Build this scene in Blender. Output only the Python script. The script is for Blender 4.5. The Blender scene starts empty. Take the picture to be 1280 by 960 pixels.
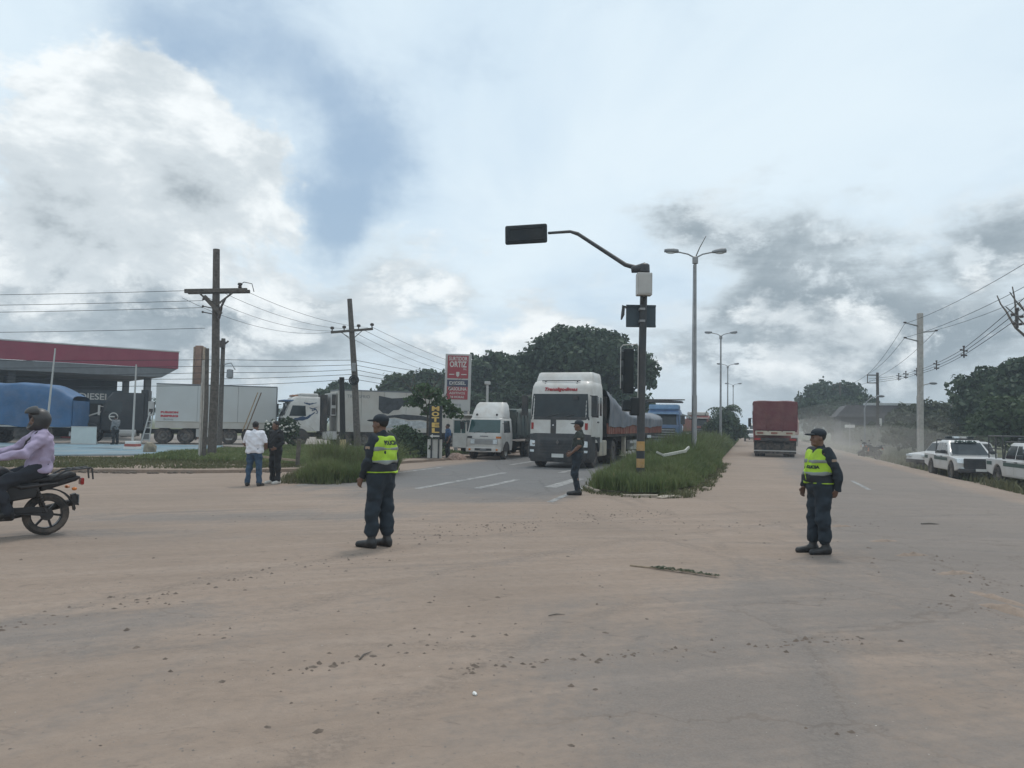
import bpy, bmesh, math, random
import numpy as np
from mathutils import Vector, Matrix, noise as mnoise
R = math.radians
random.seed(7)
rng = np.random.default_rng(7)
SC = bpy.context.scene
COL = SC.collection

# ------------------------------------------------------------------ camera
cam = bpy.data.cameras.new('camera')
cam.sensor_width = 36; cam.lens = 27.0
cam.clip_start = .05; cam.clip_end = 6000
co = bpy.data.objects.new('camera', cam); COL.objects.link(co)
PITCH = math.atan(50 / 960)
co.matrix_world = Matrix.Translation((0, 0, 1.7)) @ Matrix.Rotation(R(90) + PITCH, 4, 'X') @ Matrix.Rotation(R(1.0), 4, 'Z')
SC.camera = co
SC.view_settings.view_transform = 'Standard'
SC.view_settings.look = 'None'
SC.view_settings.exposure = 0.0
SC.view_settings.gamma = 1.0
SC.cycles.max_bounces = 6
SC.cycles.transparent_max_bounces = 8
SC.cycles.volume_bounces = 1
SC.cycles.use_denoising = True

# ------------------------------------------------------------------ node helpers
class NT:
    def __init__(s, nt): s.nt = nt
    def n(s, t, **kw):
        o = s.nt.nodes.new(t)
        for k, v in kw.items(): setattr(o, k, v)
        return o
    def put(s, sock, v):
        if v is None: return
        if hasattr(v, 'is_output'): s.nt.links.new(v, sock)
        else:
            if isinstance(v, (tuple, list)) and len(v) == 3 and sock.type == 'RGBA': v = (*v, 1)
            sock.default_value = v
    def m(s, op, a, b=None, c=None, clamp=False):
        o = s.n('ShaderNodeMath', operation=op, use_clamp=clamp)
        s.put(o.inputs[0], a); s.put(o.inputs[1], b); s.put(o.inputs[2], c)
        return o.outputs[0]
    def v(s, op, a, b=None, scale=None):
        o = s.n('ShaderNodeVectorMath', operation=op)
        s.put(o.inputs[0], a); s.put(o.inputs[1], b)
        if scale is not None: s.put(o.inputs['Scale'], scale)
        return o.outputs['Value'] if op in ('DOT_PRODUCT', 'LENGTH', 'DISTANCE') else o.outputs[0]
    def mix(s, f, a, b):
        o = s.n('ShaderNodeMix', data_type='RGBA')
        s.put(o.inputs[0], f); s.put(o.inputs[6], a); s.put(o.inputs[7], b)
        return o.outputs[2]
    def noise(s, vec, scale, detail=3, rough=.5, dist=0):
        o = s.n('ShaderNodeTexNoise')
        s.put(o.inputs['Vector'], vec); o.inputs['Scale'].default_value = scale
        o.inputs['Detail'].default_value = detail; o.inputs['Roughness'].default_value = rough
        o.inputs['Distortion'].default_value = dist
        return o.outputs[0]
    def smooth(s, x, a, b, lo=0., hi=1.):
        o = s.n('ShaderNodeMapRange', interpolation_type='SMOOTHSTEP')
        s.put(o.inputs[0], x)
        for i, q in enumerate((a, b, lo, hi)): s.put(o.inputs[i + 1], q)
        return o.outputs[0]
    def comb(s, x, y, z):
        o = s.n('ShaderNodeCombineXYZ')
        for i, q in enumerate((x, y, z)): s.put(o.inputs[i], q)
        return o.outputs[0]
    def sep(s, v):
        o = s.n('ShaderNodeSeparateXYZ'); s.put(o.inputs[0], v); return o.outputs

# ------------------------------------------------------------------ sky: world with hazy blue gaps and cloud decks
SUN_EL, SUN_AZ = R(66), R(20)          # azimuth clockwise from +Y (the way the camera looks)
wd = bpy.data.worlds.new('World'); SC.world = wd; wd.use_nodes = True
def build_sky():
    nt = wd.node_tree
    for q in list(nt.nodes): nt.nodes.remove(q)
    N = NT(nt)
    out = N.n('ShaderNodeOutputWorld'); bg = N.n('ShaderNodeBackground'); bg.inputs[1].default_value = .1
    nt.links.new(bg.outputs[0], out.inputs[0])
    sky = N.n('ShaderNodeTexSky', sky_type='NISHITA', sun_disc=False, sun_elevation=SUN_EL, sun_rotation=SUN_AZ)
    sky.air_density = 1.2; sky.dust_density = 2.5; sky.ozone_density = 1.5
    d = N.n('ShaderNodeTexCoord').outputs['Generated']
    def cnoise(vec, scale, detail, rough):
        o = N.n('ShaderNodeTexNoise'); N.put(o.inputs['Vector'], vec); o.inputs['Scale'].default_value = scale
        o.inputs['Detail'].default_value = detail; o.inputs['Roughness'].default_value = rough
        return N.v('SUBTRACT', o.outputs[1], (.5, .5, .5))
    w1 = cnoise(d, 4.5, 6, .6)
    dw = N.v('NORMALIZE', N.v('ADD', d, N.v('SCALE', w1, scale=.20)))      # ragged edges for the big shapes
    x, y, z = N.sep(d)
    zc = N.m('ADD', N.m('MAXIMUM', z, 0.0), .16)
    p = N.comb(N.m('DIVIDE', x, zc), N.m('DIVIDE', y, zc), 0)
    pv = N.comb(x, y, N.m('MULTIPLY', z, 1.7))
    ps = N.comb(x, y, N.m('MULTIPLY', z, 4.2))
    def acc(lst):
        r = None
        for c, w, a in lst:
            c = Vector(c).normalized()
            t = N.m('MULTIPLY', N.m('EXPONENT', N.m('DIVIDE', N.m('SUBTRACT', N.v('DOT_PRODUCT', dw, tuple(c)), 1.0), w)), a)
            r = t if r is None else N.m('ADD', r, t)
        return r
    el = z
    n_a = N.noise(pv, 5.0, 11, .62, .2)              # billows
    n_f = N.noise(pv, 13.0, 6, .62, .15)              # their crisp edges
    n_s = N.noise(ps, 3.8, 10, .62, .25)                # flat stratus
    n_b = N.noise(N.v('ADD', p, (3.7, 1.1, 0)), .8, 7, .55, .5)
    n_w = N.noise(N.v('MULTIPLY', N.v('ADD', p, (9.2, 4.0, 0)), (1.0, .5, 1)), 1.1, 6, .55, .6)   # thin high wisps
    cover = N.m('ADD', N.m('ADD', N.m('ADD', N.m('MULTIPLY', n_b, .45), N.m('MULTIPLY', N.m('SUBTRACT', n_a, .5), .9)), N.m('MULTIPLY', n_w, .55)), N.m('SUBTRACT', .28, acc(GAPS)))
    veil = N.smooth(cover, .10, .82, .10, 1.0)
    blue = N.mix(.65, sky.outputs[0], (3.3, 4.9, 6.7))
    veil_c = N.mix(N.smooth(n_w, .3, .7), (6.7, 8.1, 9.3), (7.9, 9.1, 9.9))
    c = N.mix(veil, blue, veil_c)
    n_up = N.noise(N.v('ADD', pv, (.025, .025, .06)), 5.0, 11, .62, .2)
    lit0 = N.m('SUBTRACT', n_a, n_up)
    # grey layered cloud low in the sky
    sd = N.m('ADD', N.m('ADD', N.m('MULTIPLY', N.m('SUBTRACT', n_s, .5), 1.9), N.m('ADD', N.m('MULTIPLY', N.m('SUBTRACT', n_a, .5), 2.4), N.m('MULTIPLY', N.m('SUBTRACT', n_f, .5), .22))), N.m('ADD', acc(STRATUS), N.smooth(el, .40, .06, 0, .42)))
    st = N.smooth(sd, -.05, .80)
    sc = N.mix(N.smooth(sd, .20, 1.15), (6.3, 7.1, 7.6), (2.9, 3.55, 4.05))
    sc = N.mix(N.smooth(lit0, .0, .13, 0, .85), sc, (7.6, 8.4, 8.9))
    c = N.mix(N.m('MULTIPLY', st, .93), c, sc)
    # cumulus: bright rims, grey bellies
    dens = N.m('ADD', N.m('ADD', N.m('MULTIPLY', N.m('SUBTRACT', n_a, .5), 2.1), N.m('MULTIPLY', N.m('SUBTRACT', n_f, .5), .6)), N.m('ADD', acc(CUMULUS), N.smooth(el, .46, .05, 0, .36)))
    cum = N.smooth(dens, .30, .62)
    lit = N.m('SUBTRACT', n_a, n_up)                   # positive where the cloud thins upward: sunlit
    gr = N.m('ADD', N.m('ADD', N.m('MULTIPLY', dens, .40), N.m('MULTIPLY', lit, -2.6)), acc(BELLY))
    gr = N.m('ADD', gr, N.m('MULTIPLY', N.m('SUBTRACT', n_f, .5), .45))
    cc = N.mix(N.smooth(gr, -.15, .45), (9.5, 10.0, 10.2), (6.6, 7.3, 7.75))
    cc = N.mix(N.smooth(gr, .40, 1.1), cc, (3.3, 3.9, 4.35))
    c = N.mix(cum, c, cc)
    c = N.mix(N.smooth(el, .09, .0, 0, .55), c, (5.2, 6.0, 6.5))
    c = N.mix(N.smooth(el, .0, -.05), c, (2.2, 1.9, 1.6))
    nt.links.new(c, bg.inputs[0])
def sky_dir(az, elv):                                  # degrees, azimuth clockwise from +Y
    return (math.sin(R(az)) * math.cos(R(elv)), math.cos(R(az)) * math.cos(R(elv)), math.sin(R(elv)))
GAPS = [(sky_dir(-12.9, 21.3), 0.00195, 0.52), (sky_dir(-19.3, 25.8), 0.00347, 0.38), (sky_dir(-26.0, 24.3), 0.00266, 0.3), (sky_dir(-13.8, 14.1), 0.00136, 0.6), (sky_dir(-10.4, 17.1), 0.00136, 0.35), (sky_dir(-33.1, 17.2), 0.00195, 0.25), (sky_dir(-5.3, 26.4), 0.00347, 0.12)]
CUMULUS = [(sky_dir(-31.5, 19.0), 0.00266, 0.5), (sky_dir(-15.0, 16.2), 0.00087, 0.3), (sky_dir(-27.6, 14.7), 0.00439, 0.4), (sky_dir(-23.4, 21.9), 0.00266, 0.3), (sky_dir(-24.0, 18.8), 0.00543, 0.65), (sky_dir(-29.1, 18.0), 0.00347, 0.5), (sky_dir(-19.0, 18.0), 0.0011, 0.35), (sky_dir(-20.4, 13.0), 0.00347, 0.35), (sky_dir(-29.3, 11.4), 0.00656, 0.45), (sky_dir(29.9, 10.3), 0.00195, 0.42), (sky_dir(18.5, 7.7), 0.00195, 0.5), (sky_dir(24.7, 6.4), 0.00136, 0.4), (sky_dir(3.5, 7.8), 0.00195, 0.3), (sky_dir(-5.0, 12.3), 0.00917, 0.25), (sky_dir(3.4, 13.6), 0.00781, 0.1), (sky_dir(25.8, 22.8), 0.0217, -0.6), (sky_dir(6.3, 24.0), 0.0287, -0.6), (sky_dir(-11.1, 19.8), 0.00136, -0.9), (sky_dir(15.1, 18.9), 0.00781, -0.5), (sky_dir(-0.4, 26.6), 0.01221, -0.4), (sky_dir(-18.7, 25.6), 0.00266, -0.5), (sky_dir(-12.7, 13.6), 0.00087, -0.6), (sky_dir(30.5, 18.2), 0.00781, -0.4)]
BELLY = [(sky_dir(-22.6, 15.7), 0.00266, 0.08), (sky_dir(-28.6, 16.6), 0.00439, -0.15), (sky_dir(-33.3, 10.9), 0.00087, 0.3), (sky_dir(-13.1, 7.9), 0.00136, 0.25), (sky_dir(-23.9, 21.4), 0.00136, -0.3), (sky_dir(-24.9, 10.4), 0.00347, -0.1), (sky_dir(-0.1, 7.7), 0.01221, 0.0), (sky_dir(18.5, 6.0), 0.00195, 0.2)]
STRATUS = [(sky_dir(10.1, 15.9), 0.00087, 0.75), (sky_dir(13.3, 15.3), 0.00096, 0.75), (sky_dir(3.5, 9.0), 0.01221, 0.25), (sky_dir(-30.4, 6.2), 0.00917, 0.75), (sky_dir(-32.8, 10.0), 0.00266, 0.45), (sky_dir(-23.8, 6.7), 0.00347, 0.4), (sky_dir(-18.1, 7.1), 0.00347, 0.45), (sky_dir(-6.1, 7.6), 0.00439, 0.35), (sky_dir(-9.7, 11.5), 0.00195, 0.2), (sky_dir(-26.8, 7.0), 0.00347, 0.35), (sky_dir(18.5, 11.6), 0.00439, 0.35), (sky_dir(33.0, 13.0), 0.00164, 0.65), (sky_dir(23.7, 12.3), 0.00781, 0.45), (sky_dir(16.8, 6.6), 0.00266, 0.45), (sky_dir(27.1, 5.2), 0.00917, 0.4), (sky_dir(20.6, 8.7), 0.00781, 0.25), (sky_dir(-14.2, 7.3), 0.00195, 0.15), (sky_dir(30.3, 7.2), 0.00781, 0.3), (sky_dir(6.3, 25.6), 0.03668, -0.8), (sky_dir(28.2, 23.3), 0.0217, -0.7), (sky_dir(-25.3, 19.6), 0.02626, -0.6), (sky_dir(-1.3, 6.5), 0.00781, -0.1), (sky_dir(-22.8, 19.5), 0.01389, -0.2)]
build_sky()
sun = bpy.data.lights.new('sun', 'SUN'); sun.energy = 1.3; sun.angle = R(10); sun.color = (1, .95, .88)
so = bpy.data.objects.new('sun', sun); COL.objects.link(so)
sd = Vector((math.sin(SUN_AZ) * math.cos(SUN_EL), math.cos(SUN_AZ) * math.cos(SUN_EL), math.sin(SUN_EL)))
so.rotation_euler = sd.to_track_quat('Z', 'Y').to_euler(); so.location = sd * 60

# ------------------------------------------------------------------ frames and mesh helpers
TH = math.atan(.31); SN, CN = math.sin(TH), math.cos(TH)
def rd(s, t, z=0.): return Vector((s * SN + t * CN, s * CN - t * SN, z))   # s along the avenue, t across it
def sm(x, a, b):
    q = min(1, max(0, (x - a) / (b - a))); return q * q * (3 - 2 * q)
def gz(x, y):                                            # ground height: the right shoulder drops away
    s = x * SN + y * CN; t = x * CN - y * SN
    return -.45 * sm(t, 6.6, 9.4) * sm(s, 14, 26) + .9 * sm(t, 13, 60) * sm(s, 20, 60)
def link(o, parent=None):
    COL.objects.link(o); o.parent = parent; return o
def tag(o, label=None, cat=None, group=None, kind=None):
    if label: o['label'] = label
    if cat: o['category'] = cat
    if group: o['group'] = group
    if kind: o['kind'] = kind
    return o
def thing(name, label, cat, loc=(0, 0, 0), yaw=0, group=None):
    o = bpy.data.objects.new(name, None); o.empty_display_size = .3; link(o)
    o.location = loc; o.rotation_euler = (0, 0, yaw)
    return tag(o, label, cat, group)
def copy_tree(o, parent=None):
    c = o.copy(); link(c, parent)
    for ch in o.children: copy_tree(ch, c)
    return c
def mesh_obj(name, verts, faces, mat, parent=None, smooth=False, sharp=35):
    me = bpy.data.meshes.new(name)
    me.from_pydata(verts, [], faces); me.update()
    if mat: me.materials.append(mat)
    if smooth:
        me.polygons.foreach_set('use_smooth', [True] * len(me.polygons))
        if sharp: me.set_sharp_from_angle(angle=R(sharp))
    return link(bpy.data.objects.new(name, me), parent)
def np_mesh(name, V, F, mat, parent=None, smooth=False):   # V (n,3), F (m,k) of one k
    me = bpy.data.meshes.new(name); k = F.shape[1]
    me.vertices.add(len(V)); me.vertices.foreach_set('co', np.ascontiguousarray(V, np.float32).ravel())
    me.loops.add(F.size); me.loops.foreach_set('vertex_index', np.ascontiguousarray(F, np.int32).ravel())
    me.polygons.add(len(F)); me.polygons.foreach_set('loop_start', np.arange(0, F.size, k, dtype=np.int32))
    me.update(calc_edges=True)
    if smooth: me.polygons.foreach_set('use_smooth', np.ones(len(F), bool))
    if mat: me.materials.append(mat)
    return link(bpy.data.objects.new(name, me), parent)

class MB:
    def __init__(s): s.v = []; s.f = []; s.M = Matrix()
    def add(s, vs, fs):
        b = len(s.v); M = s.M
        s.v += [tuple(M @ Vector(q)) for q in vs]
        s.f += [tuple(i + b for i in q) for q in fs]; return s
    def box(s, x0, x1, y0, y1, z0, z1):
        return s.add([(x0,y0,z0),(x1,y0,z0),(x1,y1,z0),(x0,y1,z0),(x0,y0,z1),(x1,y0,z1),(x1,y1,z1),(x0,y1,z1)],
                     [(0,3,2,1),(4,5,6,7),(0,1,5,4),(1,2,6,5),(2,3,7,6),(3,0,4,7)])
    def bar(s, a, b, w, h=None, up=(0, 0, 1)):
        a = Vector(a); b = Vector(b); h = h or w; d = (b - a).normalized()
        u = Vector(up)
        if abs(d.dot(u)) > .97: u = Vector((1, 0, 0))
        r = d.cross(u).normalized() * w / 2; u = r.cross(d).normalized() * h / 2
        vs = [a-r-u, a+r-u, a+r+u, a-r+u, b-r-u, b+r-u, b+r+u, b-r+u]
        return s.add(vs, [(0,3,2,1),(4,5,6,7),(0,1,5,4),(1,2,6,5),(2,3,7,6),(3,0,4,7)])
    def tube(s, pts, r, n=8, cap=True):
        pts = [Vector(q) for q in pts]; rs = r if isinstance(r, (list, tuple)) else [r] * len(pts)
        vs = []; fs = []; ref = None
        for i, q in enumerate(pts):
            d = (pts[min(i + 1, len(pts) - 1)] - pts[max(i - 1, 0)]).normalized()
            if ref is None:
                ref = d.orthogonal().normalized()
            else:
                ref = ref - d * ref.dot(d)
                ref = ref.normalized() if ref.length > 1e-6 else d.orthogonal().normalized()
            w = d.cross(ref)
            for k in range(n):
                a = 2 * math.pi * k / n
                vs.append(q + (ref * math.cos(a) + w * math.sin(a)) * rs[i])
        for i in range(len(pts) - 1):
            for k in range(n):
                fs.append((i*n+k, i*n+(k+1) % n, (i+1)*n+(k+1) % n, (i+1)*n+k))
        if cap:
            fs.append(tuple(range(n))[::-1]); fs.append(tuple((len(pts)-1)*n + k for k in range(n)))
        return s.add(vs, fs)
    def prism(s, poly, y0, y1):                          # (x, z) outline pushed along y
        n = len(poly)
        vs = [(x, y0, z) for x, z in poly] + [(x, y1, z) for x, z in poly]
        fs = [tuple(range(n)), tuple(range(2*n-1, n-1, -1))]
        fs += [(i, n + i, n + (i+1) % n, (i+1) % n) for i in range(n)]
        return s.add(vs, fs)
    def slab(s, poly, z0, z1):                           # (x, y) outline pushed along z
        n = len(poly)
        vs = [(x, y, z0) for x, y in poly] + [(x, y, z1) for x, y in poly]
        return s.add(vs, [tuple(range(n))[::-1], tuple(range(n, 2*n))] + [(i, (i+1) % n, n + (i+1) % n, n + i) for i in range(n)])
    def lathe(s, prof, c=(0, 0, 0), n=24, axis='Y'):     # prof (radius, along)
        vs = []; fs = []; c = Vector(c)
        for r, h in prof:
            for k in range(n):
                a = 2 * math.pi * k / n; u, w = r * math.cos(a), r * math.sin(a)
                q = (u, h, w) if axis == 'Y' else ((u, w, h) if axis == 'Z' else (h, u, w))
                vs.append(c + Vector(q))
        for i in range(len(prof) - 1):
            for k in range(n):
                fs.append((i*n+k, i*n+(k+1) % n, (i+1)*n+(k+1) % n, (i+1)*n+k))
        return s.add(vs, fs)
    def ball(s, c, r, n=12, m=8):
        c = Vector(c); r = Vector(r) if not isinstance(r, (int, float)) else Vector((r, r, r))
        vs = [c + Vector((0, 0, r.z))]; fs = []
        for i in range(1, m):
            a = math.pi * i / m
            for k in range(n):
                b = 2 * math.pi * k / n
                vs.append(c + Vector((r.x*math.sin(a)*math.cos(b), r.y*math.sin(a)*math.sin(b), r.z*math.cos(a))))
        vs.append(c - Vector((0, 0, r.z)))
        for k in range(n):
            fs.append((0, 1 + k, 1 + (k+1) % n)); fs.append((len(vs)-1, 1+(m-2)*n+(k+1) % n, 1+(m-2)*n+k))
        for i in range(m - 2):
            for k in range(n):
                fs.append((1+i*n+k, 1+(i+1)*n+k, 1+(i+1)*n+(k+1) % n, 1+i*n+(k+1) % n))
        return s.add(vs, fs)
    def grid(s, fn, nu, nv, depth=.02):                  # fn(u, v, off); a patch with a skirt going inward
        vs = []; fs = []
        for j in range(nv + 1):
            for i in range(nu + 1): vs.append(Vector(fn(i / nu, j / nv, 0.)))
        w = nu + 1
        for j in range(nv):
            for i in range(nu): fs.append((j*w+i, j*w+i+1, (j+1)*w+i+1, (j+1)*w+i))
        edge = [(i, 0) for i in range(nu)] + [(nu, j) for j in range(nv)] + [(i, nv) for i in range(nu, 0, -1)] + [(0, j) for j in range(nv, 0, -1)]
        b = len(vs)
        for i, j in edge: vs.append(Vector(fn(i / nu, j / nv, -depth)))
        m = len(edge)
        for k in range(m):
            (i, j), (i2, j2) = edge[k], edge[(k+1) % m]
            fs.append((j*w+i, b+k, b+(k+1) % m, j2*w+i2))
        return s.add(vs, fs)
    def build(s, name, mat, parent=None, smooth=False, bevel=0, seg=2, label=None, kind=None):
        o = mesh_obj(name, s.v, s.f, mat, parent, smooth)
        bm = bmesh.new(); bm.from_mesh(o.data); bmesh.ops.recalc_face_normals(bm, faces=bm.faces); bm.to_mesh(o.data); bm.free()
        if bevel:
            md = o.modifiers.new('bevel', 'BEVEL'); md.width = bevel; md.segments = seg; md.limit_method = 'ANGLE'; md.angle_limit = R(40)
            md.harden_normals = False
        return tag(o, label, kind=kind)

# ------------------------------------------------------------------ materials
MATS = {}
DUSTC = (.36, .28, .215)
def mat(name, col, rough=.6, metal=0., var=.14, scale=3., bump=0., bscale=40., dust=0., dscale=1.6, spec=.5, coat=0.):
    if name in MATS: return MATS[name]
    m = bpy.data.materials.new(name); m.use_nodes = True
    N = NT(m.node_tree); b = m.node_tree.nodes['Principled BSDF']
    o = N.n('ShaderNodeTexCoord').outputs['Object']
    n1 = N.noise(o, scale, 5, .6)
    c = N.mix(N.smooth(n1, .25, .75), tuple(q * (1 - var) for q in col), tuple(min(1, q * (1 + var)) for q in col))
    rg = rough
    if dust:
        n2 = N.noise(o, dscale, 6, .65, .4)
        f = N.m('MULTIPLY', N.smooth(n2, .32, .72), dust)
        c = N.mix(f, c, DUSTC)
        rg = N.m('ADD', rough, N.m('MULTIPLY', f, .5 * (1 - rough)))
    N.put(b.inputs['Base Color'], c); N.put(b.inputs['Roughness'], rg)
    b.inputs['Metallic'].default_value = metal; b.inputs['Specular IOR Level'].default_value = spec
    if coat: b.inputs['Coat Weight'].default_value = coat
    if bump:
        bp = N.n('ShaderNodeBump'); bp.inputs['Strength'].default_value = 1; bp.inputs['Distance'].default_value = bump
        m.node_tree.links.new(N.noise(o, bscale, 4, .6), bp.inputs['Height'])
        m.node_tree.links.new(bp.outputs[0], b.inputs['Normal'])
    MATS[name] = m
    return m
def emit(name, col, st):
    m = bpy.data.materials.new(name); m.use_nodes = True; b = m.node_tree.nodes['Principled BSDF']
    b.inputs['Base Color'].default_value = (*col, 1); b.inputs['Emission Color'].default_value = (*col, 1); b.inputs['Emission Strength'].default_value = st
    return m

# ---------------------------------------------------------------- ground: dusty earth and worn asphalt
def blobs(N, x, y, lst, wob):
    r = None
    for cx, cy, rx, ry, ang, a in lst:
        c, s_ = math.cos(R(ang)), math.sin(R(ang))
        dx = N.m('SUBTRACT', x, cx); dy = N.m('SUBTRACT', y, cy)
        u = N.m('DIVIDE', N.m('ADD', N.m('MULTIPLY', dx, c), N.m('MULTIPLY', dy, s_)), rx)
        w = N.m('DIVIDE', N.m('SUBTRACT', N.m('MULTIPLY', dy, c), N.m('MULTIPLY', dx, s_)), ry)
        q = N.m('ADD', N.m('MULTIPLY', u, u), N.m('MULTIPLY', w, w))
        t = N.m('MULTIPLY', N.m('EXPONENT', N.m('MULTIPLY', q, -1.)), a)
        r = t if r is None else N.m('ADD', r, t)
    return r
def ground_mat(name, kind):
    m = bpy.data.materials.new(name); m.use_nodes = True
    N = NT(m.node_tree); b = m.node_tree.nodes['Principled BSDF']
    pos = N.n('ShaderNodeNewGeometry').outputs['Position']
    x, y, z = N.sep(pos)
    s = N.v('DOT_PRODUCT', pos, (SN, CN, 0)); t = N.v('DOT_PRODUCT', pos, (CN, -SN, 0))
    big = N.noise(pos, .22, 4, .55); mid = N.noise(pos, 1.1, 5, .6, .3); fine = N.noise(pos, 9, 6, .65); grit = N.noise(pos, 70, 3, .6)
    st = N.comb(N.m('MULTIPLY', s, .12), t, 0)
    streak = N.noise(st, 1.6, 5, .6, .25)                   # wheel-swept streaks along the avenue
    jx = N.m('ADD', N.m('MULTIPLY', x, .90), N.m('MULTIPLY', y, .43)); jy = N.m('SUBTRACT', N.m('MULTIPLY', y, .90), N.m('MULTIPLY', x, .43))
    bend = N.m('MULTIPLY', N.m('MULTIPLY', jx, jx), .018)
    sweep = N.noise(N.comb(N.m('MULTIPLY', jx, .22), N.m('MULTIPLY', N.m('ADD', jy, bend), 2.6), 0), 1.0, 7, .62, .35)
    sweep2 = N.noise(N.comb(N.m('MULTIPLY', jx, .5), N.m('MULTIPLY', N.m('SUBTRACT', jy, bend), 9.0), 4), 1.0, 5, .65, .5)
    sand = N.mix(mid, SAND_A, SAND_B)
    patch = N.smooth(N.noise(pos, .45, 4, .6, .6), .42, .62)
    sand = N.mix(N.smooth(sweep, .45, .68, 0, .6), sand, (.355, .278, .225))
    sand = N.mix(N.m('MULTIPLY', patch, N.smooth(sweep, .50, .30, 0, .55)), sand, (.20, .155, .125))
    trk = None
    for cx, cy, rad, wdt in TRACKS:
        q = N.m('DIVIDE', N.m('SUBTRACT', N.v('DISTANCE', pos, (cx, cy, 0)), N.m('ADD', rad, N.m('MULTIPLY', N.m('SUBTRACT', big, .5), .5))), wdt)
        q = N.m('EXPONENT', N.m('MULTIPLY', N.m('MULTIPLY', q, q), N.m('MULTIPLY', N.m('MULTIPLY', q, q), -1.)))
        trk = q if trk is None else N.m('MAXIMUM', trk, q)
    trk = N.m('MULTIPLY', trk, N.smooth(N.noise(pos, .8, 5, .7, .5), .38, .60))
    sand = N.mix(N.m('MULTIPLY', trk, .55), sand, N.mix(N.smooth(N.noise(pos, 22, 3, .6), .4, .6), (.17, .135, .112), (.28, .222, .18)))
    crumbs = N.smooth(N.noise(pos, 14, 5, .75, .4), .56, .68)
    sand = N.mix(N.m('MULTIPLY', N.m('MULTIPLY', patch, crumbs), N.smooth(sweep2, .50, .66, 0, .85)), sand, (.12, .092, .074))
    sand = N.mix(N.smooth(fine, .35, .75, 0, .5), sand, SAND_C)
    sand = N.mix(N.smooth(grit, .62, .78, 0, .35), sand, (.20, .155, .12))
    sand = N.mix(N.smooth(big, .4, .7, 0, .5), sand, SAND_C)
    stain = N.noise(N.v('MULTIPLY', pos, (1, 1.6, 1)), 2.6, 7, .7, 1.2)
    sand = N.mix(N.smooth(stain, .58, .72, 0, .6), sand, (.155, .122, .10))
    sand = N.mix(N.smooth(N.noise(pos, 28, 4, .7), .60, .75, 0, .55), sand, (.15, .118, .098))
    h = N.m('ADD', N.m('MULTIPLY', fine, .017), N.m('ADD', N.m('MULTIPLY', grit, .006), N.m('ADD', N.m('MULTIPLY', mid, .03), N.m('ADD', N.m('MULTIPLY', sweep2, .012), N.m('MULTIPLY', trk, -.012)))))
    if kind == 'road':
        asp = N.mix(mid, ASPH_A, ASPH_B)
        asp = N.mix(N.smooth(grit, .35, .7), asp, N.mix(.5, asp, (.24, .235, .23)))
        asp = N.mix(N.smooth(stain, .58, .7, 0, .5), asp, (.085, .083, .085))
        crk = N.n('ShaderNodeTexVoronoi', feature='DISTANCE_TO_EDGE')
        N.put(crk.inputs['Vector'], N.v('ADD', pos, N.comb(N.m('MULTIPLY', fine, .5), N.m('MULTIPLY', mid, 1.4), 0))); crk.inputs['Scale'].default_value = .33
        asp = N.mix(N.smooth(crk.outputs[0], .009, .002, 0, .5), asp, (.05, .05, .05))
        # how much asphalt shows through the dust
        bare = blobs(N, x, y, BARE, None)
        lane_l = N.m('MULTIPLY', N.m('MULTIPLY', N.smooth(t, -12.3, -10.8), N.smooth(t, -3.7, -4.8)), N.smooth(s, 13.5, 21))
        lane_r = N.m('MULTIPLY', N.m('MULTIPLY', N.smooth(t, .6, 2.6), N.smooth(t, 6.9, 5.4)), N.smooth(s, 5, 14, .25, .95))
        k = N.m('ADD', N.m('ADD', bare, N.m('MULTIPLY', lane_l, 1.0)), lane_r)
        k = N.m('ADD', k, N.m('ADD', N.m('MULTIPLY', N.m('SUBTRACT', mid, .5), .9), N.m('ADD', N.m('MULTIPLY', N.m('SUBTRACT', streak, .5), 1.0), N.m('MULTIPLY', N.m('SUBTRACT', sweep, .5), -.8))))
        k = N.m('ADD', k, N.m('ADD', N.m('MULTIPLY', N.m('SUBTRACT', fine, .5), .5), N.m('MULTIPLY', N.m('SUBTRACT', grit, .5), .35)))
        k = N.m('MULTIPLY', N.smooth(k, .10, .85), N.m('ADD', .50, N.m('MULTIPLY', lane_l, .44)))
        ed = N.m('MULTIPLY', N.m('MULTIPLY', N.smooth(t, -13.4, -12.0), N.smooth(t, 6.9, 6.2)), 1.0)
        k = N.m('MULTIPLY', k, ed)
        col = N.mix(k, sand, asp)
        h = N.m('MULTIPLY', h, N.m('SUBTRACT', 1.0, N.m('MULTIPLY', k, .6)))
    else: col = sand
    if kind == 'earth':
        # weeds and dry grass take over away from the traffic
        g = N.smooth(N.m('ADD', N.m('MULTIPLY', N.m('SUBTRACT', mid, .5), 3.0), t), 8.6, 11.0)
        g2 = N.smooth(N.m('ADD', N.m('MULTIPLY', N.m('SUBTRACT', mid, .5), 3.0), t), -40.5, -46)
        g = N.m('MAXIMUM', g, N.m('MULTIPLY', g2, 1.0))
        green = N.mix(fine, (.06, .075, .03), (.16, .15, .075))
        col = N.mix(g, sand, green)
    bp = N.n('ShaderNodeBump'); bp.inputs['Strength'].default_value = .9; bp.inputs['Distance'].default_value = 1.0
    m.node_tree.links.new(h, bp.inputs['Height']); m.node_tree.links.new(bp.outputs[0], b.inputs['Normal'])
    N.put(b.inputs['Base Color'], col); b.inputs['Roughness'].default_value = .92; b.inputs['Specular IOR Level'].default_value = .2
    return m
SAND_A, SAND_B, SAND_C = (.272, .206, .160), (.326, .250, .199), (.213, .170, .139)
ASPH_A, ASPH_B = (.105, .104, .104), (.155, .150, .146)
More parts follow.
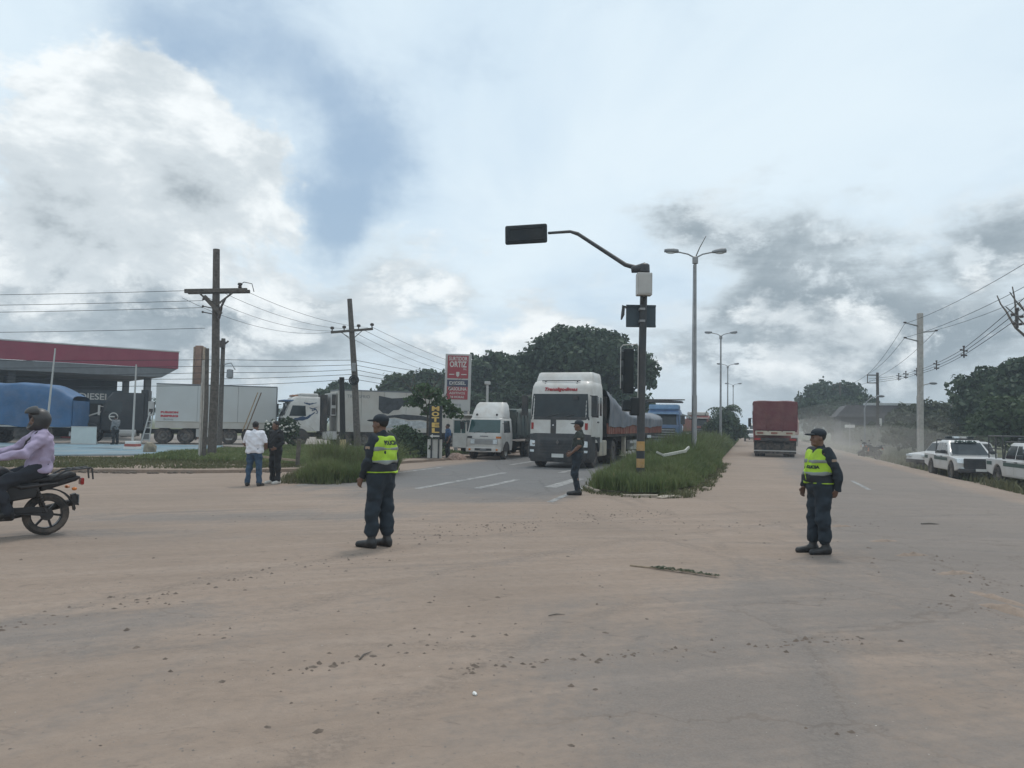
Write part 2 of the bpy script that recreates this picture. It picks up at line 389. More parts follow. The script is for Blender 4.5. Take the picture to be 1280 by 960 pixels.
TRACKS = [(16, -4.5, 21.4, .13), (16, -4.5, 23.0, .13), (16, -4.5, 19.0, .11), (0, -24, 37.4, .14), (0, -24, 35.7, .12), (-30, 14, 33.2, .13), (-30, 14, 34.8, .12), (60, 30, 60.5, .14), (60, 30, 58.9, .14), (2, -30, 36.0, .12)]
BARE = [(1.3, 4.6, 1.5, 2.2, 20, .8), (3.0, 7.8, 1.3, 2.4, -25, .75), (6.6, 12.2, 2.4, 2.6, -30, .55), (7.6, 10.2, 1.3, 3.4, -30, .95),
        (-3.8, 6.2, 2.0, .9, 20, .75), (-4.6, 13.6, 3.8, 1.0, 12, .8), (-1.6, 17.6, 3.0, 1.6, 30, .55), (-.5, 9.4, 1.6, .7, 30, .35),
        (9.5, 17.5, 2.0, 3.5, -20, .5), (-6.4, 11.2, 2.5, .6, 5, .55), (-2.4, 4.2, .8, 1.0, 0, .3)]
M_ground = ground_mat('dusty_earth', 'earth')
M_road = ground_mat('worn_asphalt', 'road')

def build_ground():
    ts = [-1500, -700, -300, -150, -80] + [-60 + 4 * i for i in range(12)] + [-12 + 1.5 * i for i in range(12)] + [6.2, 6.8, 7.4, 8, 8.6, 9.2, 9.8, 11, 13, 16, 20, 25, 30, 40, 50, 62, 80, 120, 200, 400, 1500]
    ts = sorted(set(ts))
    ss = [-1200, -300, -80, -30, -10, -4, 0, 4, 8, 11, 14, 17, 20, 23, 26, 30, 36, 44, 52, 60, 75, 100, 140, 220, 400, 900, 3000]
    vs = []; fs = []
    for s in ss:
        for t in ts:
            p = rd(s, t); vs.append((p.x, p.y, gz(p.x, p.y)))
    w = len(ts)
    for j in range(len(ss) - 1):
        for i in range(w - 1): fs.append((j*w+i, j*w+i+1, (j+1)*w+i+1, (j+1)*w+i))
    tag(mesh_obj('ground', vs, fs, M_ground, smooth=True, sharp=0), kind='structure')
    # the avenue and its junction: one asphalt sheet just above the earth
    vs = []; fs = []
    tt = [-13.4, -12, -8, -4, 0, 4, 6.2, 6.6]; s2 = [-12, 0, 6, 12, 18, 26, 40, 60, 100, 200, 600]
    for s in s2:
        for t in tt:
            p = rd(s, t, .004); vs.append(tuple(p))
    w = len(tt)
    for j in range(len(s2) - 1):
        for i in range(w - 1): fs.append((j*w+i, j*w+i+1, (j+1)*w+i+1, (j+1)*w+i))
    tag(mesh_obj('road', vs, fs, M_road), kind='structure')
build_ground()

# worn painted markings of the oncoming carriageway
def paint_mat():
    m = bpy.data.materials.new('worn_road_paint'); m.use_nodes = True
    N = NT(m.node_tree); b = m.node_tree.nodes['Principled BSDF']
    pos = N.n('ShaderNodeNewGeometry').outputs['Position']
    f = N.smooth(N.noise(pos, 4, 7, .75), .40, .66)
    N.put(b.inputs['Base Color'], N.mix(f, (.15, .145, .14), (.40, .39, .37))); b.inputs['Roughness'].default_value = .8
    return m
M_paint = paint_mat()
def marking(poly, z=.008):
    tag(mesh_obj('road_marking', [tuple(rd(s, t, z)) for s, t in poly], [tuple(range(len(poly)))], M_paint), kind='structure')
for s0, s1, t0 in ((18.2, 25.6, -8.25), (19.0, 22.6, -6.9), (20.3, 24.0, -5.35), (26.6, 28.6, -6.5), (27.4, 29.2, -5.1), (30.5, 36, -9.6)):
    tr = -.0 if t0 != -5.35 else .15
    marking([(s0, t0), (s0, t0 + .22 + tr), (s1, t0 + .22 + tr), (s1, t0)])
marking([(16.4, -4.25), (16.4, -4.1), (21.5, -4.3), (21.5, -4.45)])
marking([(17.5, -11.3), (17.5, -11.17), (27.5, -11.17), (27.5, -11.3)])
for s0 in (24, 34, 44, 54, 66, 78):
    marking([(s0, 3.2), (s0, 3.33), (s0 + 4, 3.33), (s0 + 4, 3.2)])
# ================================================================ materials used by things
M_conc = mat('weathered_concrete', (.40, .385, .36), .85, var=.2, scale=5, bump=.004, dust=.35)
M_kerb = mat('chalky_kerb', (.42, .37, .31), .9, var=.25, scale=4, bump=.01, bscale=20, dust=.8)
M_wood = mat('grey_timber', (.105, .092, .08), .9, var=.35, scale=9, bump=.006, bscale=30)
M_woodpale = mat('pale_timber', (.30, .235, .17), .9, var=.3, scale=7, bump=.004)
M_pole = mat('galvanised_steel', (.27, .28, .29), .5, .35, var=.2, dust=.2)
M_black = mat('black_paint', (.022, .027, .032), .5, var=.3, dust=.12)
M_yellow = mat('yellow_paint', (.42, .24, .07), .7, var=.3, dust=.5, dscale=6)
M_greybox = mat('grey_enamel', (.44, .43, .41), .5, var=.06)
M_panel = mat('dark_blue_grey_sheet', (.035, .055, .07), .55, var=.25)
M_wire = mat('black_cable', (.02, .02, .022), .7)
M_insul = mat('brown_porcelain', (.05, .035, .03), .3)
M_white = mat('white_enamel', (.72, .71, .68), .45, var=.05, dust=.18)
M_dirtyw = mat('dirty_white_enamel', (.56, .56, .53), .5, var=.1, dust=.4, dscale=.9)
M_rubber = mat('tyre_rubber', (.02, .02, .022), .9, var=.3, dust=.3, dscale=5)
M_dark = mat('dark_underbody', (.02, .021, .023), .8, var=.3, dust=.2)
M_glass = mat('dark_glass', (.016, .025, .029), .08, var=.35, scale=1.2, spec=.35, dust=.04, dscale=1.1)
M_rim = mat('dusty_wheel_steel', (.10, .098, .095), .6, .2, var=.2, dust=.4, dscale=4)
M_glassg = mat('green_tinted_glass', (.03, .075, .075), .08, var=.15, spec=.6)
M_chrome = mat('chrome', (.6, .6, .6), .2, .9, var=.05, dust=.2)
M_lamp = mat('clear_lamp_glass', (.62, .66, .68), .15, var=.25, scale=30)
M_redl = mat('red_lens', (.30, .02, .015), .25)
M_orangel = mat('orange_lens', (.55, .16, .02), .25)
M_bark = mat('bark', (.10, .082, .065), .95, var=.35, scale=8, bump=.02, bscale=18)

def leaf_mat(name, a, b, hi):
    m = bpy.data.materials.new(name); m.use_nodes = True
    N = NT(m.node_tree); p = m.node_tree.nodes['Principled BSDF']
    pos = N.n('ShaderNodeNewGeometry').outputs['Position']
    c = N.mix(N.smooth(N.noise(pos, .55, 5, .65), .36, .64), a, b)
    c = N.mix(N.smooth(N.noise(pos, 6, 3, .7), .52, .75, 0, .8), c, hi)
    N.put(p.inputs['Base Color'], c); p.inputs['Roughness'].default_value = .65; p.inputs['Specular IOR Level'].default_value = .25
    tr = N.n('ShaderNodeBsdfTranslucent'); N.put(tr.inputs[0], c)
    mx = N.n('ShaderNodeMixShader'); mx.inputs[0].default_value = .22
    L = m.node_tree.links; L.new(p.outputs[0], mx.inputs[1]); L.new(tr.outputs[0], mx.inputs[2])
    L.new(mx.outputs[0], m.node_tree.nodes['Material Output'].inputs[0])
    return m
M_leafd = leaf_mat('dark_foliage', (.036, .060, .036), (.058, .088, .046), (.105, .13, .065))
M_leafm = leaf_mat('mid_foliage', (.045, .075, .036), (.075, .108, .05), (.125, .15, .075))
M_leafl = leaf_mat('light_foliage', (.055, .095, .04), (.085, .13, .06), (.13, .17, .085))
M_leafy = leaf_mat('dusty_foliage', (.05, .062, .036), (.08, .09, .052), (.13, .13, .085))
M_grass = leaf_mat('long_grass', (.115, .155, .058), (.165, .195, .08), (.29, .265, .14))
M_grassd = leaf_mat('dry_grass', (.085, .095, .04), (.135, .135, .07), (.19, .17, .10))

# ================================================================ grass
def inside(poly, X, Y):
    c = np.zeros(len(X), bool); n = len(poly)
    for i in range(n):
        x1, y1 = poly[i]; x2, y2 = poly[(i + 1) % n]
        k = ((y1 > Y) != (y2 > Y)) & (X < (x2 - x1) * (Y - y1) / (y2 - y1 + 1e-12) + x1)
        c ^= k
    return c
def fnoise(X, Y, f, seed=0):
    r = np.random.default_rng(seed); o = np.zeros_like(X)
    for k in range(6):
        a = r.uniform(0, 6.28); q = f * r.uniform(.6, 1.9); o += np.sin((X * math.cos(a) + Y * math.sin(a)) * q + r.uniform(0, 6.28))
    return o / 6
def grass(name, polyxy, n, hfun, mat_, wid=.014, bz=0., seed=1, label=None, lean=.35, clump=1.6):
    r = np.random.default_rng(seed); P = np.array(polyxy); lo = P.min(0); hi = P.max(0)
    X = np.empty(0); Y = np.empty(0)
    while len(X) < n:
        x = r.uniform(lo[0], hi[0], n * 2); y = r.uniform(lo[1], hi[1], n * 2)
        k = inside(polyxy, x, y) & (r.uniform(size=len(x)) < .35 + .9 * (fnoise(x, y, clump, seed) + .45)); X = np.r_[X, x[k]]; Y = np.r_[Y, y[k]]
    X, Y = X[:n], Y[:n]
    h = hfun(X, Y) * r.uniform(.45, 1.1, n) * (1 + .35 * fnoise(X, Y, clump * 1.3, seed + 3))
    a = r.uniform(0, 6.283, n); ld = r.uniform(0, 6.283, n); ll = h * r.uniform(.05, lean * 1.8, n)
    dx, dy = np.cos(a) * wid * r.uniform(.6, 1.6, n), np.sin(a) * wid * r.uniform(.6, 1.6, n)
    ex, ey = np.cos(ld) * ll, np.sin(ld) * ll
    b = np.stack([X, Y, np.full(n, 0.)], 1)
    b[:, 2] = bz if not callable(bz) else bz(X, Y)
    V = np.empty((n, 5, 3))
    V[:, 0] = b - np.stack([dx, dy, 0 * dx], 1); V[:, 1] = b + np.stack([dx, dy, 0 * dx], 1)
    mid = b + np.stack([ex * .35, ey * .35, h * .6], 1)
    V[:, 2] = mid + np.stack([dx, dy, 0 * dx], 1) * .7; V[:, 3] = mid - np.stack([dx, dy, 0 * dx], 1) * .7
    V[:, 4] = b + np.stack([ex, ey, h * (1 - .25 * np.abs(ll / h))], 1)
    base = np.arange(n)[:, None] * 5
    F = np.concatenate([base + np.array([0, 1, 2]), base + np.array([0, 2, 3]), base + np.array([3, 2, 4])])
    o = np_mesh(name, V.reshape(-1, 3), F, mat_)
    return tag(o, label, 'grass', kind='stuff')
def ragged(poly, step, amp, seed):
    out = []; rr = random.Random(seed)
    for (x0, y0), (x1, y1) in zip(poly, poly[1:] + poly[:1]):
        L = math.hypot(x1 - x0, y1 - y0); k = max(1, int(min(L, 60) / step))
        for i in range(k):
            q = i / k; out.append((x0 + (x1 - x0) * q + rr.uniform(-amp, amp), y0 + (y1 - y0) * q + rr.uniform(-amp, amp)))
    return out
def st_poly(lst): return [tuple(rd(s, t))[:2] for s, t in lst]

# ---------------- the median: earth bed, kerb stones, long grass
MED = [(20.0, -3.85), (19.3, -3.2), (19.1, -2.5), (19.7, -1.95), (22, -1.75), (28, -1.55), (50, -1.5), (240, -1.5), (240, -4.6), (60, -4.6), (26, -4.5)]
bed = MB(); bed.slab([tuple(rd(s, t))[:2] for s, t in MED], -.05, .045)
tag(bed.build('median_bed', mat('median_soil', (.13, .115, .075), .95, var=.4, scale=2, bump=.03, bscale=9)), kind='structure')
def gh(X, Y):
    s = X * SN + Y * CN; t = X * CN - Y * SN
    e = np.clip(np.minimum(t + 4.7, -1.15 - t) / .9, .30, 1)
    return np.clip((.46 + .55 * np.clip((s - 20) / 13, 0, 1)) * e * (1 + .45 * fnoise(X, Y, 3.1, 71) + .3 * fnoise(X, Y, 7., 72)), .06, 1.5)
grass('grass', ragged(st_poly([(20.3, -4.0), (19.3, -3.5), (18.9, -2.7), (19.3, -1.9), (22, -1.5), (26, -1.3), (30, -1.25), (38, -1.3), (38, -4.6), (28, -4.5)]), .3, .17, 8), 70000, gh, M_grass, .011, .08, 3, 'long green grass growing on the near end of the median')
grass('grass', st_poly([(20.3, -4.0), (19.3, -3.2), (20, -1.9), (26, -1.5), (60, -1.5), (60, -4.5)]), 3500, lambda X, Y: gh(X, Y) * 1.5, M_grassd, .008, .04, 5, 'dry seed stalks standing above the median grass', .4)
grass('grass', st_poly([(38, -1.4), (110, -1.4), (110, -4.6), (38, -4.6)]), 34000, lambda X, Y: gh(X, Y) * 1.1, M_grass, .03, .08, 4, 'long grass along the far part of the median')
grass('grass', ragged(st_poly([(20.3, -4.35), (18.8, -3.7), (18.2, -2.6), (18.9, -1.4), (22, -1.05), (38, -.9), (38, -1.5), (22, -1.8), (20, -2.4), (20, -3.2), (22, -4.2), (30, -4.5), (30, -4.75)]), .4, .15, 6), 5000, lambda X, Y: .13 + .1 * fnoise(X, Y, 2.5, 81), M_grassd, .010, .004, 15, 'thin dry weeds creeping out around the median edge', .8)
def kerb_run(pts, w, h, name, n_chip=0, jit=.02):
    for (s0, t0), (s1, t1) in zip(pts[:-1], pts[1:]):
        L = math.hypot(s1 - s0, t1 - t0); k = max(1, round(L / 1.0))
        for i in range(k):
            a = (i + .02) / k; b = (i + .98) / k
            j = random.uniform(-jit, jit)
            q = MB(); q.bar(rd(s0 + (s1-s0)*a, t0 + (t1-t0)*a + j, h/2 - .02 + j * .5), rd(s0 + (s1-s0)*b, t0 + (t1-t0)*b - j, h/2 - .02 - j * .7), w, h + .04)
            q.build('kerb_stone', M_kerb, KERB, bevel=.012)
KERB = thing('kerb', 'broken pale kerb stones around the grassy median tip', 'kerb', (0, 0, 0))
kerb_run([(20.4, -4.12), (19.2, -3.62)], .12, .07, 'k')
kerb_run([(18.62, -2.95), (18.7, -2.1)], .14, .06, 'k', jit=.03)
kerb_run([(44, -4.72), (27.5, -4.66)], .14, .13, 'k', jit=.008)
def rock(name, label, cat, c, r, m_, sq=(1, .7, .5), seed=0, group=None):
    bm = bmesh.new(); bmesh.ops.create_icosphere(bm, subdivisions=2, radius=1)
    for v in bm.verts:
        d = 1 + .35 * mnoise.noise(v.co * 1.6 + Vector((seed * 3.1, 0, 0)))
        v.co = Vector((v.co.x * sq[0], v.co.y * sq[1], v.co.z * sq[2])) * d * r
    me = bpy.data.meshes.new(name); bm.to_mesh(me); bm.free(); me.materials.append(m_)
    o = link(bpy.data.objects.new(name, me)); o.location = c; o.rotation_euler = (0, 0, seed)
    return tag(o, label, cat, group)
rock('stone', 'pale stone half buried in grass near the median tip', 'stone', rd(20.3, -2.25, .12), .2, M_kerb, (1, .6, .6), 3)
rock('stone', 'flat broken slab of kerb lying before the median', 'stone', rd(18.75, -1.85, .03), .36, M_kerb, (1, .35, .14), .6)
rock('stone', 'small dark clod beside right edge of median grass', 'stone', rd(21.6, -1.15, .03), .16, mat('dark_clod', (.2, .16, .12), .95), (1, .6, .4), 1.1)
bs = MB(); bs.bar((0, 0, 0), (1.25, .12, .12), .09, .12); bs.bar((1.18, .11, .12), (1.5, .3, .26), .08, .1); bs.bar((.03, 0, 0), (-.28, .08, .16), .1, .09)
o = bs.build('fallen_board', mat('bleached_plastic', (.46, .45, .40), .7, var=.1), bevel=.012)
tag(o, 'bleached white piece of board lying in median grass', 'board'); o.location = rd(26.0, -2.75, .74); o.rotation_euler = (0, R(-4), R(14)); o.scale = (.72, .8, .8)

# ---------------- the verge on the left: bank of earth, grass, blue painted forecourt
VERGE = [(-40, 18.5), (-20, 22.3), (-15.2, 23.2), (-9.8, 24.0), (-7.2, 25.3), (-6.0, 28), (-4.6, 31.2), (-3.0, 34.6), (3, 54), (8, 70), (-2, 73), (-12, 42), (-15.2, 34), (-19, 30.5), (-40, 22)]
vb = MB(); vb.slab(ragged(VERGE, .35, .12, 3), -.1, .10)
o = vb.build('verge', None); o.data.materials.append(ground_mat('verge_earth', 'earth'))
tag(o, kind='structure')
for k in range(420):                                        # clods crumbled off the bank
    u = random.uniform(0, 1); a, b = random.choice((((-30, 20.4), (-20, 22.3)), ((-20, 22.3), (-9.8, 23.9)), ((-15.2, 23.1), (-7.2, 25.2)), ((-7.0, 25.6), (-4.6, 31.1))))
    if k == 0: cb = MB()
    r_ = random.uniform(.02, .065); cb.ball((a[0] + (b[0]-a[0])*u, a[1] + (b[1]-a[1])*u - random.uniform(-.05, .3), r_ * .3), (r_ * 1.4, r_, r_ * .7), 6, 4)
tag(cb.build('clods', mat('dark_clod_earth', (.12, .095, .075), .95, var=.4, scale=9)), 'dark clods crumbled along the foot of the verge', 'clods', kind='stuff')
def verge_h(X, Y): return .10 + .05 * fnoise(X, Y, 1.2, 5)
def shrink(poly, k):
    return poly
grass('grass', [(-36, 19.6), (-20, 22.6), (-9.8, 24.3), (-7.4, 25.6), (-6.2, 28.4), (-12, 31), (-17, 29.5), (-36, 21.5)], 24000, verge_h, M_grassd, .02, .12, 8, 'thin dry grass on the earth bank by the forecourt')
grass('grass', [(-14.5, 29), (-6.8, 27.4), (-5, 32), (-2, 41), (-6, 46), (-14, 46), (-15, 34)], 22000, lambda X, Y: .2 + .08 * fnoise(X, Y, 1., 6), M_grass, .03, .12, 9, 'short green lawn in front of the parked trucks')
# tall clump at the corner
cl = [(-5.75, 20.9), (-5.0, 20.6), (-4.2, 21.6), (-3.7, 24.0), (-3.9, 26.6), (-4.6, 27.6), (-5.6, 26.8), (-6.0, 23.6)]
def clump_h(X, Y): return np.clip(.55 + .40 * fnoise(X, Y, 2.2, 9) + .35 * fnoise(X, Y, 5.0, 19) + .30 * np.clip((Y - 21) / 3, -.6, 1), .18, 1.35)
grass('grass', cl, 26000, clump_h, M_grass, .009, 0., 11, 'tall green grass clump behind the officer at street corner', .5)
grass('grass', cl, 1500, lambda X, Y: clump_h(X, Y) * 1.45, M_grassd, .006, 0., 13, 'dry seed stalks rising above the tall grass clump', .35)
grass('grass', [(-6.2, 20.6), (-4.6, 20.5), (-3.9, 22.0), (-3.9, 27.5), (-6.6, 28), (-6.7, 23)], 6000, lambda X, Y: .2 + .1 * fnoise(X, Y, 2, 4), M_grassd, .012, 0., 12, 'dry short weeds fringing the tall grass clump', .6)
fc = [(-60, 14), (-36, 22.5), (-19.2, 30.3), (-15.0, 33.0), (-14, 36), (-17, 45.5), (-60, 38)]
fo = MB(); fo.slab(fc, .0, .15)
tag(fo.build('forecourt', mat('blue_painted_concrete', (.13, .22, .27), .8, var=.22, scale=.8, dust=.35, dscale=.5)), kind='structure')
yd = MB(); yd.slab([(-90, 40), (-17, 45.6), (-12, 42.6), (-3, 53), (-14, 75), (-90, 75)], .0, .10)
tag(yd.build('truck_yard', mat('yard_concrete', (.23, .21, .19), .9, var=.2, scale=.6, dust=.5)), kind='structure')
M_ditch = mat('wet_mark', (.05, .06, .065), .7, var=.3)
for k, (x, y, w) in enumerate(((-24.5, 37.5, 1.3), (-20.5, 38.2, 1.0), (-15.9, 37.6, .9), (-29.5, 36.5, 1.8))):
    mk = MB(); mk.slab([(x - w, y), (x - w * .3, y + .5), (x + w, y + .35), (x + w * .8, y - .25), (x, y - .3)], .15, .154)
    tag(mk.build('drain_stain', M_ditch), kind='structure')
# far ground cover closing the horizon
def woods(name, pts, h, n, mat_, label, seed, depth=14):
    r = np.random.default_rng(seed); V = []; F = []
    P = np.array(pts, float); seg = np.r_[0, np.cumsum(np.hypot(*np.diff(P, axis=0).T))]
    u = r.uniform(0, seg[-1], n); X = np.interp(u, seg, P[:, 0]) + r.normal(0, depth * .4, n); Y = np.interp(u, seg, P[:, 1]) + r.normal(0, depth * .4, n)
    top = h * (.75 + .3 * fnoise(X, Y, .08, seed) + .15 * fnoise(X, Y, .3, seed + 1))
    Z = top * np.sqrt(r.uniform(0.02, 1, n))
    return tag(leaf_cloud(name, np.stack([X, Y, Z], 1), .9, mat_, r), label, 'woods', kind='stuff')
def leaf_cloud(name, C, size, mat_, r, parent=None, nrm=None):
    n = len(C)
    d = r.normal(size=(n, 3)); 
    if nrm is not None: d = d * .55 + nrm
    d /= np.linalg.norm(d, axis=1)[:, None]
    a = np.cross(d, r.normal(size=(n, 3))); a /= np.linalg.norm(a, axis=1)[:, None]; b = np.cross(d, a)
    sz = (size * r.uniform(.55, 1.35, n))[:, None]
    asp = r.uniform(.45, .8, n)[:, None]
    V = np.empty((n, 4, 3))
    V[:, 0] = C - a * sz * .5; V[:, 1] = C + b * sz * .5 * asp + d * sz * .08; V[:, 2] = C + a * sz * .5; V[:, 3] = C - b * sz * .5 * asp + d * sz * .08
    F = np.arange(n * 4).reshape(n, 4)
    return np_mesh(name, V.reshape(-1, 3), F, mat_, parent)

# ================================================================ trees
def limb(mb, p, d, L, r, depth, rr):
    pts = [p]; rad = [r]; q = Vector(p); dd = Vector(d).normalized()
    for i in range(4):
        dd = (dd + Vector((rr.uniform(-.22, .22), rr.uniform(-.22, .22), rr.uniform(-.08, .16)))).normalized()
        q = q + dd * L / 4; pts.append(q.copy()); rad.append(r * (1 - .14 * (i + 1)))
    mb.tube(pts, rad, 7)
    if depth:
        for k in range(3):
            a = rr.uniform(0, 6.28); nd = (dd * .8 + Vector((math.cos(a), math.sin(a), rr.uniform(.1, .6)))).normalized()
            limb(mb, pts[-1 - (k % 2)], nd, L * .72, r * .5, depth - 1, rr)
def tree(name, label, loc, lobes, n, leaf, mat_, trunk_h, trunk_r, seed, cat='tree', group=None, core=.55, lobe_noise=.42):
    """lobes: (x, y, z, rx, ry, rz) relative to the foot; leaves sit in the outer part of every lobe"""
    r = np.random.default_rng(seed); rr = random.Random(seed)
    T = thing(name, label, cat, loc, 0, group)
    vol = np.array([l[3] * l[4] * l[5] for l in lobes]) ** (2 / 3); cnt = np.maximum(40, (n * vol / vol.sum()).astype(int))
    C = []; D = []
    for (x, y, z, rx, ry, rz), k in zip(lobes, cnt):
        d = r.normal(size=(k, 3)); d /= np.linalg.norm(d, axis=1)[:, None]
        d[:, 2] = np.where(d[:, 2] < -.55, -d[:, 2], d[:, 2])
        bump = 1 + lobe_noise * (np.sin(d[:, 0] * 5.1 + seed) * np.sin(d[:, 1] * 4.3 + x) * .6 + np.sin(d[:, 2] * 7 + z + d[:, 0] * 6) * .35) * .8
        rad = bump * (1 - .42 * r.uniform(0, 1, k) ** 1.6) * np.where(r.uniform(0, 1, k) < .12, r.uniform(1.0, 1.16, k), 1.0)
        C.append(np.stack([x + d[:, 0] * rad * rx, y + d[:, 1] * rad * ry, z + d[:, 2] * rad * rz], 1)); D.append(d)
    C = np.concatenate(C); D = np.concatenate(D)
    # small sprays that break the outline
    leaf_cloud('crown', C, leaf, mat_, r, T, D * .7)
    if core:
        bm = bmesh.new()
        for x, y, z, rx, ry, rz in lobes:
            M = Matrix.Translation((x, y, z)) @ Matrix.Diagonal((rx * core, ry * core, rz * core, 1))
            bmesh.ops.create_icosphere(bm, subdivisions=2, radius=1, matrix=M)
        for v in bm.verts: v.co *= 1 + .02 * mnoise.noise(v.co * .9)
        me = bpy.data.meshes.new('inner_crown'); bm.to_mesh(me); bm.free(); me.materials.append(mat_)
        link(bpy.data.objects.new('inner_crown', me), T)
    mb = MB(); mb.tube([(0, 0, -.3), (trunk_r * .3, 0, trunk_h * .5), (0, trunk_r * .4, trunk_h)], [trunk_r * 1.35, trunk_r, trunk_r * .8], 9)
    for k in range(4):
        a = k * 1.57 + rr.uniform(-.4, .4)
        limb(mb, Vector((0, 0, trunk_h * .92)), (math.cos(a), math.sin(a), .9), trunk_h * .7, trunk_r * .55, 1, rr)
    mb.build('trunk', M_bark, T, smooth=True)
    return T
def dome(rx, ry, z0, z1, k, seed, lr=.33):
    """lobes spread over a broad dome"""
    rr = random.Random(seed); out = [(0, 0, z0 + (z1 - z0) * .45, rx * .68, ry * .68, (z1 - z0) * .46)]
    for i in range(k):
        a = 6.283 * (i + rr.uniform(-.3, .3)) / k * 2.4; e = rr.uniform(.05, 1) ** .8
        f = math.cos(e * 1.35); q = lr * rr.uniform(.75, 1.25)
        out.append((rx * .78 * f * math.cos(a), ry * .78 * f * math.sin(a), z0 + (z1 - z0) * (.28 + .54 * math.sin(e * 1.35)), rx * q, ry * q, (z1 - z0) * q * .75))
    return out
tree('broad_tree', 'huge dark dome-shaped tree behind the white articulated truck', (7.0, 77, 0), [(x, y, z, a, b, c) for x, y, z, a, b, c in dome(8.6, 7, 1.2, 11.1, 26, 1, .27)], 30000, .55, M_leafd, 4.5, .5, 11)
tree('broad_tree', 'dark rounded tree behind the red fuel price sign', (-2.6, 86, 0), dome(6.0, 5, .8, 9.0, 16, 5, .3), 13000, .6, M_leafd, 3.6, .4, 12)
tree('broad_tree', 'dark bushy tree left of the fuel price sign', (-8.4, 88, 0), dome(4.4, 4, .8, 7.4, 12, 6, .32), 8000, .6, M_leafd, 3, .3, 13)
tree('broad_tree', 'feathery tree above the rear end of decorated trailer', (-13.6, 90, 0), dome(3.6, 3.2, 1, 7.3, 12, 7, .32), 6000, .55, M_leafm, 3, .25, 14)
tree('broad_tree', 'low dark tree peeping over the decorated trailer front', (-20.5, 92, 0), dome(3.4, 3, .8, 6.2, 10, 8, .32), 5000, .6, M_leafd, 2.5, .25, 15)
tree('bush', 'dark thicket filling the gap behind the small white truck', (1.5, 72, 0), [(-5, 0, 2.2, 3.4, 2, 2.2), (-1.5, 0, 2.6, 3, 2, 2.4), (2, 0, 2.4, 3.2, 2, 2.4), (6, 0, 2.4, 3.2, 2, 2.4), (9.5, 0, 2.4, 3.0, 2, 2.6)], 9000, .55, M_leafd, 1, .2, 24, 'bush')
tree('sapling', 'small light green tree beside the black motel sign', (-3.95, 36.2, 0), [(0, 0, 3.0, .75, .7, .4), (-.6, .1, 2.6, .5, .5, .32), (.65, 0, 2.5, .6, .5, .38), (.2, .2, 2.2, .5, .5, .28), (-1.15, 0, 1.3, .5, .4, .25), (1.2, .1, 2.1, .45, .4, .35), (-.2, -.2, 3.3, .4, .4, .22)], 2300, .17, M_leafl, 2.2, .06, 21, core=.35)
tree('bush', 'dark bushy shrubs behind the tall grass corner', (-4.6, 35.2, 0), [(0, 0, .7, .9, .7, .6), (-1.0, .2, .6, .8, .6, .55), (.9, 0, .5, .6, .6, .5), (-.4, 0, 1.0, .5, .5, .4)], 2600, .16, M_leafd, .4, .05, 22, 'bush')
tree('bush', 'flowering bush beyond the man in the white shirt', (-12.0, 40, .1), [(0, 0, .75, .75, .6, .7), (.45, 0, 1.1, .5, .5, .6), (-.4, 0, .9, .5, .5, .6)], 2200, .15, M_leafd, .4, .05, 23, 'bush')
fl = MB()
rr = random.Random(4)
for k in range(34):
    a = rr.uniform(0, 6.28); h = rr.uniform(-.1, .5)
    fl.ball((-12.0 + .75 * math.cos(a), 40 - .55 * abs(math.sin(a)), 1.15 + h), rr.uniform(.04, .075), 6, 4)
tag(fl.build('blossom', mat('white_blossom', (.62, .6, .55), .8)), 'white blossoms dotting the bush behind white-shirted man', 'blossom', kind='stuff')
# right-hand side
tree('broad_tree', 'massive dark tree behind the parked police pickups', (41.3, 62, -.2), dome(6.6, 5, .2, 7.6, 22, 31, .3), 17000, .5, M_leafd, 3, .4, 31, lobe_noise=.5)
tree('broad_tree', 'tall dark tree at the right edge behind pickups', (47, 57, -.2), dome(5.5, 5, .2, 7.2, 16, 32, .3), 11000, .5, M_leafd, 3, .4, 32)
tree('broad_tree', 'paler leafy tree close behind the right pickup', (35.6, 53, -.3), dome(3.6, 3.2, .1, 4.6, 14, 33, .32), 8000, .4, M_leafm, 1.5, .25, 33)
tree('broad_tree', 'leafy branch reaching in at the far right edge', (30.6, 42, -.3), [(0, 0, 6.4, 1.5, 1.3, .8), (1.2, 0, 6.0, 1.4, 1.2, .9), (-1.3, .1, 6.55, .9, .7, .3), (2.2, 0, 6.9, 1.6, 1.4, 1.2)], 3800, .3, M_leafm, 5.6, .25, 34)
tree('broad_tree', 'hazy dome-shaped tree far along right roadside', (51.2, 122, 0), dome(6.8, 6, .2, 8.8, 18, 35, .3), 9000, .7, M_leafd, 3.5, .4, 35)
tree('broad_tree', 'low hazy tree between the far dome tree and shed', (45.0, 104, -.2), dome(7.6, 4, .1, 6.0, 18, 36, .32), 9000, .6, M_leafd, 1.8, .3, 36)
tree('broad_tree', 'dusty low tree in front of the dark shed', (43.5, 80, -.2), dome(5.4, 3, .1, 4.6, 16, 37, .32), 7000, .45, M_leafy, 1.2, .25, 37)
tree('bush', 'dusty roadside bush behind the spotted concrete pole', (32.2, 60, -.3), dome(3.2, 2.2, .0, 2.7, 12, 38, .33), 4500, .35, M_leafy, .6, .15, 38, 'bush')
tree('bush', 'dusty bush along far right shoulder in the dust', (36.5, 77, -.3), dome(3.4, 2.4, .0, 2.6, 12, 39, .33), 3500, .4, M_leafy, .6, .15, 39, 'bush')
grass('grass', st_poly([(30, 8.9), (140, 8.4), (140, 16), (30, 15)]), 30000, lambda X, Y: .42 + .12 * fnoise(X, Y, .8, 2), M_grassd, .035, lambda X, Y: np.array([gz(a, b) for a, b in zip(X, Y)]), 41, 'dusty weeds along the right shoulder')
